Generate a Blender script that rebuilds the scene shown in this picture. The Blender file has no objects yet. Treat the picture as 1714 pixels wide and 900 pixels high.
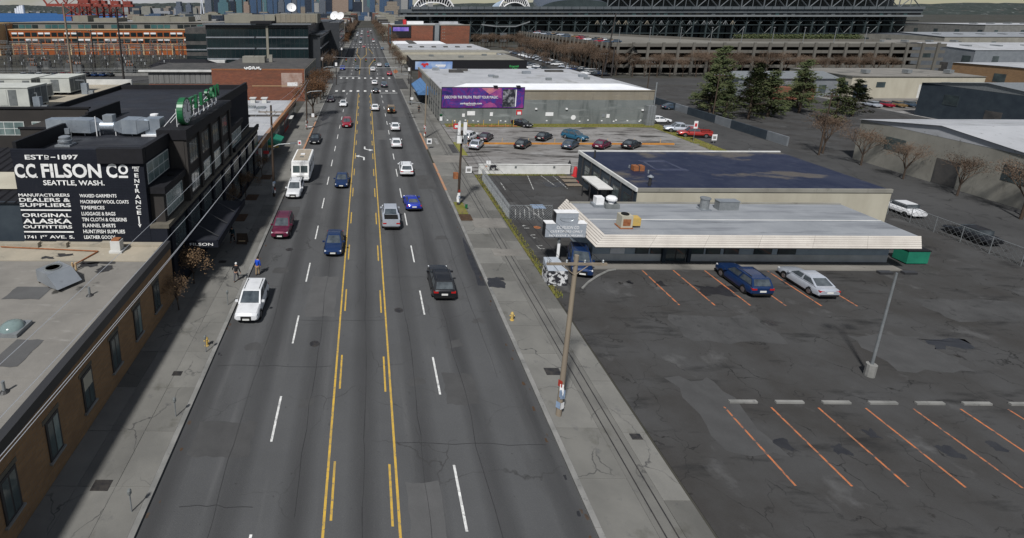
import bpy, bmesh, math, random
from mathutils import Vector, Matrix
R = math.radians
random.seed(7)
SC = bpy.context.scene
COL = SC.collection

# ------------------------------------------------------------------ camera
CAM_H = 23.5                       # drone height in metres
FPX, CX, CY = 880.0, 600.0, 238.0  # focal length and optical axis in photograph pixels
FRAME = (0.0, 0.0, 1714.0)         # left, top and width of the picture in photograph pixels
PITCH = math.atan(220 / 880)
YAW = math.atan(11 / 880 * math.cos(PITCH))
cd = bpy.data.cameras.new('camera')
cam = bpy.data.objects.new('camera', cd)
COL.objects.link(cam)
SC.camera = cam
cam.location = (0, 0, CAM_H)
cam.rotation_euler = (math.pi / 2 - PITCH, 0, YAW)
cd.sensor_width = 36
FWD = FRAME[2]
FHT = FWD * 538 / 1024
cd.lens = 36 * FPX / FWD
cd.shift_x = (FRAME[0] + FWD / 2 - CX) / FWD
cd.shift_y = -(FRAME[1] + FHT / 2 - CY) / FWD
cd.clip_start = .5
cd.clip_end = 30000

# ------------------------------------------------------------------ light
SUN_EL, SUN_AZ = R(50), R(207)     # compass azimuth, +Y is north: light from behind left
w = bpy.data.worlds.new('World')
SC.world = w
w.use_nodes = True
nt = w.node_tree
nt.nodes.clear()
out = nt.nodes.new('ShaderNodeOutputWorld')
bg = nt.nodes.new('ShaderNodeBackground')
sky = nt.nodes.new('ShaderNodeTexSky')
sky.sky_type = 'NISHITA'
sky.sun_disc = False
sky.sun_elevation = SUN_EL
sky.sun_rotation = SUN_AZ
sky.air_density = 1.0
sky.dust_density = .15
sky.ozone_density = 2.0
tc = nt.nodes.new('ShaderNodeTexCoord')
mp = nt.nodes.new('ShaderNodeMapping')
mp.inputs['Scale'].default_value = (1, 1, 4.5)
ns = nt.nodes.new('ShaderNodeTexNoise')
ns.inputs['Scale'].default_value = 3.2
ns.inputs['Detail'].default_value = 8
ns.inputs['Roughness'].default_value = .58
rp = nt.nodes.new('ShaderNodeValToRGB')
rp.color_ramp.elements[0].position = .45
rp.color_ramp.elements[1].position = .62
mx = nt.nodes.new('ShaderNodeMix')
mx.data_type = 'RGBA'
mx.inputs['B'].default_value = (9.6, 9.9, 10.4, 1)
nt.links.new(tc.outputs['Generated'], mp.inputs['Vector'])
nt.links.new(mp.outputs['Vector'], ns.inputs['Vector'])
nt.links.new(ns.outputs['Fac'], rp.inputs['Fac'])
nt.links.new(rp.outputs['Color'], mx.inputs['Factor'])
nt.links.new(sky.outputs['Color'], mx.inputs['A'])
nt.links.new(mx.outputs['Result'], bg.inputs['Color'])
bg.inputs['Strength'].default_value = .05
nt.links.new(bg.outputs['Background'], out.inputs['Surface'])
sd = bpy.data.lights.new('sun', 'SUN')
sd.energy = 5.0
sd.angle = R(4)
sd.color = (1, .98, .955)
sun = bpy.data.objects.new('sun', sd)
COL.objects.link(sun)
sdir = Vector((math.sin(SUN_AZ) * math.cos(SUN_EL), math.cos(SUN_AZ) * math.cos(SUN_EL), math.sin(SUN_EL)))
sun.rotation_euler = (-sdir).to_track_quat('-Z', 'Y').to_euler()
sun.location = (0, 0, 80)
SC.view_settings.view_transform = 'Standard'
SC.view_settings.look = 'None'
SC.view_settings.exposure = -0.15
SC.view_settings.gamma = 1.0
SC.cycles.use_denoising = True
SC.cycles.max_bounces = 5
SC.cycles.diffuse_bounces = 3
SC.cycles.glossy_bounces = 3
SC.cycles.transparent_max_bounces = 6

# ------------------------------------------------------------------ pixel to world
_fw = Vector((-math.sin(YAW) * math.cos(PITCH), math.cos(YAW) * math.cos(PITCH), -math.sin(PITCH)))
_rt = Vector((math.cos(YAW), math.sin(YAW), 0))
_up = _rt.cross(_fw)
EYE = Vector((0, 0, CAM_H))
def ray(x, y): return _fw + _rt * ((x - CX) / FPX) - _up * ((y - CY) / FPX)
def G(x, y, z=0.0):
    r = ray(x, y); return EYE + r * ((z - CAM_H) / r.z)
def PY(x, y, Y):
    r = ray(x, y); return EYE + r * (Y / r.y)
def PX(x, y, X):
    r = ray(x, y); return EYE + r * (X / r.x)

# ------------------------------------------------------------------ materials
def S(r, g, b):
    f = lambda c: (c / 255 / 12.92) if c <= 10 else ((c / 255 + .055) / 1.055) ** 2.4
    return (f(r), f(g), f(b), 1)
MATS = {}
# overall tone of each finish, so that mid greys stay at real-world reflectance
TONE = dict(asphalt=.88, side_asphalt=.76, lot_gravel=.9, dark_lot=.72, concrete=.76, kerb_concrete=.8, earth=.6, grey_roof=.98, cream_roof=.85, membrane_roof=.8, garage_concrete=.5, garage_deck=.62,
            stadium_grey=.6, stadium_pale=.62, stadium_steel=.7, office_glass=.7, office_band=.6, warehouse_wall=.84, warehouse_side=.8, pale_wall=.82, beige_box=.74, terminal_grey=.8, white_roof=.82, bright_roof=1.1, tan_boards=.76,
            shop_white=1.1, sign_white=1.1, rv_white=1.12, paint_white=1.2, lettering=1.1, hill_cover=.7, patch_dark=.84, patch_light=.88, tan_stone=.7, tower_blue=.8, tower_grey=.7, tower_dark=.8, tower_tan=.75, tower_pale=.8, tower_pink=.75, tower_teal=.75,
            warehouse_band=.85, grass=1.15, beige_wall=.85, tar=.6, side_grey=.7, galvanised=.8, light_metal=.85)
def mat(name, c, c2=None, sc=.5, lo=.35, hi=.65, rough=.8, metal=0, bump=0, bsc=20, st=(1, 1, 1), rand=0, coat=0,
        layers=(), cracks=None, obj=False, lanes=False, spec=.5, emit=0, brick=None, rlo=None):
    k_ = TONE.get(name, 1.0)
    tn = lambda q: None if q is None else tuple(min(.86, v * k_) for v in q[:3]) + (1,)
    c, c2 = tn(c), tn(c2)
    layers = [(a_, b_, tn(l_), d_, e_) for a_, b_, l_, d_, e_ in layers]
    if brick: brick = (brick[0], brick[1], tn(brick[2]), tn(brick[3]))
    if spec == .5 and rough >= .6: spec = .18
    m = bpy.data.materials.new(name); m.use_nodes = True
    t = m.node_tree; N = t.nodes; Lk = t.links.new
    b = N['Principled BSDF']
    b.inputs['Roughness'].default_value = rough
    b.inputs['Metallic'].default_value = metal
    b.inputs['Coat Weight'].default_value = coat
    b.inputs['Specular IOR Level'].default_value = spec
    if obj:
        pos = N.new('ShaderNodeTexCoord').outputs['Object']
    else:
        pos = N.new('ShaderNodeNewGeometry').outputs['Position']
    def noise(scale, stretch, det=6, ro=.6):
        mpn = N.new('ShaderNodeMapping'); mpn.inputs['Scale'].default_value = stretch
        n = N.new('ShaderNodeTexNoise'); n.inputs['Scale'].default_value = scale
        n.inputs['Detail'].default_value = det; n.inputs['Roughness'].default_value = ro
        Lk(pos, mpn.inputs['Vector']); Lk(mpn.outputs['Vector'], n.inputs['Vector'])
        return n.outputs['Fac']
    def ramp(v, lo, hi):
        r = N.new('ShaderNodeMapRange'); r.inputs['From Min'].default_value = lo; r.inputs['From Max'].default_value = hi
        Lk(v, r.inputs['Value']); return r.outputs['Result']
    def mix(fac, a, bcol, mode='MIX'):
        x = N.new('ShaderNodeMix'); x.data_type = 'RGBA'; x.blend_type = mode
        if hasattr(fac, 'links'): Lk(fac, x.inputs['Factor'])
        else: x.inputs['Factor'].default_value = fac
        for s, v in (('A', a), ('B', bcol)):
            if hasattr(v, 'links'): Lk(v, x.inputs[s])
            else: x.inputs[s].default_value = v
        return x.outputs['Result']
    def math_(op, a, bb):
        x = N.new('ShaderNodeMath'); x.operation = op
        for i, v in enumerate((a, bb)):
            if hasattr(v, 'links'): Lk(v, x.inputs[i])
            else: x.inputs[i].default_value = v
        return x.outputs[0]
    cur = c
    if brick:
        bw, bh, mortar, bc2 = brick
        sp = N.new('ShaderNodeSeparateXYZ'); Lk(pos, sp.inputs[0])
        cb = N.new('ShaderNodeCombineXYZ')
        Lk(math_('ADD', sp.outputs[0], sp.outputs[1]), cb.inputs[0]); Lk(sp.outputs[2], cb.inputs[1])
        bt = N.new('ShaderNodeTexBrick'); bt.inputs['Scale'].default_value = 1
        bt.inputs['Brick Width'].default_value = bw; bt.inputs['Row Height'].default_value = bh
        bt.inputs['Mortar Size'].default_value = bh * .1
        bt.inputs['Color1'].default_value = c; bt.inputs['Color2'].default_value = bc2; bt.inputs['Mortar'].default_value = mortar
        Lk(cb.outputs[0], bt.inputs['Vector']); cur = bt.outputs['Color']
    if c2 is not None:
        cur = mix(ramp(noise(sc, st), lo, hi), cur, c2)
    for (ls, lst, lc, l0, l1) in layers:
        cur = mix(ramp(noise(ls, lst), l0, l1), cur, lc)
    if lanes:
        sp2 = N.new('ShaderNodeSeparateXYZ'); Lk(pos, sp2.inputs[0])
        cs = math_('COSINE', math_('MULTIPLY', sp2.outputs[0], 2 * math.pi / 3.35), 0)
        cs = math_('MULTIPLY', ramp(cs, -.2, 1.0), noise(.35, (1, .12, 1)))
        cur = mix(math_('MULTIPLY', cs, 1.0), cur, (.03, .03, .031, 1))
    if cracks:
        cs_, cw, cc = cracks
        nv = noise(cs_ * 1.5, (1, 1, 1), 4)
        wv = N.new('ShaderNodeVectorMath'); wv.operation = 'ADD'
        sc_ = N.new('ShaderNodeVectorMath'); sc_.operation = 'SCALE'; sc_.inputs['Scale'].default_value = 3.0
        nn = N.new('ShaderNodeTexNoise'); nn.inputs['Scale'].default_value = cs_ * 1.7; nn.inputs['Detail'].default_value = 5
        Lk(pos, nn.inputs['Vector']); Lk(nn.outputs['Color'], sc_.inputs[0])
        Lk(pos, wv.inputs[0]); Lk(sc_.outputs[0], wv.inputs[1])
        vo = N.new('ShaderNodeTexVoronoi'); vo.feature = 'DISTANCE_TO_EDGE'; vo.inputs['Scale'].default_value = cs_
        Lk(wv.outputs[0], vo.inputs['Vector'])
        f = ramp(vo.outputs['Distance'], cw, 0)
        f = math_('MULTIPLY', f, ramp(nv, .42, .6))
        cur = mix(f, cur, cc)
    if rand:
        oi = N.new('ShaderNodeObjectInfo')
        r = N.new('ShaderNodeMapRange'); r.inputs['To Min'].default_value = 1 - rand; r.inputs['To Max'].default_value = 1 + rand
        Lk(oi.outputs['Random'], r.inputs['Value'])
        cur = mix(1.0, cur, r.outputs['Result'], 'MULTIPLY')
    if hasattr(cur, 'links'): Lk(cur, b.inputs['Base Color'])
    else: b.inputs['Base Color'].default_value = cur
    if rlo is not None:
        r = N.new('ShaderNodeMapRange'); r.inputs['From Min'].default_value = .4; r.inputs['From Max'].default_value = .62
        r.inputs['To Min'].default_value = rlo; r.inputs['To Max'].default_value = rough
        Lk(noise(.35, st), r.inputs['Value']); Lk(r.outputs['Result'], b.inputs['Roughness'])
    if bump:
        bp = N.new('ShaderNodeBump'); bp.inputs['Strength'].default_value = bump; bp.inputs['Distance'].default_value = .03
        Lk(noise(bsc, (1, 1, 1), 4), bp.inputs['Height']); Lk(bp.outputs['Normal'], b.inputs['Normal'])
    if emit:
        Lk(cur, b.inputs['Emission Color']) if hasattr(cur, 'links') else None
        b.inputs['Emission Color'].default_value = c
        b.inputs['Emission Strength'].default_value = emit
    MATS[name] = m
    return m
def g3(v, t=0): return (v * (1 + t), v, v * (1 - t), 1)

mat('asphalt', g3(.097, -.02), g3(.081, -.02), sc=.12, rough=.88, bump=.35, bsc=14, lanes=True,
    layers=[(.9, (1, .06, 1), g3(.125), .55, .85), (.25, (1, .25, 1), g3(.055), .62, .8), (3.0, (1, 1, 1), g3(.055), .66, .72), (40, (1, 1, 1), g3(.17), .55, .8)],
    cracks=(.16, .006, g3(.045)))
mat('side_asphalt', g3(.06), g3(.085), sc=.1, rough=.9, bump=.3, bsc=10,
    layers=[(.6, (1, 1, 1), g3(.04), .55, .75), (30, (1, 1, 1), g3(.11), .6, .85)], cracks=(.14, .012, g3(.02)))
mat('lot_gravel', g3(.25, .03), g3(.17, .05), sc=.08, st=(.5, 1.2, 1), rough=.95, bump=.6, bsc=8, lo=.42, hi=.58,
    layers=[(.35, (.35, 1.4, 1), g3(.05, .06), .53, .62), (1.1, (.35, 1.2, 1), g3(.09, .08), .56, .66), (.2, (.6, 1, 1), g3(.36), .58, .78), (25, (1, 1, 1), g3(.36), .62, .85)])
mat('dark_lot', g3(.085), g3(.055, .05), sc=.2, rough=.92, bump=.4, bsc=10,
    layers=[(.5, (.4, 1.5, 1), g3(.032), .56, .7), (.3, (1, 1, 1), g3(.15), .6, .78), (.9, (1, 1, 1), (.03, .028, .026, 1), .66, .72), (30, (1, 1, 1), g3(.13), .62, .85)], cracks=(.3, .015, g3(.018)))
mat('earth', (.09, .085, .07, 1), (.06, .062, .052, 1), sc=.01, rough=.95, layers=[(.05, (1, 1, 1), g3(.13), .5, .7), (.3, (1, 1, 1), (.05, .055, .035, 1), .55, .7)])
mat('concrete', (.215, .21, .192, 1), (.165, .162, .15, 1), sc=.35, rough=.9, bump=.25, bsc=12, rand=.2,
    layers=[(1.6, (1, 1, 1), g3(.13), .62, .78), (.5, (1, 1, 1), (.12, .117, .1, 1), .62, .75), (30, (1, 1, 1), g3(.27), .64, .85)], cracks=(.22, .01, g3(.05)))
mat('kerb_concrete', (.3, .295, .28, 1), (.2, .2, .19, 1), sc=.8, rough=.9, layers=[(3, (1, 1, 1), g3(.12), .6, .75)])
mat('kerb_orange', (.42, .2, .1, 1), (.3, .2, .14, 1), sc=1.2, rough=.8, layers=[(2.5, (1, 1, 1), g3(.2), .55, .7)])
mat('paint_white', (.62, .62, .6, 1), (.36, .36, .35, 1), sc=2.5, rough=.7, layers=[(7, (1, 1, 1), g3(.13), .56, .68), (1.2, (1, 1, 1), g3(.2), .58, .72)])
mat('paint_yellow', (.56, .36, .055, 1), (.42, .28, .07, 1), sc=2.0, rough=.7, layers=[(6, (1, 1, 1), g3(.11), .56, .7), (.8, (1, 1, 1), (.3, .22, .08, 1), .52, .7)])
mat('paint_worn', (.5, .5, .48, 1), (.2, .2, .19, 1), sc=1.6, rough=.8, layers=[(2.5, (1, 1, 1), g3(.07), .48, .58)])
mat('paint_orange', (.5, .16, .06, 1), (.3, .13, .07, 1), sc=2, rough=.75, layers=[(2.2, (1, 1, 1), g3(.07), .5, .62)])
mat('paint_blue', (.22, .3, .42, 1), (.17, .22, .3, 1), sc=2, rough=.75)
mat('steel_rail', (.05, .05, .055, 1), (.11, .1, .09, 1), sc=3, rough=.45, metal=.7)
mat('grass', (.11, .125, .02, 1), (.17, .145, .05, 1), sc=.9, rough=.95, rand=.2, layers=[(2, (1, 1, 1), (.1, .08, .05, 1), .55, .7)])
mat('water', (.018, .075, .2, 1), (.03, .1, .25, 1), sc=.004, st=(.2, 1, 1), rough=.8, bump=.2, bsc=.05, spec=.12)
mat('soil', (.05, .032, .022, 1), (.08, .05, .03, 1), sc=3, rough=.95)
# buildings
mat('black_paint', (.0095, .0115, .018, 1), (.012, .014, .021, 1), sc=.5, rough=.85, bump=.15, bsc=7, spec=.2, brick=(.42, .14, (.006, .0075, .012, 1), (.012, .0145, .022, 1)), lo=.45, hi=.7,
    layers=[(2.5, (1, 1, .3), (.019, .021, .027, 1), .6, .8)])
mat('brown_paint', (.036, .033, .031, 1), (.044, .04, .037, 1), sc=.4, rough=.75, layers=[(1.5, (1, 1, .25), (.04, .037, .034, 1), .55, .75)])
mat('trim_black', (.008, .008, .01, 1), (.012, .012, .015, 1), sc=2, rough=.7, spec=.3)
mat('black_roof', (.013, .0145, .02, 1), (.021, .0225, .029, 1), sc=.16, rough=.75, rlo=.55, bump=.2, bsc=5, spec=.35,
    layers=[(.7, (.25, 1, 1), (.035, .036, .041, 1), .55, .8), (.25, (1, 1, 1), (.03, .04, .08, 1), .66, .74), (1.4, (1, .2, 1), (.017, .018, .022, 1), .58, .7)])
mat('tan_stone', (.2, .18, .14, 1), (.13, .12, .1, 1), sc=1.5, rough=.9)
mat('lettering', (.76, .76, .74, 1), (.6, .6, .59, 1), sc=1.1, rough=.7, layers=[(5, (1, 1, 1), (.34, .34, .34, 1), .62, .74)])
mat('white_frame', (.55, .57, .55, 1), (.45, .47, .45, 1), sc=2, rough=.6)
mat('dark_frame', (.03, .03, .032, 1), rough=.5)
mat('window_glass', (.035, .045, .05, 1), (.075, .1, .1, 1), sc=.35, rough=.08, spec=.8)
mat('pale_glass', (.2, .26, .25, 1), (.09, .13, .13, 1), sc=.5, rough=.12, spec=.8)
mat('office_glass', (.012, .018, .022, 1), (.02, .038, .042, 1), sc=.09, rough=.07, spec=.7)
mat('teal_glass', (.05, .13, .13, 1), (.03, .08, .085, 1), sc=.2, rough=.12)
mat('office_band', (.045, .05, .058, 1), (.06, .065, .072, 1), sc=.3, rough=.45)
mat('light_metal', (.44, .47, .5, 1), (.34, .37, .4, 1), sc=.6, rough=.4, metal=.6, layers=[(2, (1, 1, .2), (.3, .32, .34, 1), .6, .75)])
mat('duct_metal', (.5, .55, .6, 1), (.36, .41, .47, 1), sc=1.2, rough=.42, metal=.75, layers=[(4, (1, 1, 1), (.3, .32, .35, 1), .6, .75)])
mat('unit_paint', (.5, .51, .47, 1), (.4, .41, .38, 1), sc=.7, rough=.6, layers=[(2, (1, 1, .3), (.3, .29, .25, 1), .62, .8)])
mat('louvre', (.17, .18, .18, 1), (.12, .13, .13, 1), sc=2, rough=.6)
mat('cream_roof', (.42, .37, .29, 1), (.33, .3, .24, 1), sc=.4, rough=.85, bump=.15, bsc=6,
    layers=[(.8, (1, 1, 1), (.16, .15, .13, 1), .62, .75), (3, (1, 1, 1), (.5, .46, .38, 1), .6, .8)])
mat('grey_roof', (.22, .208, .188, 1), (.165, .157, .143, 1), sc=.3, rough=.9, bump=.2, bsc=6, rlo=.7,
    layers=[(.45, (1, 1, 1), (.05, .048, .044, 1), .64, .7), (2, (.3, 1, 1), (.28, .27, .25, 1), .6, .8), (.12, (1, .6, 1), (.1, .097, .09, 1), .6, .66)])
mat('tan_brick', (.28, .165, .08, 1), brick=(.5, .16, (.2, .16, .12, 1), (.22, .13, .065, 1)), c2=(.19, .12, .07, 1), sc=.6, lo=.5, hi=.8, rough=.9)
mat('red_brick', (.24, .08, .042, 1), brick=(.6, .22, (.16, .1, .08, 1), (.16, .055, .035, 1)), c2=(.115, .06, .042, 1), sc=.22, st=(.5, .5, 2), lo=.45, hi=.75, rough=.92,
    layers=[(.7, (.4, .4, 2), (.26, .12, .08, 1), .6, .8), (1.5, (.3, .3, 3), (.3, .22, .18, 1), .68, .78)])
mat('pale_wall', (.32, .31, .27, 1), (.24, .23, .2, 1), sc=.3, rough=.9, layers=[(1, (1, 1, .3), (.16, .15, .13, 1), .6, .75)])
mat('grey_boards', (.13, .13, .125, 1), (.19, .19, .185, 1), sc=1.2, st=(1, 1, .1), rough=.9)
mat('white_roof', (.48, .49, .51, 1), (.4, .41, .43, 1), sc=.15, rough=.75, bump=.1, bsc=5,
    layers=[(.5, (.3, 1, 1), (.3, .31, .33, 1), .58, .75), (1.4, (1, 1, 1), (.2, .2, .2, 1), .62, .72), (.25, (1, .5, 1), (.34, .345, .35, 1), .55, .65)])
mat('bright_roof', (.66, .67, .69, 1), (.58, .59, .61, 1), sc=.3, rough=.7)
mat('warehouse_wall', (.16, .182, .178, 1), (.21, .225, .22, 1), sc=.25, rough=.9, bump=.2, bsc=4, brick=(2.2, .22, (.14, .152, .15, 1), (.185, .195, .19, 1)),
    layers=[(.5, (1, 1, .25), (.1, .112, .11, 1), .52, .7), (.3, (.5, 1, 2.5), (.28, .3, .295, 1), .56, .72), (3, (.3, 1, 3), (.13, .14, .138, 1), .6, .75)])
mat('warehouse_band', (.3, .27, .21, 1), (.23, .205, .16, 1), sc=.5, st=(1, 1, .3), rough=.9, brick=(1.8, .3, (.2, .18, .15, 1), (.25, .23, .19, 1)),
    layers=[(.8, (1.4, 1, .1), (.12, .1, .08, 1), .62, .75)])
mat('warehouse_side', (.24, .24, .23, 1), (.18, .18, .17, 1), sc=.5, rough=.9)
mat('orange_trim', (.3, .15, .07, 1), (.24, .12, .06, 1), sc=1, rough=.8)
mat('shop_white', (.52, .52, .5, 1), (.4, .4, .38, 1), sc=.6, rough=.8)
mat('shop_dark', (.05, .05, .05, 1), (.09, .085, .08, 1), sc=.5, rough=.7)
mat('shop_red', (.35, .035, .02, 1), (.25, .03, .02, 1), sc=.8, rough=.7)
mat('sign_red', (.5, .03, .035, 1), rough=.5)
mat('awning_green', (.018, .18, .11, 1), (.014, .14, .09, 1), sc=1, rough=.7)
mat('awning_blue', (.09, .19, .36, 1), (.07, .15, .29, 1), sc=1, rough=.7)
mat('sign_green', (.012, .13, .045, 1), (.008, .085, .03, 1), sc=2, rough=.4)
mat('sign_white', (.7, .7, .7, 1), (.6, .6, .6, 1), sc=2, rough=.5)
mat('white_paint', (.62, .62, .6, 1), (.5, .5, .48, 1), sc=.8, rough=.75, layers=[(2, (1, 1, .4), (.36, .36, .33, 1), .62, .78)])
mat('blue_roof', (.009, .014, .038, 1), (.016, .021, .046, 1), sc=.2, rough=.6, rlo=.45, spec=.3,
    layers=[(.22, (.5, 1, 1), (.085, .075, .066, 1), .58, .64), (.9, (1, 1, 1), (.035, .04, .065, 1), .56, .75), (.5, (1, .3, 1), (.02, .026, .06, 1), .6, .75)])
mat('slate_wall', (.03, .04, .052, 1), (.042, .055, .067, 1), sc=.6, rough=.7)
mat('beige_wall', (.5, .47, .38, 1), (.43, .4, .32, 1), sc=.5, st=(1, 1, .3), rough=.85)
mat('tan_boards', (.78, .73, .66, 1), (.66, .61, .55, 1), sc=.5, rough=.75, rand=.06, layers=[(2.2, (1, 1, 1), (.36, .26, .19, 1), .66, .76)])
mat('membrane_roof', (.27, .285, .305, 1), (.34, .355, .375, 1), sc=.3, rough=.65, rlo=.5, bump=.1, bsc=5,
    layers=[(1.1, (.12, 1, 1), (.15, .16, .18, 1), .5, .75), (.6, (.25, 1, 1), (.045, .045, .05, 1), .67, .74)])
mat('light_blue_wall', (.36, .42, .46, 1), (.3, .35, .39, 1), sc=1, rough=.8)
mat('sign_grey', (.36, .39, .43, 1), (.3, .33, .37, 1), sc=4, rough=.55, metal=.2)
mat('rust', (.2, .07, .03, 1), (.3, .13, .06, 1), sc=4, rough=.9)
mat('yellow_metal', (.5, .33, .08, 1), (.4, .3, .12, 1), sc=3, rough=.7)
mat('wood_pole', (.07, .05, .036, 1), (.045, .034, .027, 1), sc=4, st=(1, 1, .1), rough=.9)
mat('pale_pole', (.24, .2, .15, 1), (.18, .15, .12, 1), sc=3, st=(1, 1, .1), rough=.85)
mat('dark_pole', (.035, .032, .032, 1), (.05, .045, .042, 1), sc=3, rough=.8)
mat('galvanised', (.36, .38, .39, 1), (.28, .3, .31, 1), sc=3, rough=.5, metal=.5)
mat('wire', (.6, .61, .63, 1), rough=.5, metal=.4)
mat('wire_dark', (.02, .02, .022, 1), rough=.6)
mat('bark', (.075, .055, .042, 1), (.05, .038, .03, 1), sc=6, rough=.95)
mat('twig', (.15, .105, .075, 1), (.1, .07, .05, 1), sc=1.5, rough=.95, obj=True)
mat('dry_leaf', (.12, .06, .028, 1), (.065, .036, .02, 1), sc=2.5, rough=.9, obj=True, rand=.15)
mat('pale_leaf', (.17, .11, .06, 1), (.1, .064, .036, 1), sc=3.5, rough=.9, obj=True, rand=.1)
mat('evergreen', (.04, .06, .024, 1), (.075, .08, .036, 1), sc=1.2, rough=.9, obj=True)
mat('substation_steel', (.15, .155, .155, 1), (.08, .082, .082, 1), sc=.3, rough=.6, metal=.3)
mat('substation_dark', (.04, .04, .042, 1), (.06, .06, .06, 1), sc=.5, rough=.7)
mat('terminal_brick', (.3, .085, .026, 1), (.25, .072, .024, 1), sc=.08, rough=.9)
mat('terminal_pale', (.5, .36, .2, 1), (.44, .32, .19, 1), sc=.3, rough=.85)
mat('terminal_grey', (.22, .22, .2, 1), (.18, .18, .165, 1), sc=.1, rough=.8)
mat('beige_box', (.32, .305, .25, 1), (.26, .25, .21, 1), sc=.15, rough=.85, layers=[(.5, (1, 1, .2), (.22, .2, .15, 1), .6, .75)])
mat('crane_red', (.28, .06, .045, 1), (.2, .05, .04, 1), sc=.05, rough=.7)
mat('stadium_steel', (.03, .045, .048, 1), (.045, .065, .068, 1), sc=.2, rough=.55)
mat('stadium_grey', (.18, .2, .215, 1), (.14, .16, .175, 1), sc=.1, rough=.6)
mat('stadium_pale', (.3, .32, .33, 1), (.24, .26, .27, 1), sc=.1, rough=.6)
mat('stadium_dark', (.012, .015, .018, 1), rough=.5)
mat('garage_concrete', (.27, .255, .225, 1), (.22, .208, .185, 1), sc=.15, rough=.9, layers=[(.5, (1, 1, .3), (.16, .145, .12, 1), .58, .75)])
mat('garage_deck', (.3, .285, .25, 1), (.22, .21, .185, 1), sc=.06, rough=.9)
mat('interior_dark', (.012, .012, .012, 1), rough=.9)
# vehicles
def paint(name, c, metal=.25):
    return mat('paint_' + name, c, rough=.34, metal=metal, coat=.45, layers=[(1.2, (1, 1, 1), tuple(v * .8 for v in c[:3]) + (1,), .5, .8)], obj=True)
for nm, c in dict(car_white=(.66, .67, .68, 1), car_silver=(.42, .45, .5, 1), car_black=(.012, .013, .016, 1), car_navy=(.009, .03, .1, 1), car_blue=(.015, .04, .36, 1),
                  car_red=(.3, .012, .03, 1), car_maroon=(.12, .008, .035, 1), car_mid=(.05, .075, .11, 1), car_teal=(.02, .1, .17, 1), car_pink=(.5, .1, .1, 1),
                  car_plum=(.035, .02, .03, 1), car_gold=(.22, .14, .06, 1), truck_red=(.33, .03, .025, 1)).items():
    paint(nm, c, 0 if 'white' in nm else .25)
mat('car_glass', (.03, .038, .045, 1), (.085, .1, .11, 1), sc=1.4, rough=.05, spec=.9, obj=True)  # lighter base colour stands in for sky reflected in the glass
mat('tyre', (.012, .012, .012, 1), rough=.85)
mat('rim', (.3, .3, .31, 1), rough=.35, metal=.8)
mat('headlight', (.7, .72, .74, 1), rough=.15)
mat('taillight', (.35, .012, .012, 1), rough=.2)
mat('plate', (.65, .65, .62, 1), rough=.5)
mat('rv_white', (.76, .76, .74, 1), (.68, .68, .66, 1), sc=1.5, rough=.5, obj=True)
mat('rv_roof', (.36, .31, .25, 1), (.28, .25, .2, 1), sc=2, rough=.85, obj=True)
# people
mat('skin', (.4, .24, .17, 1), rough=.6)
mat('cloth_black', (.014, .014, .016, 1), rough=.9)
mat('cloth_grey', (.09, .09, .1, 1), rough=.9)
mat('cloth_blue', (.012, .06, .42, 1), rough=.85)
mat('cloth_khaki', (.3, .22, .13, 1), rough=.9)
mat('cloth_teal', (.01, .04, .05, 1), rough=.9)
mat('cap_white', (.6, .6, .58, 1), rough=.9)
mat('hair_dark', (.02, .014, .01, 1), rough=.8)

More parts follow.
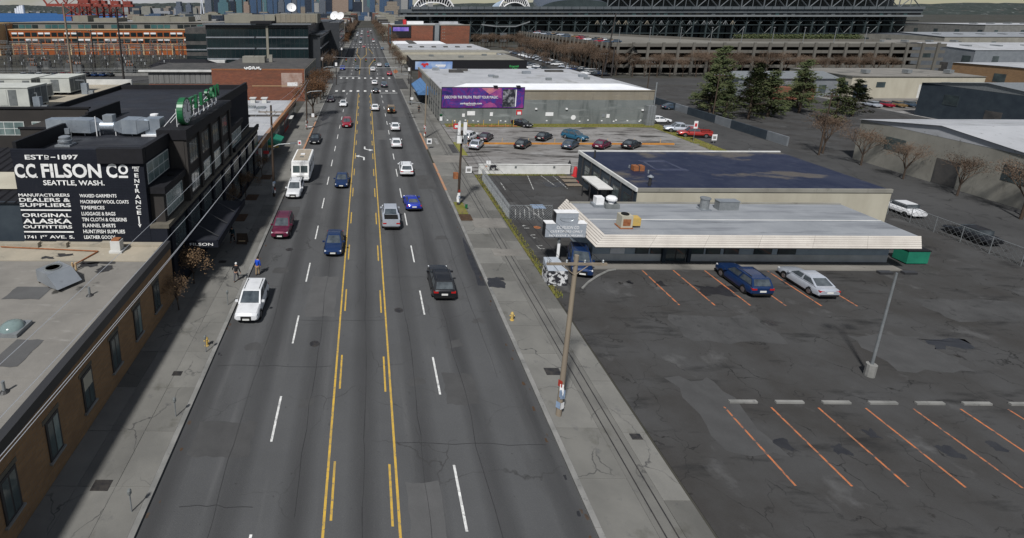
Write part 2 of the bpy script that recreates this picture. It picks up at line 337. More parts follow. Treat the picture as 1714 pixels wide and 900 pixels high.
# ------------------------------------------------------------------ mesh helpers
class MB:
    def __init__(s): s.v = []; s.f = []; s.m = []
    def face(s, pts, m=0):
        n = len(s.v); s.v += [tuple(p) for p in pts]; s.f.append(tuple(range(n, n + len(pts)))); s.m.append(m); return s
    def box(s, x0, x1, y0, y1, z0, z1, m=0, mtop=None):
        n = len(s.v)
        s.v += [(x0, y0, z0), (x1, y0, z0), (x1, y1, z0), (x0, y1, z0), (x0, y0, z1), (x1, y0, z1), (x1, y1, z1), (x0, y1, z1)]
        fs = [(0, 3, 2, 1), (0, 1, 5, 4), (1, 2, 6, 5), (2, 3, 7, 6), (3, 0, 4, 7), (4, 5, 6, 7)]
        for i, f in enumerate(fs):
            s.f.append(tuple(n + k for k in f)); s.m.append(mtop if (mtop is not None and i == 5) else m)
        return s
    def obox(s, c, rz, sx, sy, z0, z1, m=0, mtop=None):   # box turned about z, centre c
        n = len(s.v); s.box(-sx / 2, sx / 2, -sy / 2, sy / 2, z0, z1, m, mtop)
        ca, sa = math.cos(rz), math.sin(rz)
        for i in range(n, len(s.v)):
            x, y, z = s.v[i]; s.v[i] = (c[0] + x * ca - y * sa, c[1] + x * sa + y * ca, z)
        return s
    def tube(s, p, q, r, r2=None, n=6, m=0, cap=True):
        p = Vector(p); q = Vector(q); r2 = r if r2 is None else r2
        d = (q - p)
        if d.length < 1e-6: return s
        d.normalize()
        a = d.cross(Vector((0, 0, 1)) if abs(d.z) < .9 else Vector((1, 0, 0))).normalized(); b = d.cross(a)
        k = len(s.v)
        for i in range(n):
            t = 2 * math.pi * i / n; o = a * math.cos(t) + b * math.sin(t)
            s.v.append(tuple(p + o * r)); s.v.append(tuple(q + o * r2))
        for i in range(n):
            j = (i + 1) % n
            s.f.append((k + 2 * i, k + 2 * i + 1, k + 2 * j + 1, k + 2 * j)); s.m.append(m)
        if cap:
            s.f.append(tuple(k + 2 * i for i in range(n))); s.m.append(m)
            s.f.append(tuple(k + 2 * i + 1 for i in reversed(range(n)))); s.m.append(m)
        return s
    def path(s, pts, r, n=5, m=0):
        for a, b in zip(pts, pts[1:]): s.tube(a, b, r, n=n, m=m)
        return s
    def prism(s, pts, z0, z1, m=0, mtop=None):
        n = len(pts)
        s.face([(x, y, z0) for x, y in reversed(pts)], m); s.face([(x, y, z1) for x, y in pts], m if mtop is None else mtop)
        for i in range(n):
            a, b = pts[i], pts[(i + 1) % n]
            s.face([(a[0], a[1], z0), (b[0], b[1], z0), (b[0], b[1], z1), (a[0], a[1], z1)], m)
        return s
    def lathe(s, prof, c=(0, 0, 0), n=14, m=0):
        k = len(s.v)
        for r, z in prof:
            for i in range(n):
                t = 2 * math.pi * i / n; s.v.append((c[0] + r * math.cos(t), c[1] + r * math.sin(t), c[2] + z))
        for j in range(len(prof) - 1):
            for i in range(n):
                i2 = (i + 1) % n
                s.f.append((k + j * n + i, k + j * n + i2, k + (j + 1) * n + i2, k + (j + 1) * n + i)); s.m.append(m)
        s.f.append(tuple(k + i for i in reversed(range(n)))); s.m.append(m)
        s.f.append(tuple(k + (len(prof) - 1) * n + i for i in range(n))); s.m.append(m)
        return s
    def mesh(s, name, mats, smooth=None):
        me = bpy.data.meshes.new(name)
        me.from_pydata(s.v, [], s.f); me.update()
        for mm in ([mats] if isinstance(mats, str) else mats): me.materials.append(MATS[mm])
        me.polygons.foreach_set('material_index', s.m)
        if smooth:
            bm = bmesh.new(); bm.from_mesh(me); bmesh.ops.remove_doubles(bm, verts=bm.verts, dist=1e-4); bm.to_mesh(me); bm.free()
            me.polygons.foreach_set('use_smooth', [True] * len(me.polygons)); me.set_sharp_from_angle(angle=R(smooth))
        return me
    def build(s, name, mats, parent=None, smooth=None, loc=None, kind=None):
        return link(name, s.mesh(name, mats, smooth), parent, loc, kind)
def link(name, me, parent=None, loc=None, kind=None, local=False):
    o = bpy.data.objects.new(name, me); COL.objects.link(o)
    if loc is not None: o.location = loc
    if parent is not None:
        o.parent = parent
        if not local: o.matrix_parent_inverse = Matrix.Translation(-Vector(root_loc(parent)))
    if kind: o['kind'] = kind
    return o
ROOT = {}
def root_loc(o): return ROOT.get(o.name, (0, 0, 0))
def tag(o, label, cat, group=None):
    o['label'] = label; o['category'] = cat
    if group: o['group'] = group
    return o
def thing(name, label, cat, loc=(0, 0, 0), rz=0, group=None):
    o = bpy.data.objects.new(name, None); COL.objects.link(o)
    o.location = loc; o.rotation_euler = (0, 0, rz); o.empty_display_size = .3
    ROOT[o.name] = tuple(loc)
    return tag(o, label, cat, group)
def structure(name, mb, mats, **k): return mb.build(name, mats, kind='structure', **k)
def sub(name, mb, mats, parent, **k):   # a sub-part (parent is a part mesh whose own matrix is world-aligned)
    o = link(name, mb.mesh(name, mats, k.get('smooth')), None)
    o.parent = parent; return o
def B(*a, **k): return MB().box(*a, **k)

def text_mesh(body, mats, o, U, V, w, h, depth=.012, bold=0.0, shear=0):
    """lettering fitted to a w x h rectangle whose lower left corner is o"""
    cu = bpy.data.curves.new('lettering', 'FONT'); cu.body = body; cu.extrude = 0; cu.offset = bold; cu.resolution_u = 3; cu.shear = shear
    ob = bpy.data.objects.new('lettering', cu); COL.objects.link(ob)
    dg = bpy.context.evaluated_depsgraph_get(); dg.update()
    me = bpy.data.meshes.new_from_object(ob.evaluated_get(dg))
    bpy.data.objects.remove(ob)
    xs = [v.co.x for v in me.vertices]; ys = [v.co.y for v in me.vertices]
    x0, x1, y0, y1 = min(xs), max(xs), min(ys), max(ys)
    U = Vector(U); V = Vector(V); Nn = U.cross(V); o = Vector(o)
    for v in me.vertices:
        v.co = o + U * ((v.co.x - x0) / max(x1 - x0, 1e-6) * w) + V * ((v.co.y - y0) / max(y1 - y0, 1e-6) * h) + Nn * depth
    me.materials.clear(); me.materials.append(MATS[mats]); me.name = 'lettering'
    return me
def text_on_y(body, m, px, Y, parent, bold=.0, name='lettering', proud=.03):
    """lettering on a wall that faces the camera (plane Y), fitted to a pixel rectangle x0,y0,x1,y1"""
    x0, y0, x1, y1 = px; ym = (y0 + y1) / 2
    a = PY(x0, ym, Y); b = PY(x1, ym, Y); zt = PY((x0 + x1) / 2, y0, Y).z; zb = PY((x0 + x1) / 2, y1, Y).z
    me = text_mesh(body, m, (a.x, Y, zb), (1, 0, 0), (0, 0, 1), b.x - a.x, zt - zb, proud, bold)
    return link(name, me, parent)
def wall_quad(mb, x0, x1, z0, z1, Y, m=0): return mb.face([(x0, Y, z0), (x1, Y, z0), (x1, Y, z1), (x0, Y, z1)], m)
# ================================================================== ground, road, pavements
structure('ground', MB().face([(-9000, -300, 0), (9000, -300, 0), (9000, 9000, 0), (-9000, 9000, 0)]), 'earth')
KL, KR = -10.5, 10.78        # kerb faces of the avenue
PL, PR = -15.85, 16.1       # property lines
road = structure('road', B(KL, KR, -60, 760, -.3, .006), 'asphalt')
structure('side_street', B(-190, KL - .003, 174, 191, -.3, .005), 'side_asphalt')
structure('side_street', B(KR + .003, 62.9, 163, 187, -.3, .005), 'side_asphalt')
structure('side_street', B(62.95, 75, -60, 420, -.3, .007), 'side_asphalt')
structure('side_street', B(75.003, 260, 172, 190, -.3, .005), 'side_asphalt')
structure('water', MB().face([(-9000, 1150, .6), (-560, 1150, .6), (-560, 5200, .6), (-9000, 5200, .6)]), 'water')
structure('parking_lot', B(PR + .2, 60.5, 74.6, 110.3, -.3, .03), 'lot_gravel')
structure('parking_lot', B(PR + .2, 62.8, -50, 74.3, -.3, .028), 'dark_lot')
structure('parking_lot', B(65, 91, 192, 330, -.3, .02), 'side_asphalt')
structure('parking_lot', B(-200, -70, 181.5, 194, -.3, .03), 'side_asphalt')

# pavements: a bed of mortar with separate concrete slabs on it
def pavement(x0, x1, y0, y1, cols, step, skip=None):
    bed = structure('pavement', B(x0 + .02, x1 - .02, y0, y1, -.2, .105), 'kerb_concrete')
    meshes = {}
    y = y0; k = 0
    while y < y1 - .2:
        ln = min(step, y1 - y)
        for a, b in zip(cols, cols[1:]):
            key = (round(b - a, 3), round(ln, 2))
            if key not in meshes:
                hx, hy = (b - a) / 2 - .014, ln / 2 - .016
                q = MB().box(-hx, hx, -hy, hy, .06, .13)
                meshes[key] = q.mesh('slab', 'concrete')
            o = link('slab', meshes[key], bed, local=True)
            o.location = ((a + b) / 2, y + ln / 2, random.uniform(-.006, .008))
            o.rotation_euler = (random.uniform(-.002, .002), random.uniform(-.002, .002), 0)
        y += ln; k += 1
    return bed
pavement(PL, KL - .3, -22, 173, [PL, -14.52, -12.55, KL - .3], 3.62)
pavement(PL - 2, KL - .3, 192, 420, [PL - 2, KL - .3], 9)
pavement(KR + .3, 13.55, -22, 161, [KR + .3, 13.55], 3.4)
pavement(14.75, PR, -22, 161, [14.75, PR], 4.3)
pavement(KR + .3, PR + 1, 188, 420, [KR + .3, PR + 1], 9)
# railway spur set in the paving
bed = structure('track_bed', B(13.552, 14.748, -22, 330, -.2, .128), 'concrete')
for x in (13.86, 14.42):
    sub('rail', MB().box(x - .035, x + .035, -22, 330, .1, .136), 'steel_rail', bed)
# kerbs, stone by stone
def kerb(x0, x1, y0, y1, m, nm='kerb'):
    base = structure(nm, B(x0, x1, y0, y1, -.2, .08), m)
    n = max(1, round((y1 - y0) / 6)); L = (y1 - y0) / n
    me = MB().box(x0, x1, -L / 2 + .01, L / 2 - .01, .04, .145).mesh('kerb_stone', m)
    for i in range(n):
        o = link('kerb_stone', me, base, local=True); o.location = (0, y0 + L * (i + .5), random.uniform(-.006, .006))
kerb(KL - .3, KL, -22, 82, 'kerb_concrete'); kerb(KL - .3, KL, 82, 112, 'kerb_orange', 'painted_kerb'); kerb(KL - .3, KL, 112, 173, 'kerb_concrete')
kerb(KL - .3, KL, 192, 420, 'kerb_concrete')
kerb(KR, KR + .3, -22, 67, 'kerb_concrete'); kerb(KR, KR + .3, 67, 80, 'kerb_orange', 'painted_kerb'); kerb(KR, KR + .3, 89, 101, 'kerb_orange', 'painted_kerb')
kerb(KR, KR + .3, 101, 161, 'kerb_concrete'); kerb(KR, KR + .3, 188, 420, 'kerb_concrete')
# driveway ramp and asphalt patches across the right pavement
for (x0, x1, y0, y1, m) in ((11.0, 16.0, 80.4, 84.5, 'grey_roof'), (12.3, 15.9, 54.5, 57.2, 'grey_roof'), (12.8, 15.9, 47.6, 49.1, 'grey_roof'), (14.9, 16.0, 86, 92, 'side_asphalt'), (12.9, 13.5, 92, 97, 'kerb_concrete')):
    structure('paving_patch', B(x0, x1, y0, y1, .1, .15), m)

# ------------------------------------------------------------------ road markings
def mark(name, pts, m, z=.012):
    o = link(name, MB().face([(x, y, z) for x, y in pts]).mesh(name, m), road, local=True); return o
def stripe(name, x, y0, y1, wd, m, z=.012): return mark(name, [(x - wd / 2, y0), (x + wd / 2, y0), (x + wd / 2, y1), (x - wd / 2, y1)], m, z)
for a, b in ((-40, 153), (200, 345)):
    if a < 0:
        stripe('solid_line', -1.88, a, b, .13, 'paint_yellow'); stripe('solid_line', 1.70, a, b, .13, 'paint_yellow')
    else:
        stripe('solid_line', -2.1, a, 262, .14, 'paint_yellow'); stripe('solid_line', 1.8, a, 230, .14, 'paint_yellow')
def dashes(x, y0, wd, m, cyc, ln, ymax, ymin=-30):
    me = MB().face([(-wd / 2, -ln / 2, 0), (wd / 2, -ln / 2, 0), (wd / 2, ln / 2, 0), (-wd / 2, ln / 2, 0)]).mesh('lane_dash', m)
    y = y0
    while y - cyc > ymin: y -= cyc
    while y < ymax:
        o = link('lane_dash', me, road, local=True); o.location = (x, y + ln / 2, .0125); y += cyc
dashes(-5.2, G(516, 471.5).y, .13, 'paint_white', 9.0, 3.6, 152)
dashes(4.81, G(694, 439).y, .13, 'paint_white', 9.0, 3.7, 152)
dashes(-1.55, G(582, 434.7).y, .12, 'paint_yellow', 9.0, 3.4, 148)
dashes(1.37, G(637, 437).y, .12, 'paint_yellow', 9.0, 3.5, 148)
dashes(-5.2, 200, .14, 'paint_white', 12, 4, 340, 196); dashes(4.9, 200, .14, 'paint_white', 12, 4, 340, 196)
# flared turn lane far ahead
for pts in ([(-2.1, 262), (-4.6, 300), (-4.6, 345)], [(-2.1, 262), (.8, 292), (.8, 345)], [(1.8, 230), (4.4, 262)], [(4.4, 300), (2.2, 345)]):
    for a, b in zip(pts, pts[1:]):
        mark('solid_line', [(a[0] - .1, a[1]), (a[0] + .1, a[1]), (b[0] + .1, b[1]), (b[0] - .1, b[1])], 'paint_yellow', .0135)
# ladder crossings
for yy, x0, x1 in ((156.2, -9.6, 9.8), (187.5, -9.6, 9.8), (352, -9, 9.5), (384, -9, 9.5)):
    n = 9
    for i in range(n):
        x = x0 + (x1 - x0) * (i + .5) / n
        stripe('crossing_bar', x, yy, yy + 3.0, .75, 'paint_white', .0128)
stripe('stop_line', 5.8, 153.4, 153.9, 7.6, 'paint_white', .0131)
stripe('stop_line', -5.8, 193.0, 193.5, 7.6, 'paint_white', .0131)
# two turn arrows
def arrow(x, y, s, flip):
    f = -1 if flip else 1
    pts = [(.12, 0), (.12, 1.5), (-.55, 2.2), (-.55, 1.75), (-1.25, 2.45), (-.55, 3.15), (-.55, 2.65), (.38, 1.75), (.38, 0)]
    if flip: pts = [(-px, -py) for px, py in pts]
    me = MB().face([(x + a * s, y + b * s, .0127) for a, b in pts]).mesh('turn_arrow', 'paint_white'); link('turn_arrow', me, road, local=True)
arrow(-.35, 82.0, 1.0, False); arrow(.25, 90.8, 1.0, True)
for i, (x, y) in enumerate(((-7.6, 49.0), (-3.6, 33.5), (6.9, 64.5), (2.8, 38.0))):
    me = MB().lathe([(.36, 0), (.36, .006), (.3, .008)], n=18).mesh('manhole_cover', 'steel_rail')
    o = link('manhole_cover', me); o.location = (x, y, .008)
    tag(o, ['dark round manhole cover near the maroon SUV at the left kerb', 'round manhole cover in the left lane nearest the bottom of the picture', 'round manhole cover behind the bright blue sports car', 'round manhole cover in the lane behind the silver pickup'][i], 'manhole cover', 'manhole covers in the avenue')

# ================================================================== tan-brick shop in the near left corner
YF = 39.5
t = thing('brick_shop', 'low tan brick shop with cream and grey flat roof below the painted black wall', 'building', (-28, 20, 0))
B(-52, PL, -25, YF - .12, 0, 4.75).build('wall', 'tan_brick', t)
rf = B(-51.6, PL - .42, -24.6, 36.4, 4.752, 4.96).build('roof', 'grey_roof', t)
sub('cream_strip', B(-51.6, PL - .42, 36.42, YF - .13, 4.753, 5.02), 'cream_roof', rf)
for k in range(-9, 12):   # felt laps
    sub('felt_lap', B(-51.6, PL - .42, k * 3.05 + 2, k * 3.05 + 2.09, 4.962, 4.972), 'grey_roof', rf)
sub('drain_pipe', MB().tube((-29.2, YF - .9, 5.1), (-21.0, YF - 1.6, 5.1), .05).tube((-21.0, YF - 1.6, 5.1), (-22.5, 33, 5.05), .05), 'rust', rf)
B(PL - .42, PL + .06, -25, YF - .14, 4.754, 5.34).build('coping', 'dark_frame', t)
B(-52, PL - .43, YF - .62, YF - .13, 5.03, 5.22).build('back_kerb', 'cream_roof', t)
for i in range(12):
    y = 36.4 - i * 3.4
    if y < -10: break
    wn = MB().box(PL + .002, PL + .07, y - 1.1, y, 1.3, 3.6).build('window', 'dark_frame', t)
    sub('pane', B(PL + .07, PL + .08, y - .98, y - .6, 1.45, 3.45), 'window_glass', wn); sub('pane', B(PL + .07, PL + .08, y - .5, y - .12, 1.45, 3.45), ['window_glass', 'pale_glass', 'window_glass'][i % 3], wn)
    sub('sill', B(PL + .003, PL + .16, y - 1.2, y + .1, 1.2, 1.3), 'kerb_concrete', wn); sub('lintel', B(PL + .003, PL + .03, y - 1.25, y + .15, 3.6, 3.85), 'tan_stone', wn)
    if i in (3, 7): sub('blind', B(PL + .081, PL + .085, y - .98, y - .12, 2.6, 3.45), 'beige_wall', wn)
for (x, y, ln) in ((-27.5, 38.6, 1.3), (-24.9, 38.6, 1.0), (-21.2, 38.7, 1.1)):
    B(x, x + ln, y, y + .45, 5.03, 5.42).build('roof_curb', 'cream_roof', t)
# condenser, chimney and stub pipes on that roof
q = G(95, 470, 5.0)
c = thing('condenser_unit', 'square grey condenser with sloped hood on the near grey roof', 'air conditioner', (q.x, q.y, 4.96), R(-32))
MB().box(-1.0, .55, -.8, .8, .12, 1.0).build('cabinet', 'light_metal', c).matrix_parent_inverse = Matrix()
fan = MB().lathe([(.55, 0), (.55, .06), (.47, .06), (.45, .0)], (-.25, 0, 1.0), 18).build('fan_ring', 'louvre', c); fan.matrix_parent_inverse = Matrix()
o = MB().face([(.57, -.85, 1.0), (.57, .85, 1.0), (1.75, .85, .25), (1.75, -.85, .25)]).face([(.57, -.85, .15), (1.75, -.85, .25), (.57, -.85, 1.0)]).face([(.57, .85, .15), (.57, .85, 1.0), (1.75, .85, .25)]).face([(.57, -.85, .15), (.57, .85, .15), (1.75, .85, .25), (1.75, -.85, .25)]).build('sloped_hood', 'light_metal', c); o.matrix_parent_inverse = Matrix()
for sx in (-.85, .4):
    o = MB().box(sx, sx + .12, -.8, .8, -.02, .12).build('skid', 'wood_pole', c); o.matrix_parent_inverse = Matrix()
q = G(197, 421, 5.0)
c = thing('chimney_vent', 'small square white vent stack with rusty cap beside the painted wall', 'vent', (q.x, q.y, 5.02))
MB().prism([(q.x - .5, q.y - .4), (q.x + .5, q.y - .4), (q.x + .5, q.y + .4), (q.x - .5, q.y + .4)], 5.02, 5.2).box(q.x - .38, q.x + .38, q.y - .32, q.y + .32, 5.2, 6.0).build('stack', 'shop_white', c)
B(q.x - .3, q.x + .3, q.y - .25, q.y + .25, 6.0, 6.12).build('cap', 'rust', c)
q = G(125, 452, 5.0)
c = thing('vent_pipe', 'two thin pinkish vent pipes behind the condenser', 'pipe', (q.x, q.y, 4.96))
for dx in (-.12, .12): MB().tube((q.x + dx, q.y, 4.96), (q.x + dx, q.y, 5.6), .07, n=8).build('pipe', 'terminal_pale', c)

# ================================================================== black brick store with painted wall
XL, XR = -27.75, -17.4
t = thing('brick_store', 'black painted brick store with white lettered wall and rooftop sign', 'building', (-22, 58, 0))
FB = t
wl = B(XL, XR, YF, 77.2, 0, 12.2).build('wall', 'black_paint', t)
B(-36.2, XL - .003, 58.2, 79.3, 0, 12.19).build('wall', 'black_paint', t)
rf = MB().face([(XL + .3, YF + .3, 12.22), (XR - .3, YF + .3, 12.22), (XR - .3, 77, 12.22), (XL + .3, 77, 12.22)]).build('roof', 'black_roof', t)
sub('roof_wing', MB().face([(-35.9, 58.4, 12.215), (XL + .29, 58.4, 12.215), (XL + .29, 79, 12.215), (-35.9, 79, 12.215)]), 'black_roof', rf)
for k in range(1, 9): sub('felt_lap', B(XL + .3, XR - .3, YF + k * 4.2, YF + k * 4.2 + .1, 12.222, 12.236), 'black_roof', rf)
# parapets (front, street side, back, left)
B(XL - .05, -20.9, YF - .015, YF + .3, 12.201, 12.95).build('parapet', 'black_paint', t)
B(-20.898, XR + .1, YF - .25, YF + .32, 11.9, 13.1).build('parapet', 'trim_black', t)
B(XR - .32, XR + .12, YF + .33, 44.9, 11.95, 13.06).build('parapet', 'trim_black', t)
B(XL - .02, XL + .28, YF + .31, 51, 12.201, 13.5).build('parapet', 'trim_black', t)
B(XL - .02, XL + .28, 51.01, 58.0, 12.201, 13.7).build('parapet', 'trim_black', t)
B(-36.2, XR + .02, 79.0 - 1.9, 79.3 - 1.9, 12.201, 12.85).build('parapet', 'trim_black', t)
B(XR - .3, XR + .02, 61.2, 77.05, 12.201, 13.3).build('parapet', 'trim_black', t)
# street side: projecting ground storey with stone ledge
B(XR + .002, -16.02, YF + .02, 76.4, 0, 6.35).build('lower_wall', 'black_paint', t)
B(XR + .003, -15.85, YF + .0, 76.42, 6.352, 6.68).build('ledge', 'tan_stone', t)
B(-16.1, -15.78, 62, 76.5, 6.69, 7.15).build('parapet', 'trim_black', t)
# second-storey bay with window below the big corner window
B(XR + .004, -16.3, YF + .6, 45.0, 6.69, 9.2).build('bay', 'brown_paint', t)
B(XR + .005, -16.05, YF + .35, 45.05, 9.202, 9.75).build('bay_top', 'trim_black', t)
MB().lathe([(.3, 0), (.3, .12), (.2, .14)], (-16.7, 43.1, 9.752), 10).build('bay_vent', 'interior_dark', t)
def xwin(parent, X, y0, y1, z0, z1, nv, nh, frame='white_frame', glass='window_glass', fr=.09):
    """a window in a wall that faces +X"""
    wn = MB().box(X + .001, X + .05, y0, y1, z0, z1).build('window', frame, parent)
    py = (y1 - y0 - fr) / nv; pz = (z1 - z0 - fr) / nh
    for i in range(nv):
        for j in range(nh):
            sub('pane', B(X + .05, X + .062, y0 + fr + py * i, y0 + py * (i + 1), z0 + fr + pz * j, z0 + pz * (j + 1)), glass, wn)
    return wn
xwin(t, XR, 40.0, 44.6, 9.95, 11.7, 4, 2, glass='pale_glass')
xwin(t, -16.3, 40.6, 44.4, 7.0, 8.9, 4, 2, glass='pale_glass')
# tall sign pavilion
B(XR + .006, -16.06, 45.06, 61.0, 6.69, 12.4).build('pavilion', 'brown_paint', t)
B(-18.4, -15.75, 44.95, 61.1, 12.402, 13.3).build('cornice', 'trim_black', t)
for i in range(5):
    B(-16.05, -15.82, 45.1 + i * 3.75, 45.7 + i * 3.75, 6.69, 12.4).build('pilaster', 'brown_paint', t)
for i in range(4):
    y0 = 46.15 + i * 3.75
    for z0, z1, gl in ((9.75, 11.9, 'window_glass'), (7.0, 8.9, 'pale_glass' if i in (1, 2) else 'window_glass')):
        xwin(t, -16.06, y0, y0 + 2.6, z0, z1, 3, 1, frame='dark_frame' if gl == 'window_glass' else 'white_frame', glass=gl, fr=.12)
# far block past the pavilion
B(XR + .007, -16.2, 61.3, 67.3, 6.69, 9.4).build('bay', 'brown_paint', t)
B(XR + .008, -15.95, 61.15, 67.5, 9.402, 9.95).build('bay_top', 'trim_black', t)
xwin(t, -16.2, 61.9, 66.7, 7.2, 9.0, 4, 1, glass='pale_glass')
xwin(t, XR, 62.0, 64.0, 10.2, 12.0, 2, 1, glass='pale_glass')
# ground-floor street front: piers, windows
for i in range(9):
    y0 = 40.4 + i * 4.05
    B(-16.018, -15.84, y0 - .45, y0 + .25, .13, 6.3).build('pier', 'black_paint', t)
    xwin(t, -16.02, y0 + .5, y0 + 3.2, 3.9, 5.9, 4, 2, frame='dark_frame')
    if i not in (0, 1, 2): xwin(t, -16.02, y0 + .5, y0 + 3.2, .9, 3.4, 3, 2, frame='dark_frame')
# entrance canopy
z = 3.7
p0, p1 = G(330, 405, z), G(358, 405, z); p2 = G(410, 335, z)
cn = MB().box(-15.83, -12.9, p0.y, p2.y, z - .45, z - .05).build('canopy', 'trim_black', t)
sub('canopy_top', B(-15.8, -13.05, p0.y + .15, p2.y - .15, z - .05, z + .0), 'black_roof', cn)
sub('canopy_rim', MB().box(-13.05, -12.88, p0.y - .02, p2.y, z - .5, z + .14).box(-15.83, -12.9, p0.y - .04, p0.y + .12, z - .5, z + .14), 'black_paint', cn)
for k in range(4):
    y = p0.y + 1 + k * 3
    MB().tube((-15.8, y, z + 1.7), (-13.1, y, z + .1), .035, n=6).build('canopy_rod', 'dark_frame', t)
text = text_mesh('FILSON', 'lettering', (-15.4, p0.y - .06, z - .32), (1, 0, 0), (0, 0, 1), 2.05, .26, .01, .01)
link('lettering', text, t)
# painted lettering on the south wall
def L1(body, px, bold=.02):   # px measured in the enlarged tile starting at (0,158)
    s = 5.697; x0, y0, x1, y1 = px
    text_on_y(body, 'lettering', (x0 / s, 158 + y0 / s, x1 / s, 158 + y1 / s), YF, FB, bold)
def L2(body, px, bold=.02):   # tile starting at (0,318)
    s = 5.697; x0, y0, x1, y1 = px
    text_on_y(body, 'lettering', (x0 / s, 318 + y0 / s, x1 / s, 318 + y1 / s), YF, FB, bold)
L1('EST', (238, 575, 415, 620)); L1('D', (424, 578, 468, 606)); L1('1897', (552, 575, 746, 620))
L1('C', (140, 660, 235, 795), .035); L1('C', (250, 660, 343, 795), .035); L1('FILSON', (397, 660, 965, 795), .03); L1('C', (1015, 660, 1115, 795), .035); L1('O', (1128, 668, 1222, 762), .035)
L1('SEATTLE, WASH.', (415, 818, 998, 874))
L1('FIRST', (1263, 688, 1331, 710)); L1('AVE', (1278, 713, 1322, 735)); L1('E', (1283, 752, 1322, 790)); L1('N', (1283, 805, 1330, 842)); L1('T', (1283, 855, 1327, 893))
L2('R', (1290, -12, 1335, 25)); L2('A', (1290, 45, 1340, 82)); L2('N', (1295, 97, 1345, 133)); L2('C', (1298, 148, 1345, 183)); L2('E', (1308, 197, 1347, 233))
for bd, px in (('MANUFACTURERS', (178, 33, 665, 62)), ('DEALERS &', (185, 75, 670, 112)), ('SUPPLIERS', (190, 125, 678, 160)), ('ORIGINAL', (213, 222, 678, 257)), ('ALASKA', (222, 273, 685, 320)),
               ('OUTFITTERS', (224, 335, 690, 365)), ('1741 1', (238, 432, 400, 461)), ('ST', (404, 430, 455, 444)), ('AVE. S.', (475, 432, 712, 461)), ('WAXED GARMENTS', (760, 38, 1112, 70)), ('MACKINAW WOOL COATS', (768, 95, 1228, 128)),
               ('TIMEPIECES', (773, 150, 998, 183)), ('LUGGAGE & BAGS', (780, 208, 1102, 242)), ('TIN CLOTH & OILSKINS', (785, 263, 1210, 298)), ('FLANNEL SHIRTS', (792, 320, 1103, 355)),
               ('HUNT/FISH SUPPLIES', (797, 377, 1193, 412)), ('LEATHER GOODS', (805, 432, 1103, 465))): L2(bd, px)
def bar(x0, y0, x1, y1, base, nm='painted_bar'):
    s = 5.697; ym = (y0 + y1) / 2
    a = PY(x0 / s, base + ym / s, YF); b = PY(x1 / s, base + ym / s, YF); zt = PY(x0 / s, base + y0 / s, YF).z; zb = PY(x0 / s, base + y1 / s, YF).z
    wall_quad(MB(), a.x, b.x, zb, zt, YF - .03).build(nm, 'lettering', FB)
for a in ((485, 594, 530, 602, 158), (425, 612, 468, 618, 158), (1135, 775, 1222, 795, 158), (247, 780, 262, 794, 158), (347, 780, 362, 794, 158), (200, 183, 680, 196, 318), (232, 390, 705, 403, 318), (1322, 250, 1334, 330, 318)): bar(*a)
a = PY(1318 / 5.697, 318 + 325 / 5.697, YF); b = PY(1350 / 5.697, 318 + 325 / 5.697, YF); cpt = PY(1337 / 5.697, 318 + 357 / 5.697, YF)
MB().face([(a.x, YF - .03, a.z), (cpt.x, YF - .03, cpt.z), (b.x, YF - .03, b.z)]).build('painted_arrow_head', 'lettering', FB)

# rooftop sign (frame, round clock face, green block letters, white script bars)
sx, y0, y1 = -16.9, 46.4, 59.3
sg = thing('rooftop_sign', 'green block letter rooftop sign with round clock face and white frame', 'sign', (sx, 53, 13.3))
fr = MB()
for k in range(9):
    y = y0 + (y1 - y0) * k / 8
    fr.tube((sx - .1, y, 13.3), (sx - .1, y, 14.9), .04, n=5); fr.tube((sx - 1.3, y, 13.3), (sx - .1, y, 14.6), .035, n=5)
for zz in (13.45, 14.0, 14.9): fr.tube((sx - .1, y0, zz), (sx - .1, y1, zz), .04, n=5)
fr.build('sign_frame', 'sign_white', sg)
def disc_x(x0, x1, y, z, r, n=28):
    m_ = MB(); k = []
    pts = [(y + r * math.cos(2 * math.pi * i / n), z + r * math.sin(2 * math.pi * i / n)) for i in range(n)]
    m_.face([(x1, a, b) for a, b in pts]); m_.face([(x0, a, b) for a, b in reversed(pts)])
    for i in range(n):
        a, b = pts[i], pts[(i + 1) % n]; m_.face([(x0, *a), (x0, *b), (x1, *b), (x1, *a)])
    return m_
cz, cyy = 14.55, 47.4
ck = disc_x(sx, sx + .55, cyy, cz, 1.25).build('clock_drum', 'sign_green', sg)
sub('clock_face', disc_x(sx + .55, sx + .57, cyy, cz, 1.08), 'sign_white', ck)
tk = MB()
for i in range(12):
    a = 2 * math.pi * i / 12
    tk.tube((sx + .585, cyy + .82 * math.cos(a), cz + .82 * math.sin(a)), (sx + .585, cyy + 1.0 * math.cos(a), cz + 1.0 * math.sin(a)), .03, n=4)
tk.tube((sx + .59, cyy, cz), (sx + .59, cyy + .1, cz + .7), .035, n=4).tube((sx + .59, cyy, cz), (sx + .59, cyy + .5, cz - .1), .035, n=4)
sub('clock_hands', tk, 'trim_black', ck)
for i, ch in enumerate('FILSON'):
    ya = 49.0 + i * 1.72
    me = text_mesh(ch, 'sign_green', (sx + .45, ya, 14.2), (0, 1, 0), (0, 0, 1), .4 if ch == 'I' else 1.25, 1.3, 0, .0)
    bm = bmesh.new(); bm.from_mesh(me); bmesh.ops.remove_doubles(bm, verts=bm.verts, dist=1e-4)
    r_ = bmesh.ops.extrude_face_region(bm, geom=bm.faces[:]); bmesh.ops.translate(bm, vec=(-.3, 0, 0), verts=[v for v in r_['geom'] if isinstance(v, bmesh.types.BMVert)])
    bmesh.ops.recalc_face_normals(bm, faces=bm.faces); bm.to_mesh(me); bm.free()
    link('block_letter', me, sg)
sc_ = MB(); pts = []
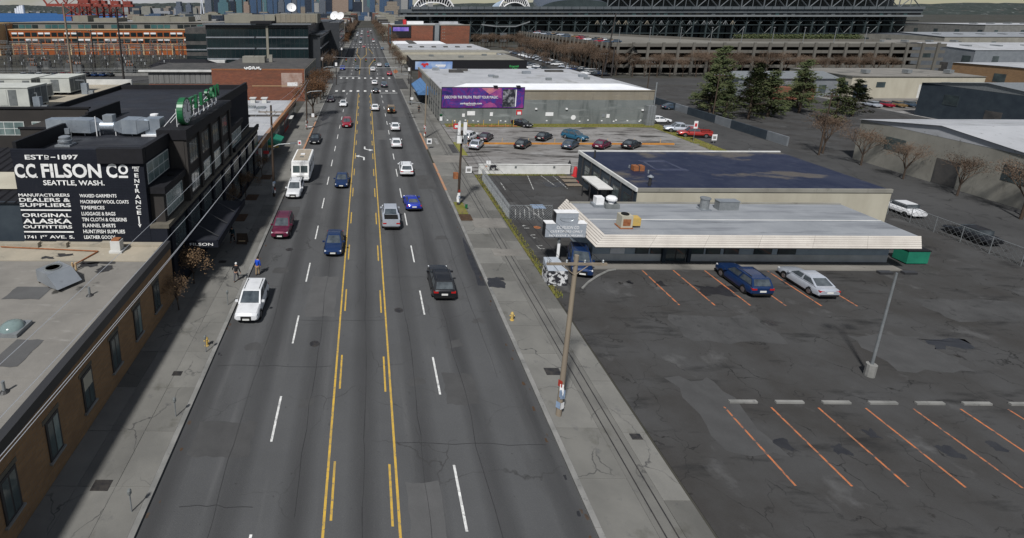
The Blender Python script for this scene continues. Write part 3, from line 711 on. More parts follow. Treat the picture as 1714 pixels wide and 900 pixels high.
for i in range(60):
    u = i / 59; pts.append((sx + .5, 48.7 + u * 8.6, 13.72 + .16 * math.sin(u * 40) + .05 * math.sin(u * 17)))
sc_.path(pts, .045, 5).build('script_tube', 'sign_white', sg)

# silver ductwork and vents on the black roof
yd = 47.6
d = thing('roof_duct', 'silver sheet metal ductwork with fan drum across the black roof', 'duct', (-25, yd, 12.22))
def frust(mb, x0, x1, a, b, za, zb, yc=yd):   # tapered duct: half height a->b centred at height za->zb
    p = [(x0, yc - a, za - a * .8), (x0, yc + a, za - a * .8), (x0, yc + a, za + a * .8), (x0, yc - a, za + a * .8)]
    q = [(x1, yc - b, zb - b * .8), (x1, yc + b, zb - b * .8), (x1, yc + b, zb + b * .8), (x1, yc - b, zb + b * .8)]
    for i in range(4):
        j = (i + 1) % 4; mb.face([p[i], q[i], q[j], p[j]])
    mb.face(p); mb.face(list(reversed(q))); return mb
frust(MB(), -29.4, -26.9, .55, .72, 13.35, 13.2).build('duct_section', 'duct_metal', d)
frust(MB(), -26.88, -25.2, .74, .74, 13.2, 13.15).build('duct_section', 'duct_metal', d)
frust(MB(), -25.18, -24.5, .72, .42, 13.15, 13.1).build('duct_transition', 'duct_metal', d)
MB().tube((-24.5, yd, 13.1), (-23.2, yd, 13.1), .46, n=18).build('fan_drum', 'duct_metal', d, smooth=40)
B(-24.2, -23.3, yd - .3, yd + .5, 13.5, 14.15).build('motor_box', 'light_metal', d)
frust(MB(), -23.2, -22.3, .42, .8, 13.1, 13.2).build('duct_transition', 'duct_metal', d)
frust(MB(), -22.28, -20.9, .82, .82, 13.2, 13.15).build('duct_section', 'duct_metal', d)
frust(MB(), -20.88, -19.9, .8, .5, 13.15, 13.3).build('duct_transition', 'duct_metal', d)
B(-20.3, -18.9, yd - .4, yd + .9, 12.4, 13.85).build('plenum_box', 'duct_metal', d)
B(-20.6, -18.6, yd - .65, yd + 1.15, 12.24, 12.4).build('plenum_base', 'sign_white', d)
for x in (-26.0, -24.6, -23.1, -21.6):
    MB().tube((x, yd - .3, 12.23), (x, yd - .3, 12.7), .045, n=5).tube((x, yd + .3, 12.23), (x, yd + .3, 12.7), .045, n=5).build('duct_leg', 'sign_white', d)
MB().tube((-24.75, yd - .55, 12.23), (-24.75, yd - .55, 14.1), .045, n=6).build('stand_pipe', 'sign_white', d)
q = G(110, 243, 12.25)
v = thing('roof_ventilator', 'round silver mushroom ventilator at the front of the black roof', 'vent', (q.x, q.y, 12.23))
B(q.x - .65, q.x + .65, q.y - .55, q.y + .55, 12.23, 12.38).build('curb', 'light_metal', v)
MB().lathe([(.5, .15), (.5, .3), (.58, .32), (.58, .5), (.48, .52), (.48, .78), (.3, .86), (0.05, .88)], (q.x, q.y, 12.23), 18).build('drum', 'light_metal', v, smooth=35)
q = G(115, 238, 12.25)
v = thing('electrical_box', 'small grey electrical box on posts by the ductwork', 'electrical box', (q.x, q.y, 12.23))
B(q.x - .2, q.x + .2, q.y - .08, q.y + .08, 13.0, 13.5).build('box', 'light_metal', v)
for dx in (-.15, .3): MB().tube((q.x + dx, q.y + .05, 12.23), (q.x + dx, q.y + .05, 13.3), .03, n=5).build('post', 'galvanised', v)
q = G(259, 200, 12.25)
v = thing('roof_ventilator', 'small white ventilator near the middle of the black roof', 'vent', (q.x, q.y, 12.23))
B(q.x - .45, q.x + .45, q.y - .4, q.y + .4, 12.23, 12.4).build('curb', 'sign_white', v)
MB().lathe([(.32, .17), (.32, .45), (.45, .45), (.42, .62), (.1, .68)], (q.x, q.y, 12.23), 12).build('hood', 'sign_white', v)

# ------------------------------------------------------------------ brown annexe west of the store
t = thing('annexe', 'brown flat-roofed annexe with pale windows and light roof behind the duct', 'building', (-40, 62, 0))
B(-34.6, XL - .06, 51.05, 57.9, 0, 12.0).build('wall', 'brown_paint', t)
B(-34.7, XL - .055, 50.95, 51.2, 12.002, 12.2).build('coping', 'trim_black', t)
B(-75, -36.21, 58.0, 80.8, 0, 12.3).build('wall', 'brown_paint', t)
B(-36.2, -31.2, 57.95, 58.195, 0, 12.8).build('wall', 'brown_paint', t)
B(-75.1, -31.0, 57.85, 58.3, 12.802, 12.98).build('coping', 'trim_black', t)
B(-75, -36.22, 58.0, 58.2, 12.301, 12.8).build('parapet', 'brown_paint', t)
B(-74.8, -36.4, 58.3, 80.5, 12.302, 12.42).build('roof', 'cream_roof', t)
B(-75, -36.0, 80.5, 80.9, 12.303, 13.2).build('parapet', 'shop_white', t)
B(-36.5, -36.19, 58.31, 80.48, 12.304, 12.75).build('parapet', 'trim_black', t)
def ywin(parent, Y, x0, x1, z0, z1, nv, nh, frame='white_frame', glass='window_glass', fr=.09):
    wn = MB().box(x0, x1, Y - .05, Y - .001, z0, z1).build('window', frame, parent)
    px_ = (x1 - x0 - fr) / nv; pz = (z1 - z0 - fr) / nh
    for i in range(nv):
        for j in range(nh):
            sub('pane', B(x0 + fr + px_ * i, x0 + px_ * (i + 1), Y - .062, Y - .05, z0 + fr + pz * j, z0 + pz * (j + 1)), glass, wn)
    return wn
for x0 in (-43.6, -38.5 - 8.6, -36.6 - 15): ywin(t, 58.0, x0 + 1.4, x0 + 4.9, 9.7, 11.3, 3, 2, glass='pale_glass')
ywin(t, 58.0, -37.8, -36.3, 10.3, 11.3, 2, 1, glass='pale_glass')
# metal roofed shed in the yard
s_ = thing('metal_shed', 'dark ribbed metal shed with cream skylight strip beside the painted wall', 'shed', (-34, 45, 0))
B(-48, XL - .06, 40.0, 50.9, 0, 8.4).build('wall', 'slate_wall', s_)
rf = MB().face([(-48.2, 39.8, 8.35), (XL - .05, 39.8, 8.35), (XL - .05, 50.9, 10.1), (-48.2, 50.9, 10.1)]).build('roof', 'trim_black', s_)
for k in range(24):
    x = -48 + k * .85
    sub('rib', MB().face([(x, 39.8, 8.36), (x + .1, 39.8, 8.44), (x + .1, 50.9, 10.19), (x, 50.9, 10.11)]).face([(x + .1, 39.8, 8.44), (x + .2, 39.8, 8.36), (x + .2, 50.9, 10.11), (x + .1, 50.9, 10.19)]), 'trim_black', rf)
sub('skylight', MB().face([(-48, 42, 8.82), (XL - .3, 42, 8.82), (XL - .3, 45.2, 9.32), (-48, 45.2, 9.32)]), 'beige_wall', rf)

# white air handlers on the light roof
def air_handler(x0, x1, y0, y1, z0, h, label, nm='air_handler'):
    a = thing(nm, label, 'air handler', ((x0 + x1) / 2, (y0 + y1) / 2, z0), group='air handlers on the annexe roof')
    B(x0, x1, y0, y1, z0 + .35, z0 + h).build('cabinet', 'unit_paint', a)
    B(x0 - .06, x1 + .06, y0 - .06, y1 + .06, z0 + h + .001, z0 + h + .1).build('lid', 'unit_paint', a)
    n = int((x1 - x0) / 1.1)
    for i in range(n):
        xa = x0 + .15 + i * (x1 - x0 - .2) / n
        if i % 3 == 2: continue
        pn = B(xa, xa + (x1 - x0) / n * .82, y0 - .03, y0 - .002, z0 + .55, z0 + h - .2).build('side_panel', 'unit_paint' if i % 3 == 0 else 'louvre', a)
    m_ = int((y1 - y0) / 1.0)
    for j in range(m_):
        ya = y0 + .15 + j * (y1 - y0 - .2) / m_
        B(x1 + .002, x1 + .04, ya, ya + (y1 - y0) / m_ * .8, z0 + .5, z0 + h - .15).build('louvre_panel', 'louvre', a)
    for k in range(4):
        B(x0 + .3 + k * (x1 - x0 - .9) / 3, x0 + .6 + k * (x1 - x0 - .9) / 3, y0 + .1, y1 - .1, z0 - .01, z0 + .35).build('skid', 'trim_black', a)
zr = 12.43
air_handler(-52, -38.3, 58.9, 62.6, zr, 2.55, 'big pale air handler nearest the brown wall')
air_handler(-52, -40.6, 64.8, 67.6, zr, 1.9, 'long grey air handler between the two pale ones')
air_handler(-43.6, -39.7, 70.0, 74.4, zr, 2.3, 'pale air handler nearest the black roof')
air_handler(-58, -45.2, 70.5, 75.4, zr, 2.1, 'pale air handler farthest back on the light roof')
for i, (x, y, lb) in enumerate(((-38.1, 60.0, 'small light blue pump cabinet beside the nearest air handler'), (-38.6, 71.5, 'small light blue pump cabinet beside the far air handler'))):
    a = thing('pump_cabinet', lb, 'cabinet', (x, y, zr))
    B(x, x + .8, y - .8, y - .2, zr, zr + 1.5).build('cabinet', 'duct_metal', a)
    B(x + .85, x + 1.5, y - .7, y - .3, zr, zr + .5).build('pump', 'light_metal', a)
    MB().path([(x + .4, y - .5, zr + 1.5), (x + .4, y - .5, zr + 1.9), (x - .8, y - .5, zr + 1.9)], .06).build('pipe', 'galvanised', a)
# ================================================================== white-roofed shop row
t = thing('shop_row', 'low shop row with white roof, skylights and orange brown parapet', 'building', (-26, 105, 0))
B(-52, PL, 77.6, 119.5, 0, 3.4).build('wall', 'shop_white', t)
rf = B(-51.7, PL - .5, 77.7, 119.3, 3.402, 3.52).build('roof', 'white_roof', t)
B(PL - .48, PL + .1, 77.55, 119.6, 3.1, 4.0).build('parapet', 'orange_trim', t)
B(-52, PL - .5, 100.2, 100.6, 3.5, 3.85).build('roof_step', 'shop_dark', t)
for k in range(1, 8): sub('roof_seam', B(-51.7, PL - .5, 77.7 + k * 5.1, 77.78 + k * 5.1, 3.521, 3.533), 'shop_white', rf)
for (px, py) in ((391, 180), (405, 180), (420, 180), (437, 181), (391, 191)):
    q = G(px, py, 3.55)
    s_ = B(q.x - .9, q.x + .9, q.y - 1.1, q.y + 1.1, 3.523, 3.8).build('skylight', 'light_metal', t)
    sub('pane', B(q.x - .75, q.x + .75, q.y - .95, q.y + .95, 3.8, 3.84), 'window_glass', s_)
# shop fronts along the pavement
fr = [(78.2, 82.4, 'shop_dark'), (82.6, 88.5, 'shop_white'), (88.7, 95, 'pale_wall'), (95.2, 101, 'shop_dark'), (101.2, 106.5, 'shop_red'), (106.7, 114, 'pale_wall'), (114.2, 119.2, 'shop_dark')]
for y0, y1, m in fr:
    p_ = B(PL + .001, PL + .08, y0, y1, .13, 3.05).build('shopfront', m, t)
    n = 3
    for i in range(n):
        ya = y0 + .3 + i * (y1 - y0 - .4) / n
        sub('pane', B(PL + .081, PL + .1, ya, ya + (y1 - y0 - .6) / n * .86, .7, 2.5), 'window_glass', p_)
aw = MB().face([(PL + .1, 82.6, 3.0), (PL + 1.9, 82.6, 2.35), (PL + 1.9, 88.4, 2.35), (PL + .1, 88.4, 3.0)]).face([(PL + .1, 82.6, 3.0), (PL + .1, 82.6, 2.3), (PL + 1.9, 82.6, 2.35)]).face([(PL + .1, 88.4, 3.0), (PL + 1.9, 88.4, 2.35), (PL + .1, 88.4, 2.3)]).face([(PL + 1.9, 82.6, 2.35), (PL + 1.9, 82.6, 2.05), (PL + 1.9, 88.4, 2.05), (PL + 1.9, 88.4, 2.35)]).build('awning', 'awning_green', t)
sub('valance', B(PL + .2, PL + 1.88, 82.4, 82.58, 1.95, 2.3), 'paint_yellow', aw)
B(PL + .1, PL + .9, 79.0, 79.15, 1.8, 2.3).build('hanging_sign', 'sign_red', t)
B(PL + .1, PL + 1.3, 103, 106, 2.5, 2.62).build('ledge_canopy', 'shop_white', t)
q = G(407, 197, 3.5)
v = thing('roof_pot', 'brown topped roof ventilator on the white shop roof', 'vent', (q.x, q.y, 3.52))
B(q.x - .6, q.x + .6, q.y - .5, q.y + .5, 3.52, 4.3).build('base', 'shop_white', v)
MB().lathe([(.55, .78), (.8, 1.0), (.75, 1.35), (.3, 1.5)], (q.x, q.y, 3.52), 12).build('cowl', 'wood_pole', v)
for i, (px, py) in enumerate(((424, 172), (443, 172))):
    q = G(px, py, 3.5)
    v = thing('roof_fan', ['small white fan box on the white roof below the brick wall, left one', 'small white fan box on the white roof below the brick wall, right one'][i], 'vent', (q.x, q.y, 3.52))
    B(q.x - .5, q.x + .5, q.y - .5, q.y + .5, 3.52, 4.5).build('box', 'shop_white', v)
    B(q.x - .7, q.x + .7, q.y - .7, q.y + .7, 4.5, 4.7).build('cap', 'shop_white', v)

# ================================================================== red brick warehouse with graffiti
YB = 139.0
t = thing('brick_warehouse', 'long red brick warehouse with white graffiti and dark flat roof', 'building', (-28, 155, 0))
B(-40.6, -16.0, YB, 172.5, 0, 8.3).build('wall', 'red_brick', t)
B(-40.62, -15.98, YB - .02, YB + .4, 8.302, 8.6).build('coping', 'rust', t)
B(-40.5, -16.2, YB + .41, 172.3, 8.303, 8.45).build('roof', 'grey_roof', t).data.materials[0] = MATS['shop_dark']
B(-15.999, -15.9, YB + .02, 172.4, 0, 8.5).build('east_wall', 'pale_wall', t)
for k in range(7): B(-15.899, -15.8, YB + 1 + k * 4.7, YB + 1.6 + k * 4.7, 0, 8.4).build('pilaster', 'pale_wall', t)
def ypanel(parent, nm, px, Y, m, proud=.03):
    x0, y0, x1, y1 = px; ym = (y0 + y1) / 2
    a = PY(x0, ym, Y); b = PY(x1, ym, Y); zt = PY(x0, y0, Y).z; zb = PY(x0, y1, Y).z
    return B(a.x, b.x, Y - proud, Y - .002, zb, zt).build(nm, m, parent)
ypanel(t, 'repaired_brick', (471, 122, 506, 146), YB, 'pale_wall', .02).data.materials[0] = mat('patched_brick', (.3, .18, .14, 1), (.4, .31, .27, 1), sc=.5, rough=.9, brick=(.6, .22, (.3, .25, .2, 1), (.24, .13, .1, 1)))
sg = ypanel(t, 'wall_sign', (481, 138, 498, 144), YB, 'sign_white', .08)
ypanel(t, 'wall_pipe', (422, 143.3, 505, 144.2), YB, 'terminal_pale', .06)
gy = YB - .05   # graffiti: a chain of fat rounded strokes
gr = MB()
strokes = [[(409, 112), (410, 115), (413, 116), (415, 114), (412, 113)], [(416, 115), (417, 112), (420, 112), (421, 115), (418, 116), (416, 115)], [(423, 116), (423, 112), (426, 113), (425, 115), (428, 116)], [(429, 116), (430, 112), (432, 115), (434, 112), (434, 116)], [(436, 117), (437, 115)]]
for s_ in strokes:
    gr.path([tuple(PY(x, y, gy)) for x, y in s_], .17, 5)
gr.build('graffiti', 'lettering', t)
for (a, b, c_, d_) in ((406, 94, 422, 104), (424, 95, 440, 104)):
    q0 = G(a, d_ + 1, 8.45); q1 = G(b + 330, d_ + 1, 8.45)
    B(q0.x, q0.x + 3.4, q0.y, q0.y + 3, 8.451, 10.3).build('roof_box', 'pale_wall', t)
q = G(453, 104, 8.45); B(q.x - .5, q.x + .5, q.y, q.y + 1, 8.452, 10.6).build('chimney', 'pale_wall', t)
w_ = thing('boarded_wing', 'low grey boarded wing with white eave left of the red brick warehouse', 'building', (-55, 155, 0))
B(-62, -41.2, 150, 172, 0, 6.6).build('wall', 'grey_boards', w_)
for k in range(14): B(-61.9 + k * 1.5, -60.6 + k * 1.5, 149.9, 149.998, 3.3, 6.4).build('board_panel', 'grey_boards', w_)
B(-62, -41.2, 149.86, 149.997, 0, 3.1).build('brick_base', 'red_brick', w_)
B(-64.5, -40.9, 149.2, 150.4, 6.602, 7.1).build('eave', 'shop_white', w_)
B(-64, -41.0, 150.5, 172, 6.603, 7.0).build('roof', 'shop_dark', w_)

# ================================================================== dark glass office block
YO = 210.0
t = thing('glass_office', 'dark glass office block with pale floor bands and roof dishes', 'building', (-40, 250, 0))
B(-62.5, -22.2, YO, 262, 0, 18.0).build('core', 'office_band', t)
B(-22.2, -17.8, YO + 3, 262, 0, 14.0).build('core', 'office_band', t)
B(-17.79, -12.6, 262, 330, 0, 18.0).build('core', 'office_band', t)
B(-40, -17.8, 262.01, 330, 0, 18.4).build('core', 'office_band', t)
B(-63.2, -21.0, YO - 1.2, 264, 18.002, 18.6).build('roof_slab', 'office_band', t)
B(-63.3, -42.5, YO - 1.25, YO - 1.1, 18.3, 18.62).build('roof_edge', 'light_metal', t); B(-37, -20.9, YO - 1.25, YO - 1.1, 18.3, 18.62).build('roof_edge', 'light_metal', t)
B(-44.5, -36.2, YO - 1.6, YO + 8, 18.602, 19.6).build('upper_slab', 'trim_black', t)
fl = [0.6, 4.9, 9.0, 13.3, 17.4]
for k in range(4):
    z0, z1 = fl[k] + .5, fl[k + 1] - .35
    n = 22
    for i in range(n):
        xa = -62.2 + i * (40.0 / n)
        g_ = 'teal_glass' if (k == 0 and i > 13 and i not in (16, 17, 20)) else 'office_glass'
        B(xa + .06, xa + 40.0 / n - .06, YO - .06, YO - .002, z0, z1).build('window', g_, t)
    segs = ((-62.5, -43.5), (-42.7, -38.9), (-37.8, -22.4))
    if k > 0:
        for a, b in segs: B(a, b, YO - .3, YO - .003, fl[k] - .2, fl[k] + .3).build('floor_band', 'light_metal', t)
    n = 14
    for i in range(n):
        ya = YO + 3.4 + i * (48.0 / n)
        if k < 3: B(-17.798, -17.74, ya + .08, ya + 48.0 / n - .08, z0, z1).build('window', 'office_glass', t)
    if k in (1, 2, 3): B(-17.797, -17.5, YO + 3, 262, fl[k] - .2, fl[k] + .25).build('floor_band', 'light_metal', t)
    for i in range(12):
        ya = 263 + i * 5.5
        B(-12.598, -12.55, ya, ya + 5.2, z0, z1).build('window', 'office_glass', t)
B(-38.8, -37.9, YO - .35, YO - .004, 0.5, 18.0).build('pier', 'beige_box', t)
B(-22.3, -16.8, YO + 2.4, 262.5, 14.002, 14.5).build('terrace', 'office_band', t)
B(-58.5, -37.5, 224, 240, 18.61, 21.9).build('penthouse', 'beige_box', t)
B(-37.4, -19.9, 225, 243, 18.61, 22.3).build('penthouse', 'beige_box', t)
for k in range(8): B(-37.0 + k * 2.1, -35.2 + k * 2.1, 224.9, 224.998, 18.8, 22.0).build('louvre_panel', 'warehouse_band', t)
MB().tube((-42, 224, 19.6), (-42, 224, 27), .15, n=6).build('mast', 'light_metal', t)
def dish(x, y, z, r, label, aim=(.25, -1, .55)):
    d = thing('satellite_dish', label, 'satellite dish', (x, y, z), group='dishes on the glass office')
    a = Vector(aim).normalized(); q = a.to_track_quat('Z', 'Y')
    m_ = MB(); prof = [(r * u, .32 * r * u * u) for u in (.02, .3, .6, .85, 1.0)]
    m_.lathe(prof, n=20); m_.v = [tuple(q @ Vector(v_) + Vector((x, y, z + r * 1.1))) for v_ in m_.v]; m_.f.pop(); m_.m.pop()
    m_.build('reflector', 'sign_white', d, smooth=60)
    f = Vector((x, y, z + r * 1.1)) + a * r * .8
    MB().tube((x, y, z), (x, y, z + r), .14 * r, n=8).build('mount', 'galvanised', d)
    MB().tube(Vector((x, y, z + r * 1.1)), f, .03 * r, n=4).build('feed_arm', 'galvanised', d)
dish(-34.3, 252, 22.3, 2.2, 'large white dish on the tan penthouse of the glass office')
dish(-15.4, 276, 18.4, 2.3, 'left white dish at the street corner of the office roof', (-.5, -1, .5))
dish(-11.2 - 1.5, 282, 18.4, 2.1, 'right white dish at the street corner of the office roof', (-.4, -1, .5))
B(-72, -62.52, YO + 4, 255, 0, 17.0).build('west_wing', 'shop_dark', t)
for k in range(3): B(-72, -63, YO + 3.9, YO + 3.998, 3 + k * 4.4, 5.8 + k * 4.4).build('window', 'office_glass', t)
B(-72, -63, YO + 3.8, YO + 3.997, 8.0, 8.5).build('floor_band', 'light_metal', t)

# ================================================================== orange brick terminal
YT = 290.0
t = thing('terminal_building', 'long orange brick port terminal with pale bands and teal top storey', 'building', (-140, 300, 0))
B(-194, -76, YT, 330, 0, 13.3).build('wall', 'terminal_brick', t)
B(-192, -80, YT + 1.5, 328, 13.302, 17.0).build('top_storey', 'terminal_grey', t)
B(-194.2, -76, YT - .25, YT + 1.6, 13.303, 13.8).build('band', 'terminal_pale', t)
B(-193, -79.5, YT + 1, 329, 17.002, 17.4).build('roof', 'grey_roof', t)
for z in (5.6, 8.9): B(-194, -76, YT - .2, YT - .002, z, z + .4).build('band', 'terminal_pale', t)
B(-194, -76, YT - .2, YT - .003, 2.6, 3.0).build('band', 'terminal_pale', t)
for k in range(15): B(-193.5 + k * 8.0, -192.7 + k * 8.0, YT - .24, YT - .004, 0, 5.6).build('pier', 'terminal_pale', t)
for k in range(30):
    xa = -192.5 + k * 3.62
    for z in (6.5, 9.9):
        wn = B(xa, xa + 2.9, YT - .1, YT - .003, z, z + 2.1).build('window', 'office_glass', t)
        if (k // 2 + int(z)) % 2: sub('blind', B(xa, xa + 2.9, YT - .14, YT - .1, z + 1.2, z + 2.1), 'sign_white', wn)
    if k % 5 != 4:
        B(xa, xa + 3.2, YT + 1.38, YT + 1.498, 14.2, 16.1).build('window', 'teal_glass' if random.random() < .45 else 'office_glass', t)
for (a, b, c_, h) in ((125, 150, 37, 26), (270, 288, 39, 29), (288, 318, 39, 28), (225, 287, 39, 27), (160, 200, 38, 30)):
    q0 = PY(a, c_, 305); q1 = PY(b, c_, 305); zt = PY(a, h, 305).z
    B(q0.x, q1.x, 303 + (a % 7) * .05, 315 + (a % 7) * .1, 17.403, zt).build('roof_block', 'beige_box', t)
y_ = thing('yellow_building', 'pale yellow building at the far left edge', 'building', (-215, 290, 0))
B(-240, -196, 284, 300, 0, 17).build('wall', 'terminal_pale', y_)
for k in range(7):
    for z in (3, 7, 11, 14): B(-236 + k * 5.6, -233.5 + k * 5.6, 283.9, 283.998, z, z + 1.7).build('window', 'office_glass', y_)

# ================================================================== electrical substation
def gantry(x, y, w_, h, label):
    g_ = thing('steel_gantry', label, 'gantry', (x, y, 0), group='substation gantries')
    for sx in (-w_ / 2, w_ / 2):
        m_ = MB()
        for dx, dy in ((-.4, -.4), (.4, -.4), (.4, .4), (-.4, .4)): m_.tube((sx + dx, dy, 0), (sx + dx * .5, dy * .5, h), .09, n=4)
        k = 6
        for i in range(k):
            za, zb = h * i / k, h * (i + 1) / k; s0 = .4 * (1 - .5 * i / k); s1 = .4 * (1 - .5 * (i + 1) / k)
            m_.tube((sx - s0, -s0, za), (sx + s1, -s1, zb), .05, n=3); m_.tube((sx + s0, -s0, za), (sx + s0, s1, zb), .05, n=3)
        o = m_.build('lattice_leg', 'substation_steel', g_); o.matrix_parent_inverse = Matrix()
    m_ = MB()
    for dy, dz in ((-.4, 0), (.4, 0), (-.4, .8), (.4, .8)): m_.tube((-w_ / 2, dy, h - .4 + dz), (w_ / 2, dy, h - .4 + dz), .08, n=4)
    k = int(w_ / 1.2)
    for i in range(k):
        xa = -w_ / 2 + w_ * i / k; xb = -w_ / 2 + w_ * (i + 1) / k
        m_.tube((xa, -.4, h - .4), (xb, -.4, h + .4), .05, n=3)
    o = m_.build('lattice_beam', 'substation_steel', g_); o.matrix_parent_inverse = Matrix()
    for i in range(6):
        xa = -w_ / 2 + w_ * (i + .5) / 6
        o = MB().lathe([(.06, 0), (.16, .1), (.06, .2), (.16, .3), (.06, .4), (.16, .5), (.06, .6), (.16, .7), (.06, .8)], (xa, 0, h - 1.3), 6).build('insulator', 'galvanised' if i % 3 == 0 else 'rust', g_); o.matrix_parent_inverse = Matrix()
    return g_
def copy_tree(o, loc, label=None):
    c = o.copy(); COL.objects.link(c); c.location = loc
    if label: c['label'] = label
    for ch in o.children:
        d = ch.copy(); COL.objects.link(d); d.parent = c
        for e in ch.children:
            f = e.copy(); COL.objects.link(f); f.parent = d
    return c
gl = 'pale lattice steel gantry with insulators in the crowded substation yard'
g0 = gantry(-178, 205, 16, 9, gl)
rs = random.Random(3)
for r_ in range(5):
    for k in range(6):
        if r_ == 0 and k == 0: continue
        copy_tree(g0, (-186 + k * 19 + rs.uniform(-3, 3) + r_ * 2, 205 + r_ * 15 + rs.uniform(-2, 2), rs.uniform(-1.2, .4)))  # rows of gantries
def breaker(x, y, label):
    b_ = thing('transformer', label, 'transformer', (x, y, 0), group='transformers in the substation yard')
    for nm, m_, mt in (('tank', MB().box(-1.6, 1.6, -1.1, 1.1, .4, 3.1).box(-1.9, -1.65, -.9, .9, .6, 2.8).box(1.65, 1.9, -.9, .9, .6, 2.8), 'substation_steel'),
                       ('plinth', MB().box(-2, 2, -1.4, 1.4, -.05, .4), 'kerb_concrete'), ('conservator', MB().tube((-1.2, .4, 3.7), (1.2, .4, 3.7), .4, n=8), 'substation_steel')):
        o = m_.build(nm, mt, b_); o.matrix_parent_inverse = Matrix()
    for i in range(3):
        o = MB().lathe([(.1, 0), (.22, .15), (.1, .3), (.22, .45), (.1, .6), (.22, .75), (.06, 1.3)], (-1 + i, -.4, 3.1), 6).build('bushing', 'rust', b_); o.matrix_parent_inverse = Matrix()
    return b_
b0 = breaker(-184, 199, 'grey transformer with brown bushings among the substation steelwork')
for k in range(15): copy_tree(b0, (-178 + k * 7.4 + rs.uniform(-1.5, 1.5), 199.5 + rs.choice((0, 5, 12, 21)), 0))
def busbar(x, y, label):
    b_ = thing('busbar_stand', label, 'busbar stand', (x, y, 0), group='busbar stands in the substation yard')
    m_ = MB().tube((0, 0, 0), (0, 0, 4.2), .13, n=5).tube((-2.4, 0, 4.2), (2.4, 0, 4.2), .1, n=4); o = m_.build('post', 'substation_dark', b_); o.matrix_parent_inverse = Matrix()
    for i in range(3):
        o = MB().lathe([(.08, 0), (.2, .15), (.08, .3), (.2, .45), (.08, .6), (.2, .75), (.08, .95)], (-2 + i * 2, 0, 4.25), 6).build('insulator', 'galvanised' if i == 1 else 'substation_dark', b_); o.matrix_parent_inverse = Matrix()
    return b_
s0 = busbar(-186, 212, 'dark busbar stand with three stacked insulators in the substation yard')
for r_ in range(4):
    for k in range(18): copy_tree(s0, (-188 + k * 6.6 + rs.uniform(-1, 1), 197 + r_ * 13 + rs.uniform(-2, 2), rs.uniform(-.6, .6)))
fnc = thing('yard_fence', 'long pale fence along the front of the substation yard', 'fence', (-130, 195, 0))
B(-200, -66, 194.9, 195.0, 0, 1.0).build('base_wall', 'kerb_concrete', fnc)
for k in range(46): MB().tube((-200 + k * 2.95, 194.95, 1.0), (-200 + k * 2.95, 194.95, 2.8), .05, n=4).build('post', 'galvanised', fnc)
for z in (1.6, 2.2, 2.75): MB().tube((-200, 194.95, z), (-66, 194.95, z), .035, n=4).build('fence_rail', 'galvanised', fnc)
sh = thing('dark_shed', 'low dark hipped shed between the substation and the brick warehouse', 'shed', (-70, 195, 0))
B(-80, -58, 196, 207, 0, 3.2).build('wall', 'shop_dark', sh)
MB().face([(-81, 195, 3.2), (-57, 195, 3.2), (-61, 201.5, 5.6), (-77, 201.5, 5.6)]).face([(-57, 195, 3.2), (-57, 208, 3.2), (-61, 201.5, 5.6)]).face([(-81, 208, 3.2), (-81, 195, 3.2), (-77, 201.5, 5.6)]).face([(-57, 208, 3.2), (-81, 208, 3.2), (-77, 201.5, 5.6), (-61, 201.5, 5.6)]).build('roof', 'trim_black', sh)
B(-70, -55, 207.2, 209.5, 0, 4.6).build('annexe', 'shop_white', sh)

# tall line poles on the left
def line_pole(base, top, r, m, label, arms=0, arm_w=3):
    b_ = Vector(base); t_ = Vector(top)
    p = thing('utility_pole', label, 'utility pole', tuple(b_))
    MB().tube(b_, t_, r, r * .65, n=10).build('post', m, p, smooth=50)
    for k in range(arms):
        z = t_.z - .6 - k * 1.4
        MB().box(b_.x - arm_w / 2, b_.x + arm_w / 2, b_.y - .1, b_.y + .1, z, z + .18).build('crossarm', m, p)
        for i in range(4):
            x = b_.x - arm_w / 2 + .15 + i * (arm_w - .3) / 3
            MB().lathe([(.04, 0), (.08, .06), (.04, .12), (.08, .18), (.03, .24)], (x, b_.y, z + .18), 6).build('insulator', 'galvanised', p)
    return p
for px, py, tx, ty, r, m, lb, ar in ((122, 131, 105, 6, .42, 'pale_pole', 'tall tan steel mast left of the substation parking row', 0), (208, 139, 199, 12, .36, 'dark_pole', 'tall dark wooden pole right of the parked row', 1),
                                 (160, 118, 151, 50, .3, 'dark_pole', 'right one of two dark poles inside the substation', 1), (137, 120, 124, 52, .3, 'dark_pole', 'left one of two dark poles inside the substation', 1),
                                 (20, 108, 15, 40, .35, 'dark_pole', 'dark lattice pole before the left end of the terminal', 1), (282, 112, 278, 72, .22, 'galvanised', 'short grey pole beside the dark hipped shed', 0),
                                 (325, 107, 324, 68, .22, 'galvanised', 'short grey pole before the right end of the terminal', 0), (225, 122, 222, 85, .2, 'galvanised', 'thin grey pole at the edge of the substation', 0)):
    b_ = G(px, py); tp = PY(tx, ty, b_.y); line_pole((b_.x, b_.y, 0), (b_.x, b_.y, tp.z), r, m, lb, ar)
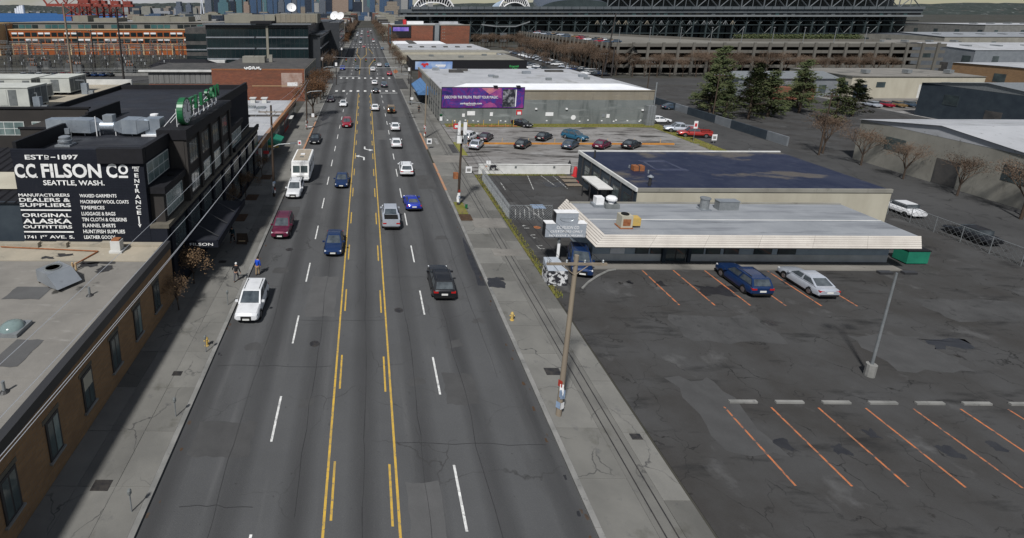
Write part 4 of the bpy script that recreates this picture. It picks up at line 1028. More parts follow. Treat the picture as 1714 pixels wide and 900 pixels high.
# ================================================================== right side: grey warehouse with billboard
YW = 110.6
t = thing('grey_warehouse', 'grey painted warehouse with white hipped roof and purple billboard', 'building', (38, 122, 0))
xa, xb = 16.3, 61.0
B(xa, xb, YW, 131, 0, 5.2).build('wall', 'warehouse_wall', t)
B(xa, xb, YW + .001, 131, 5.201, 7.1).build('upper_band', 'warehouse_band', t)
B(xa - .15, xb + .15, YW - .12, YW + .25, 7.101, 7.32).build('coping', 'warehouse_band', t)
rf = MB().face([(xa, YW + .2, 7.2), (xb, YW + .2, 7.2), (xb - 5, YW + 5, 8.0), (xa + 6, YW + 5, 8.0)], 1).face([(xa + 6, YW + 5, 8.0), (xb - 5, YW + 5, 8.0), (xb - 9, 121, 8.4), (xa + 9, 121, 8.4)]).face([(xa + 9, 121, 8.4), (xb - 9, 121, 8.4), (xb, 131, 7.2), (xa, 131, 7.2)])
rf.face([(xa, 131, 7.2), (xa, YW + .2, 7.2), (xa + 6, YW + 5, 8.0), (xa + 9, 121, 8.4)]).face([(xb, YW + .2, 7.2), (xb, 131, 7.2), (xb - 9, 121, 8.4), (xb - 5, YW + 5, 8.0)])
rf.build('roof', ['white_roof', 'bright_roof'], t)
B(xa - .2, xa - .002, YW + .01, 130.9, 0, 7.3).build('street_front', 'warehouse_side', t)
for k in range(5):
    y = YW + 1.2 + k * 3.9
    wn = B(xa - .28, xa - .2, y, y + 1.7, 4.3, 6.2).build('window', 'dark_frame', t); sub('pane', B(xa - .3, xa - .28, y + .12, y + 1.58, 4.45, 6.05), 'window_glass', wn)
    dr = B(xa - .26, xa - .2, y - .1, y + 2.3, .13, 3.2).build('shop_window', 'dark_frame', t); sub('pane', B(xa - .28, xa - .26, y + .05, y + 2.1, .6, 2.9), 'window_glass', dr)
    B(xa - .35, xa - .2, y - .75, y - .25, 0, 7.0).build('pilaster', 'warehouse_side', t)
for (x, y) in ((41, 119), (50, 120), (30, 123)): B(x, x + 1.2, y, y + .8, 8.3, 8.8).build('roof_vent', 'galvanised', t)
# external steel stair at the far right end
B(59.2, 60.9, YW - 1.6, YW - .15, 0, 4.2).build('stair_cage', 'galvanised', t)
for k in range(4): MB().tube((59.2 + k * .56, YW - 1.62, 0), (59.2 + k * .56, YW - 1.62, 4.4), .05, n=4).build('cage_bar', 'louvre', t)
MB().tube((xb + .1, YW - .2, 0), (xb + .1, YW - .2, 9), .12, n=6).build('downpipe', 'galvanised', t)
# wall notices
def notice(px, m, lb=None):
    o = ypanel(t, 'wall_notice', px, YW, m, .06)
    if lb: o['label'] = lb
    return o
notice((782, 186, 795, 193), 'sign_white'); notice((773.5, 190, 778, 195.5), 'sign_white'); notice((820, 188, 825, 194), 'sign_white'); n_ = notice((864, 184, 873.5, 192), 'sign_red', 'red and white parking notice'); sub('notice_panel', MB().box(*[f(v) for f, v in ((lambda v: v, PY(866, 188, YW).x), (lambda v: v, PY(872, 188, YW).x))], YW - .08, YW - .06, PY(866, 191.5, YW).z, PY(866, 187, YW).z), 'sign_white', n_)
notice((913, 188, 926, 194), 'sign_white'); notice((1008, 191, 1012, 196), 'light_metal'); notice((1015, 191, 1020, 197), 'sign_white'); notice((736, 193, 740.5, 202), 'sign_white'); notice((736, 191, 740.5, 195), 'sign_green')
for x, y in ((948, 182), (1075, 184), (897, 182)):
    q = PY(x, y, YW); B(q.x - .2, q.x + .2, YW - .3, YW - .003, q.z - .15, q.z + .15).build('wall_lamp', 'sign_white', t)
q = PY(959.5, 196.5, YW)
me = MB(); n = 20
me.face([(q.x + .52 * math.cos(2 * math.pi * i / n), YW - .05, q.z + .52 * math.sin(2 * math.pi * i / n)) for i in range(n)]); me.build('round_notice', 'sign_white', t)
for i, x in enumerate((749, 761, 770, 779, 792, 800, 820, 838, 846, 860, 915, 970, 984, 1007, 1027, 1031, 1050, 1070, 1072)):
    q = PY(x, 201 + (i * 7 % 3), YW); B(q.x - .16, q.x + .16, YW - .06, YW - .003, q.z - .12, q.z + .12).build('bay_plate', 'sign_white', t)
# billboard
def nebula(name):
    m = bpy.data.materials.new(name); m.use_nodes = True; T = m.node_tree; N = T.nodes; Lk = T.links.new; b = N['Principled BSDF']; b.inputs['Roughness'].default_value = .45
    tcn = N.new('ShaderNodeTexCoord'); n1 = N.new('ShaderNodeTexNoise'); n1.inputs['Scale'].default_value = .35; n1.inputs['Detail'].default_value = 9; n1.inputs['Roughness'].default_value = .62; n1.inputs['Distortion'].default_value = 1.1
    Lk(tcn.outputs['Object'], n1.inputs['Vector']); r = N.new('ShaderNodeValToRGB'); e = r.color_ramp.elements
    e[0].position = .3; e[0].color = (.012, .01, .05, 1); e[1].position = .78; e[1].color = (.45, .12, .35, 1)
    for p, c in ((.42, (.03, .02, .16, 1)), (.5, (.13, .015, .14, 1)), (.57, (.03, .035, .22, 1)), (.66, (.24, .025, .18, 1))):
        k = e.new(p); k.color = c
    Lk(n1.outputs['Fac'], r.inputs['Fac']); Lk(r.outputs['Color'], b.inputs['Base Color']); MATS[name] = m
nebula('nebula_print')
b_ = thing('billboard', 'wide purple nebula billboard with white slogan on the grey warehouse', 'billboard', (25, YW - .1, 3.8))
def bpx(nm, px, m, proud=.2, parent=b_): return ypanel(parent, nm, px, YW, m, proud)
bpx('frame', (738.5, 145.5, 877.5, 180.5), 'trim_black', .14); pn = bpx('print', (739.5, 146.5, 877, 180), 'nebula_print', .18)
def tri(nm, pts, m, Y):
    MB().face([tuple(PY(x, y, Y)) for x, y in pts]).build(nm, m, b_)
mat('pink_print', (.34, .07, .2, 1), (.2, .04, .2, 1), sc=1.2, rough=.5); mat('orange_print', (.5, .2, .2, 1), (.38, .1, .22, 1), sc=1.5, rough=.5); mat('cover_print', (.02, .022, .03, 1), (.3, .3, .33, 1), sc=1.6, lo=.45, hi=.7, rough=.4); mat('violet_print', (.25, .1, .5, 1), (.45, .15, .45, 1), sc=1.0, rough=.5)
tri('print_ray', [(806, 147.2), (820, 158), (838, 147.2)], 'orange_print', YW - .19); tri('print_ray', [(838.5, 147.2), (821, 158.4), (840, 165), (839.5, 147.2)], 'pink_print', YW - .19)
tri('print_glow', [(806, 179.6), (812, 174), (820, 171), (828, 174), (833, 179.6)], 'pink_print', YW - .19)
bpx('cover', (841, 149.5, 862, 179), 'cover_print', .21); bpx('cover_spine', (862.3, 149.8, 863.8, 178), 'sign_white', .22)
text_on_y('DISCOVER THE TRUTH, TRUST YOUR MAGIC.', 'sign_white', (744, 160.3, 834, 165.6), YW - .19, b_, .012)
text_on_y('zorkearbooks.com', 'sign_white', (770, 171.2, 806.5, 174.6), YW - .19, b_, .02); text_on_y('March 25th', 'sign_white', (780, 175, 795, 176.6), YW - .19, b_, .02)
for x in (829, 867):
    q = PY(x, 145, YW); B(q.x - .4, q.x + .4, YW - .6, YW + .1, q.z, q.z + .25).build('lamp', 'trim_black', b_)
# grass strip and orange bollard rails at the foot of the wall
structure('verge', B(17, 62.5, 107.2, YW - .13, 0, .07), 'grass')
for i, x in enumerate((757, 762, 782, 809, 834, 859, 801, 823, 846)):
    q = G(x, 212.5)
    rl = thing('orange_rail', 'low orange bumper rail on the verge below the billboard wall', 'rail', (q.x, q.y, 0), group='bumper rails along the warehouse verge')
    MB().tube((q.x, q.y, 0), (q.x, q.y, 1.5 if i < 6 else .7), .06, n=6).build('post', 'paint_yellow', rl)
    B(q.x - .8, q.x + .8, q.y - .06, q.y + .06, .15, .3).build('bar', 'paint_orange', rl)
q0, q1 = G(772, 239.6), G(1128, 244)
for i in range(8):
    xa_ = 17.9 + i * 4.75
    bm_ = thing('bumper_beam', 'orange timber bumper beam dividing the gravel lot', 'bumper', (xa_ + 2.3, 92.7, 0), group='orange beams down the middle of the lot')
    B(xa_, xa_ + 4.7, 92.55, 92.8, .03, .32).build('beam', 'paint_yellow' if i == 7 else 'paint_orange', bm_).data.materials[0] = MATS.get('beam_orange') or mat('beam_orange', (.52, .24, .05, 1), (.4, .18, .05, 1), sc=1, rough=.8)
    MB().tube((xa_ + 2.3, 92.9, 0), (xa_ + 2.3, 92.9, 1.1), .05, n=5).build('marker_post', 'terminal_pale', bm_)
bm_ = thing('bumper_beam', 'pale worn bumper beam at the right end of the orange row', 'bumper', (57, 92.5, 0)); B(56, 60.2, 92.3, 92.55, .03, .25).build('beam', 'kerb_concrete', bm_)
structure('verge', MB().prism([(59.5, 108), (62.6, 108), (62.6, 84), (60.6, 84)], 0, .08), 'grass')
structure('verge', B(16.2, 16.45, 40, 74.2, 0, .06), 'grass'); structure('verge', B(17.2, 29.6, 74.0, 74.5, 0, .06), 'grass'); structure('verge', B(16.25, 17.3, 85, 94, 0, .06), 'grass')
structure('verge', B(KR + .4, 12.3, 58.5, 62.5, .1, .17), 'grass')

# low white wall between the lots
t = thing('low_wall', 'long low white painted wall with mural between the two lots', 'wall', (23, 74.8, 0))
B(16.9, 30.4, 74.78, 75.0, 0, 1.42).build('wall', 'white_paint', t); B(16.85, 30.45, 74.72, 75.06, 1.421, 1.5).build('coping', 'white_paint', t)
mat('mural_print', (.5, .5, .48, 1), (.02, .02, .025, 1), sc=1.1, lo=.47, hi=.53, rough=.7, layers=[(1.3, (1, 1, 1), (.42, .2, .12, 1), .6, .66)])
ypanel(t, 'mural', (810, 274.5, 836, 285), 74.78, 'mural_print', .03)
for x in (861.5, 926): ypanel(t, 'wall_vent', (x, 278, x + 3.4, 281.5), 74.78, 'louvre', .04)
for x in (815.5, 819.5): q = PY(x, 275, 74.9); B(q.x - .15, q.x + .15, 74.85, 74.95, 1.5, 2.0).build('post_cap', 'sign_white', t)

# second building with blue awning, tan parapet
t = thing('awning_building', 'pale flat-roofed building with blue street awning behind the grey warehouse', 'building', (38, 145, 0))
B(16.2, 62, 131.3, 160.5, 0, 6.3).build('wall', 'pale_wall', t)
B(16.5, 61.8, 131.5, 160.3, 6.302, 6.42).build('roof', 'white_roof', t)
B(16.1, 16.5, 131.25, 160.5, 6.303, 7.0).build('parapet', 'pale_wall', t); B(16.18, 16.199, 150, 160, .2, 6.2).build('brick_front', 'red_brick', t)
aw = MB().face([(16.15, 133, 4.7), (13.6, 133, 2.9), (13.6, 153, 2.9), (16.15, 153, 4.7)]).face([(16.15, 133, 4.7), (16.15, 133, 2.7), (13.6, 133, 2.7), (13.6, 133, 2.9)]).face([(13.6, 133, 2.9), (13.6, 133, 2.5), (13.6, 153, 2.5), (13.6, 153, 2.9)]).build('awning', 'awning_blue', t)
for (x, y, a, c_) in ((24, 150, 4, .8), (27, 154, 3, .6), (44, 147, 2.2, .7), (52, 152, 5, .5), (57, 140, 2, .6), (33, 140, 1.5, .5), (20, 156, 2, .7)): B(x, x + a, y, y + 1.5, 6.43, 6.43 + c_).build('roof_unit', 'light_metal' if a < 3 else 'shop_dark', t)
for k in range(6): B(16.12, 16.198, 134 + k * 3, 136.2 + k * 3, .3, 2.5).build('shop_window', 'window_glass', t)

# black building with two printed boards
YK = 213.0
t = thing('black_building', 'long low black walled building with blue poster board', 'building', (42, 235, 0))
B(19, 65, YK, 243, 0, 4.0).build('wall', 'trim_black', t)
B(19.2, 64.8, YK + .3, 242.8, 4.002, 4.12).build('roof', 'cream_roof', t).data.materials[0] = MATS['pale_wall']
B(18.9, 65.1, YK - .05, YK + .25, 4.003, 4.35).build('parapet', 'trim_black', t)
mat('blue_print', (.13, .24, .52, 1), (.36, .46, .62, 1), sc=.35, rough=.5)
p_ = ypanel(t, 'poster_board', (695, 103, 757, 116), YK, 'blue_print', .15)
Yp = YK - .17
MB().face([tuple(PY(x, y, Yp)) for x, y in ((704, 108), (707, 105.5), (711, 106.5), (715, 105), (718, 107), (716, 110), (713, 109), (712, 112.5), (709, 113), (708, 110))]).build('red_emblem', 'sign_red', t)
for a in ((729, 108, 746, 110.5), (732, 111, 745, 112.5)): ypanel(t, 'poster_lettering', a, YK, 'sign_white', .17)
text_on_y('Emerald', 'sign_green', (853, 109, 868, 112.5), YK - .02, t, .02); text_on_y('City', 'sign_green', (857, 113, 866, 117), YK - .02, t, .02)
mat('neon_green', (.05, .35, .1, 1), rough=.5)
for o in t.children:
    if o.name.startswith('lettering'): o.data.materials[0] = MATS['neon_green']
for (x, y) in ((28, 232), (40, 226), (52, 236)): B(x, x + 2, y, y + 1.5, 4.13, 4.9).build('roof_unit', 'louvre', t)
t = thing('white_roof_sheds', 'row of joined low sheds with white roofs before the tall brick block', 'building', (42, 290, 0))
B(17, 60, 243.2, 300, 0, 5.0).build('wall', 'beige_wall', t); B(17.2, 59.8, 256, 299.8, 5.002, 5.5).build('roof', 'white_roof', t); B(17.2, 66, 243.4, 255.9, 4.6, 5.2).build('roof', 'cream_roof', t).data.materials[0] = MATS['pale_wall']
B(17, 48, 300.2, 345, 0, 4.4).build('wall', 'beige_wall', t); B(17.2, 47.8, 300.4, 344.8, 4.402, 4.6).build('roof', 'bright_roof', t); B(26, 30, 301, 344, 4.61, 5.1).build('roof_light', 'shop_dark', t)
for k in range(6): B(22 + k * 6, 24 + k * 6, 270, 273, 5.51, 6.0).build('roof_unit', 'shop_dark', t)

# tall brick block with dark billboard
YP = 350.0
t = thing('brick_block', 'tall red brick block with dark purple billboard and grey stair strip', 'building', (42, 370, 0))
B(17.2, 68, YP, 400, 0, 14.3).build('wall', 'red_brick', t); B(17, 68.2, YP - .2, YP + .5, 14.302, 14.9).build('cornice', 'pale_wall', t)
B(17.4, 67.8, YP + .6, 399, 14.303, 14.5).build('roof', 'white_roof', t); B(45.4, 48.2, YP - .35, YP - .002, 0, 15.4).build('stair_strip', 'galvanised', t); B(44.2, 45.38, YP - .3, YP - .003, 0, 14.2).build('dark_strip', 'trim_black', t); B(48.22, 49.2, YP - .3, YP - .003, 0, 14.2).build('dark_strip', 'trim_black', t)
p_ = ypanel(t, 'billboard', (656, 43, 688, 63), YP, 'trim_black', .4); ypanel(t, 'billboard_print', (658, 45.5, 684, 52), YP, 'violet_print', .45).data.materials[0] = mat('indigo_print', (.07, .06, .35, 1), (.25, .15, .5, 1), sc=.4, rough=.5)
B(16.9, 17.198, 352, 372, 2.5, 12.5).build('street_poster', 'awning_blue', t).data.materials[0] = mat('cyan_print', (.05, .28, .4, 1), (.02, .04, .07, 1), sc=.3, lo=.45, hi=.55, rough=.5)
for k in range(9):
    for z in (5.6, 7.6, 9.6, 11.6):
        B(50.5 + k * .0 + (k % 2) * 1.1, 50.9 + (k % 2) * 1.1, YP - .05, YP - .002, z + k * .0, z + .5).build('brick_mark', 'pale_wall', t) if k < 2 else None
for x0, x1, h, m in ((28, 39, 2.2, 'sign_white'), (50, 62, 2.0, 'white_roof'), (20, 25, 2.4, 'slate_wall'), (25.5, 27.5, 3.2, 'car_pink')):
    B(x0, x1, 360, 366, 14.51, 14.5 + h).build('roof_block', m if m in MATS else 'sign_red', t)

# ================================================================== slate building with blue roof
t = thing('blue_roof_building', 'slate walled workshop with patched dark blue roof', 'building', (42, 63, 0))
x0, x1, y0, y1 = 30.1, 58, 55.5, 71.6
B(x0, x1, y0, y1, 0, 4.2).build('wall', 'slate_wall', t)
B(x0 + .1, x1, y0 - .04, y0 - .001, 0, 4.15).build('front_wall', 'beige_wall', t)
rf = B(x0 + .1, x1 - .1, y0 + .1, y1 - .1, 4.202, 4.36).build('roof', 'blue_roof', t)
B(x0 - .14, x0 + .09, y0 - .1, y1 + .1, 4.1, 4.52).build('roof_edge', 'white_paint', t); B(x0 + .091, x1, y1 - .09, y1 + .12, 4.1, 4.5).build('roof_edge', 'white_paint', t); B(x0 + .092, x1, y0 - .14, y0 + .09, 4.1, 4.5).build('roof_edge', 'pale_wall', t)
mat('roof_outline', (.06, .068, .1, 1), (.03, .036, .07, 1), sc=.8, rough=.7)
for a in ((1072, 269, 1113, 271), (1100, 283.5, 1150, 285.5)):
    q0 = G(a[0], a[3], 4.37); q1 = G(a[2], a[1], 4.37); sub('roof_patch', B(q0.x, q1.x, q0.y, q1.y + .25, 4.361, 4.372), 'roof_outline', rf)
for pts in (((1072, 269), (1077, 269), (1103, 285), (1098, 285)), ((1108, 269), (1113, 269), (1150, 285), (1144, 285))):
    sub('roof_patch', MB().face([tuple(G(x, y, 4.375)) for x, y in pts]), 'roof_outline', rf)
for k in range(6):
    y = y0 + .6 + k * 2.75
    if k < 5:
        wn = B(x0 - .06, x0 - .001, y + .35, y + 2.0, .9, 3.2).build('window', 'dark_frame', t)
        for j in range(3):
            for i in range(2): sub('pane', B(x0 - .08, x0 - .06, y + .45 + i * .76, y + 1.12 + i * .76, 1.0 + j * .72, 1.62 + j * .72), 'window_glass', wn)
    B(x0 - .12, x0 - .002, y - .1, y + .12, 0, 4.1).build('pier', 'dark_frame', t)
cn = B(x0 - 1.9, x0 - .13, 60.5, 65.5, 2.55, 2.7).build('canopy', 'white_paint', t)
for y in (60.8, 63, 65.2): B(x0 - 1.8, x0 - 1.7, y, y + .1, 0, 2.55).build('canopy_post', 'dark_frame', t)
B(33.2, 36, y0 - .1, y0 - .041, 1.2, 2.6).build('round_sign', 'sign_grey', t)
B(x0 - .1, x0 - .0, 55.1, 56.9, .1, 2.8).build('door', 'dark_frame', t)
def roof_pipe(px, py, h, r, m, label, hat=True, z=4.37):
    q = G(px, py, z); v = thing('roof_vent', label, 'vent', (q.x, q.y, z))
    MB().tube((q.x, q.y, z), (q.x, q.y, z + h), r, n=10).build('pipe', m, v)
    if hat: MB().lathe([(r * 2.0, 0), (r * 2.2, .08), (r * .4, .3)], (q.x, q.y, z + h), 12).build('cap', 'light_metal', v)
roof_pipe(1087, 311, 1.0, .16, 'dark_frame', 'black flue with pale conical cap on the blue roof'); roof_pipe(1053, 281, .35, .1, 'light_metal', 'short pale stub vent left of the rusty box on the blue roof', False); roof_pipe(1085, 290, .4, .09, 'light_metal', 'short pale stub vent right of the rusty box on the blue roof', False); roof_pipe(995, 264, 1.0, .12, 'dark_frame', 'thin dark flue at the corner of the blue roof', False)
q = G(1067, 285, 4.37); v = thing('roof_hatch', 'small dark rusty box on the blue roof', 'roof hatch', (q.x, q.y, 4.37)); B(q.x - .65, q.x + .65, q.y - .4, q.y + .4, 4.37, 5.0).build('box', 'rust', v); B(q.x - .05, q.x + .05, q.y - .43, q.y + .42, 4.38, 5.05).build('strap', 'dark_frame', v)
# steps, red cones and ramp by its side door
for i, (px, py) in enumerate(((962, 296), (971, 305))):
    q = G(px, py); c_ = thing('red_barrier', ['red plastic barrier at the white wall end', 'red plastic barrier nearer the side canopy'][i], 'barrier', (q.x, q.y, .03))
    MB().prism([(q.x - .4, q.y - .35), (q.x + .4, q.y - .35), (q.x + .4, q.y + .35), (q.x - .4, q.y + .35)], .03, .2).build('base', 'sign_red', c_)
    MB().lathe([(.36, .2), (.3, .9), (.2, 1.5), (.1, 1.55)], (q.x, q.y, 0), 8).build('body', 'sign_red', c_)
q = G(951, 288); c_ = thing('folded_umbrella', 'black folded umbrella leaning at the end of the white wall', 'umbrella', (q.x, q.y - .2, .03)); MB().lathe([(.06, 0), (.38, .5), (.25, 1.3), (.04, 1.9)], (q.x, q.y - .2, .03), 8).build('canopy', 'trim_black', c_); MB().tube((q.x, q.y - .2, .03), (q.x, q.y - .2, 2.1), .025, n=5).build('pole', 'galvanised', c_)
for i, (px, py) in enumerate(((948, 298), (954, 304), (960, 311))):
    q = G(px, py); c_ = thing('timber_pallet', ['grey timber pallet by the white wall', 'grey timber pallet in the middle of the three', 'grey timber pallet nearest the canopy'][i], 'pallet', (q.x, q.y, .03))
    for k in range(4): B(q.x - 1.0, q.x + 1.0, q.y - .5 + k * .28, q.y - .32 + k * .28, .13, .17).build('board', 'pale_pole', c_)
    for k in range(3): B(q.x - 1 + k * .9, q.x - .85 + k * .9, q.y - .5, q.y + .52, .03, .13).build('bearer', 'wood_pole', c_)

# ================================================================== shop with tan mansard eaves
ZE, ZT = 2.7, 3.9
e0 = G(997, 415, ZE); e1 = G(933, 350, ZE); xe = (e0.x + e1.x) / 2
ye, yb = e0.y, e1.y
XE = 50.0
tp = G(1010, 392, ZT); tq = G(957, 338, ZT); xt = (tp.x + tq.x) / 2; yt = tp.y; ytb = tq.y
t = thing('mansard_shop', 'single storey shop with tan boarded mansard and grey membrane roof', 'building', (32, 50, 0))
wy = 46.7
B(xe + 1.0, XE, wy, yb - .6, 0, ZE).build('wall', 'light_blue_wall', t)
MB().box(xe + .05, XE, ye + .05, yb + .0, ZE - .02, ZE + .08).build('soffit', 'dark_frame', t)
rf = B(xt - .05, XE, yt + .1, ytb - .11, ZE + .081, ZT - .12).build('roof', 'membrane_roof', t)
ym = G(1100, 366, ZT).y
sub('roof_seam', B(xt, XE, ym, ym + .12, ZT - .119, ZT - .1), 'white_paint', rf)
B(xt - .1, XE, ytb - .1, ytb + .2, ZE + .09, ZT - .02).build('back_parapet', 'pale_wall', t)
nb = 6
for i in range(nb):     # boarded slopes: rows of boards on both faces
    u0, u1 = i / nb, (i + 1) / nb - .022
    za, zb = ZE + .1 + (ZT - ZE - .1) * u0, ZE + .1 + (ZT - ZE - .1) * u1
    X0, X1 = xe + (xt - xe) * u0, xe + (xt - xe) * u1; Y0, Y1 = ye + (yt - ye) * u0, ye + (yt - ye) * u1
    d_ = .03
    L_ = XE - X0; n_ = 6
    for k in range(n_):
        xa_ = X0 + L_ * k / n_ + (.015 if k else 0); xb_ = X0 + L_ * (k + 1) / n_
        xc_ = X1 + (XE - X1) * k / n_ + (.015 if k else 0); xd_ = X1 + (XE - X1) * (k + 1) / n_
        MB().face([(xa_, Y0, za + d_), (xb_, Y0, za + d_), (xd_, Y1, zb), (xc_, Y1, zb)]).face([(xa_, Y0, za - .02), (xb_, Y0, za - .02), (xb_, Y0, za + d_), (xa_, Y0, za + d_)]).build('board', 'tan_boards', t)
    n_ = 3; L_ = yb - Y0
    for k in range(n_):
        ya_ = Y0 + (yb - Y0) * k / n_ + (.015 if k else 0); yb_ = Y0 + (yb - Y0) * (k + 1) / n_; yc_ = Y1 + (yb - Y1) * k / n_ + (.015 if k else 0); yd_ = Y1 + (yb - Y1) * (k + 1) / n_
        MB().face([(X0, yb_, za + d_), (X0, ya_, za + d_), (X1, yc_, zb), (X1, yd_, zb)]).face([(X0, yb_, za - .02), (X0, ya_, za - .02), (X0, ya_, za + d_), (X0, yb_, za + d_)]).build('board', 'tan_boards', t)
MB().face([(xe, ye, ZE + .09), (XE, ye, ZE + .09), (XE, yt, ZT - .03), (xt, yt, ZT - .03)]).face([(xe, yb, ZE + .09), (xe, ye, ZE + .09), (xt, yt, ZT - .03), (xt, yb, ZT - .03)]).build('slope_backing', 'wood_pole', t)
for a, b in ((1020, 1044), (1062, 1084), (1087, 1106), (1152, 1176), (1180, 1204), (1210, 1235), (1260, 1290), (1300, 1330)):
    q0 = PY(a, 428, wy); q1 = PY(b, 428, wy); m_ = 'window_glass' if a > 1030 else 'sign_white'
    wn = B(q0.x, q1.x, wy - .06, wy - .001, .9, 2.2).build('window' if a > 1030 else 'name_panel', 'dark_frame' if a > 1030 else 'sign_white', t)
    if a > 1030: sub('pane', B(q0.x + .06, q1.x - .06, wy - .08, wy - .06, .97, 2.13), 'window_glass', wn)
q0 = PY(1112, 430, wy); q1 = PY(1147, 430, wy)
dr = B(q0.x, q1.x, wy - .05, wy - .001, .02, 2.3).build('door', 'dark_frame', t); sub('pane', MB().box(q0.x + .08, (q0.x + q1.x) / 2 - .06, wy - .07, wy - .05, .2, 2.2).box((q0.x + q1.x) / 2 + .06, q1.x - .08, wy - .07, wy - .05, .2, 2.2), 'window_glass', dr)
for x in (q0.x - .35, q1.x + .05): B(x, x + .3, wy - .3, wy - .002, 0, 2.6).build('door_pier', 'slate_wall', t)
B(xe + 1.0, XE, wy - .03, wy - .001, .05, .85).build('sill_wall', 'shop_white', t)
structure('walkway', B(xe + .4, XE, 45.1, wy - .05, 0, .14), 'kerb_concrete').data.materials[0] = MATS['grey_roof']
for i, a in enumerate((1075, 1127, 1179, 1231, 1283, 1335)):
    q = G(a, 453); structure('bay_line', MB().face([(q.x - .07, 39.0, .034), (q.x + .07, 39.0, .034), (q.x + .07, 45.0, .034), (q.x - .07, 45.0, .034)]), 'paint_orange')
for i in range(9):
    x = 22 + i * 2.85; structure('bay_line', MB().face([(x - .06, 22.0, .034), (x + .06, 22.0, .034), (x + .06, 27.5, .034), (x - .06, 27.5, .034)]), 'paint_orange')
# rooftop machines on the mansard shop
zz = ZT - .12
q = G(1048, 383, zz); c_ = thing('rooftop_cooler', 'rusty cream rooftop cooler with yellow side panel on the membrane roof', 'air conditioner', (q.x, q.y, zz))
B(q.x - .5, q.x + .55, q.y, q.y + 1.0, zz + .1, zz + 1.25).build('cabinet', 'beige_wall', c_); MB().lathe([(.36, 0), (.36, .1), (.28, .1), (.26, .02)], (q.x, q.y + .5, zz + 1.25), 14).build('fan_ring', 'interior_dark', c_)
B(q.x - .35, q.x + .35, q.y - .03, q.y - .002, zz + .3, zz + .95).build('fan_grille', 'rust', c_); B(q.x + .56, q.x + 1.35, q.y + .1, q.y + .9, zz + .25, zz + 1.0).build('side_panel', 'yellow_metal', c_); B(q.x - .6, q.x + .6, q.y - .1, q.y + 1.1, zz, zz + .1).build('base', 'rust', c_)
q = G(1022, 347, zz); c_ = thing('roof_ventilator', 'silver round ventilator at the back of the membrane roof', 'vent', (q.x, q.y, zz)); B(q.x - .7, q.x + .7, q.y - .5, q.y + .5, zz, zz + .45).build('curb', 'louvre', c_); MB().lathe([(.3, .45), (.3, .8), (.55, .85), (.55, 1.05), (.4, 1.2), (.1, 1.25)], (q.x, q.y, zz), 14).build('drum', 'sign_white', c_)
q = G(1001, 344, zz); c_ = thing('roof_box', 'white box vent at the back left of the membrane roof', 'vent', (q.x, q.y, zz)); B(q.x - .4, q.x + .4, q.y - .4, q.y + .4, zz, zz + 1.0).build('box', 'sign_white', c_); B(q.x - .65, q.x + .65, q.y - .6, q.y + .5, zz, zz + .25).build('base', 'light_metal', c_)
q = G(1178, 350, zz); c_ = thing('roof_flue', 'pale grey drum vent at the back right of the membrane roof', 'vent', (q.x, q.y, zz)); MB().lathe([(.42, 0), (.42, 1.1), (.5, 1.12), (.5, 1.25), (.1, 1.3)], (q.x, q.y, zz), 14).build('drum', 'galvanised', c_); B(q.x - .5, q.x + .5, q.y - .5, q.y + .5, zz, zz + .08).build('flashing', 'light_metal', c_)
q = G(1215, 350, zz); c_ = thing('roof_cabinet', 'wide grey cabinet beside the drum vent on the membrane roof', 'cabinet', (q.x, q.y, zz)); B(q.x - 1, q.x + 1, q.y - .4, q.y + .4, zz, zz + .9).build('cabinet', 'galvanised', c_); B(q.x - 1.05, q.x + 1.05, q.y - .45, q.y + .45, zz + .9, zz + .98).build('lid', 'light_metal', c_)

# stepped grey store sign on a pole
ys = 45.3
s_ = thing('pylon_sign', 'stepped grey pylon sign with customer parking lettering on thin pole', 'sign', (18.4, ys, 0))
a, b = PY(912, 397, ys), PY(982, 377, ys); c0, c1 = PY(930, 378, ys), PY(969, 357, ys)
lb = B(a.x, b.x, ys, ys + .75, a.z, b.z + .12).build('lower_box', 'sign_grey', s_); ub = B(c0.x, c1.x, ys + .001, ys + .75, b.z + .121, c1.z).build('upper_box', 'sign_grey', s_)
sub('top_cap', B(c0.x - .03, c1.x + .03, ys - .03, ys + .78, c1.z, c1.z + .06), 'sign_white', ub); sub('top_cap', MB().box(a.x - .03, c0.x, ys - .03, ys + .78, b.z + .121, b.z + .17).box(c1.x, b.x + .03, ys - .03, ys + .78, b.z + .121, b.z + .17), 'sign_white', lb)
sub('end_panel', B(a.x - .03, a.x - .001, ys + .02, ys + .73, a.z, b.z + .1), 'trim_black', lb); sub('end_panel', B(c0.x - .03, c0.x - .001, ys + .02, ys + .73, b.z + .18, c1.z), 'trim_black', ub)
sub('bottom_panel', B(a.x, b.x, ys + .02, ys + .73, a.z - .06, a.z - .001), 'trim_black', lb)
h = b.z + .12 - a.z; w_ = b.x - a.x
for bd, x, z, ww, hh in (('CC FILSON CO', .27, .62, .55, .24), ('CUSTOMERS ONLY', .12, .36, .8, .17), ('NO EVENT PARKING', .1, .06, .84, .15)):
    link('lettering', text_mesh(bd, 'sign_white', (a.x + w_ * x, ys, a.z + h * z), (1, 0, 0), (0, 0, 1), w_ * ww, h * hh, .02, .015), s_)
wu = c1.x - c0.x; hu = c1.z - b.z - .12
MB().path([(c0.x + wu * (.5 + .33 * math.cos(k)), ys - .02, b.z + .12 + hu * (.52 + .3 * math.sin(k))) for k in [math.pi + i * math.pi / 10 for i in range(11)]], .025, 4).path([(c0.x + wu * .17, ys - .02, b.z + .12 + hu * .52), (c0.x + wu * .83, ys - .02, b.z + .12 + hu * .52)], .025, 4).build('crest', 'light_metal', s_)
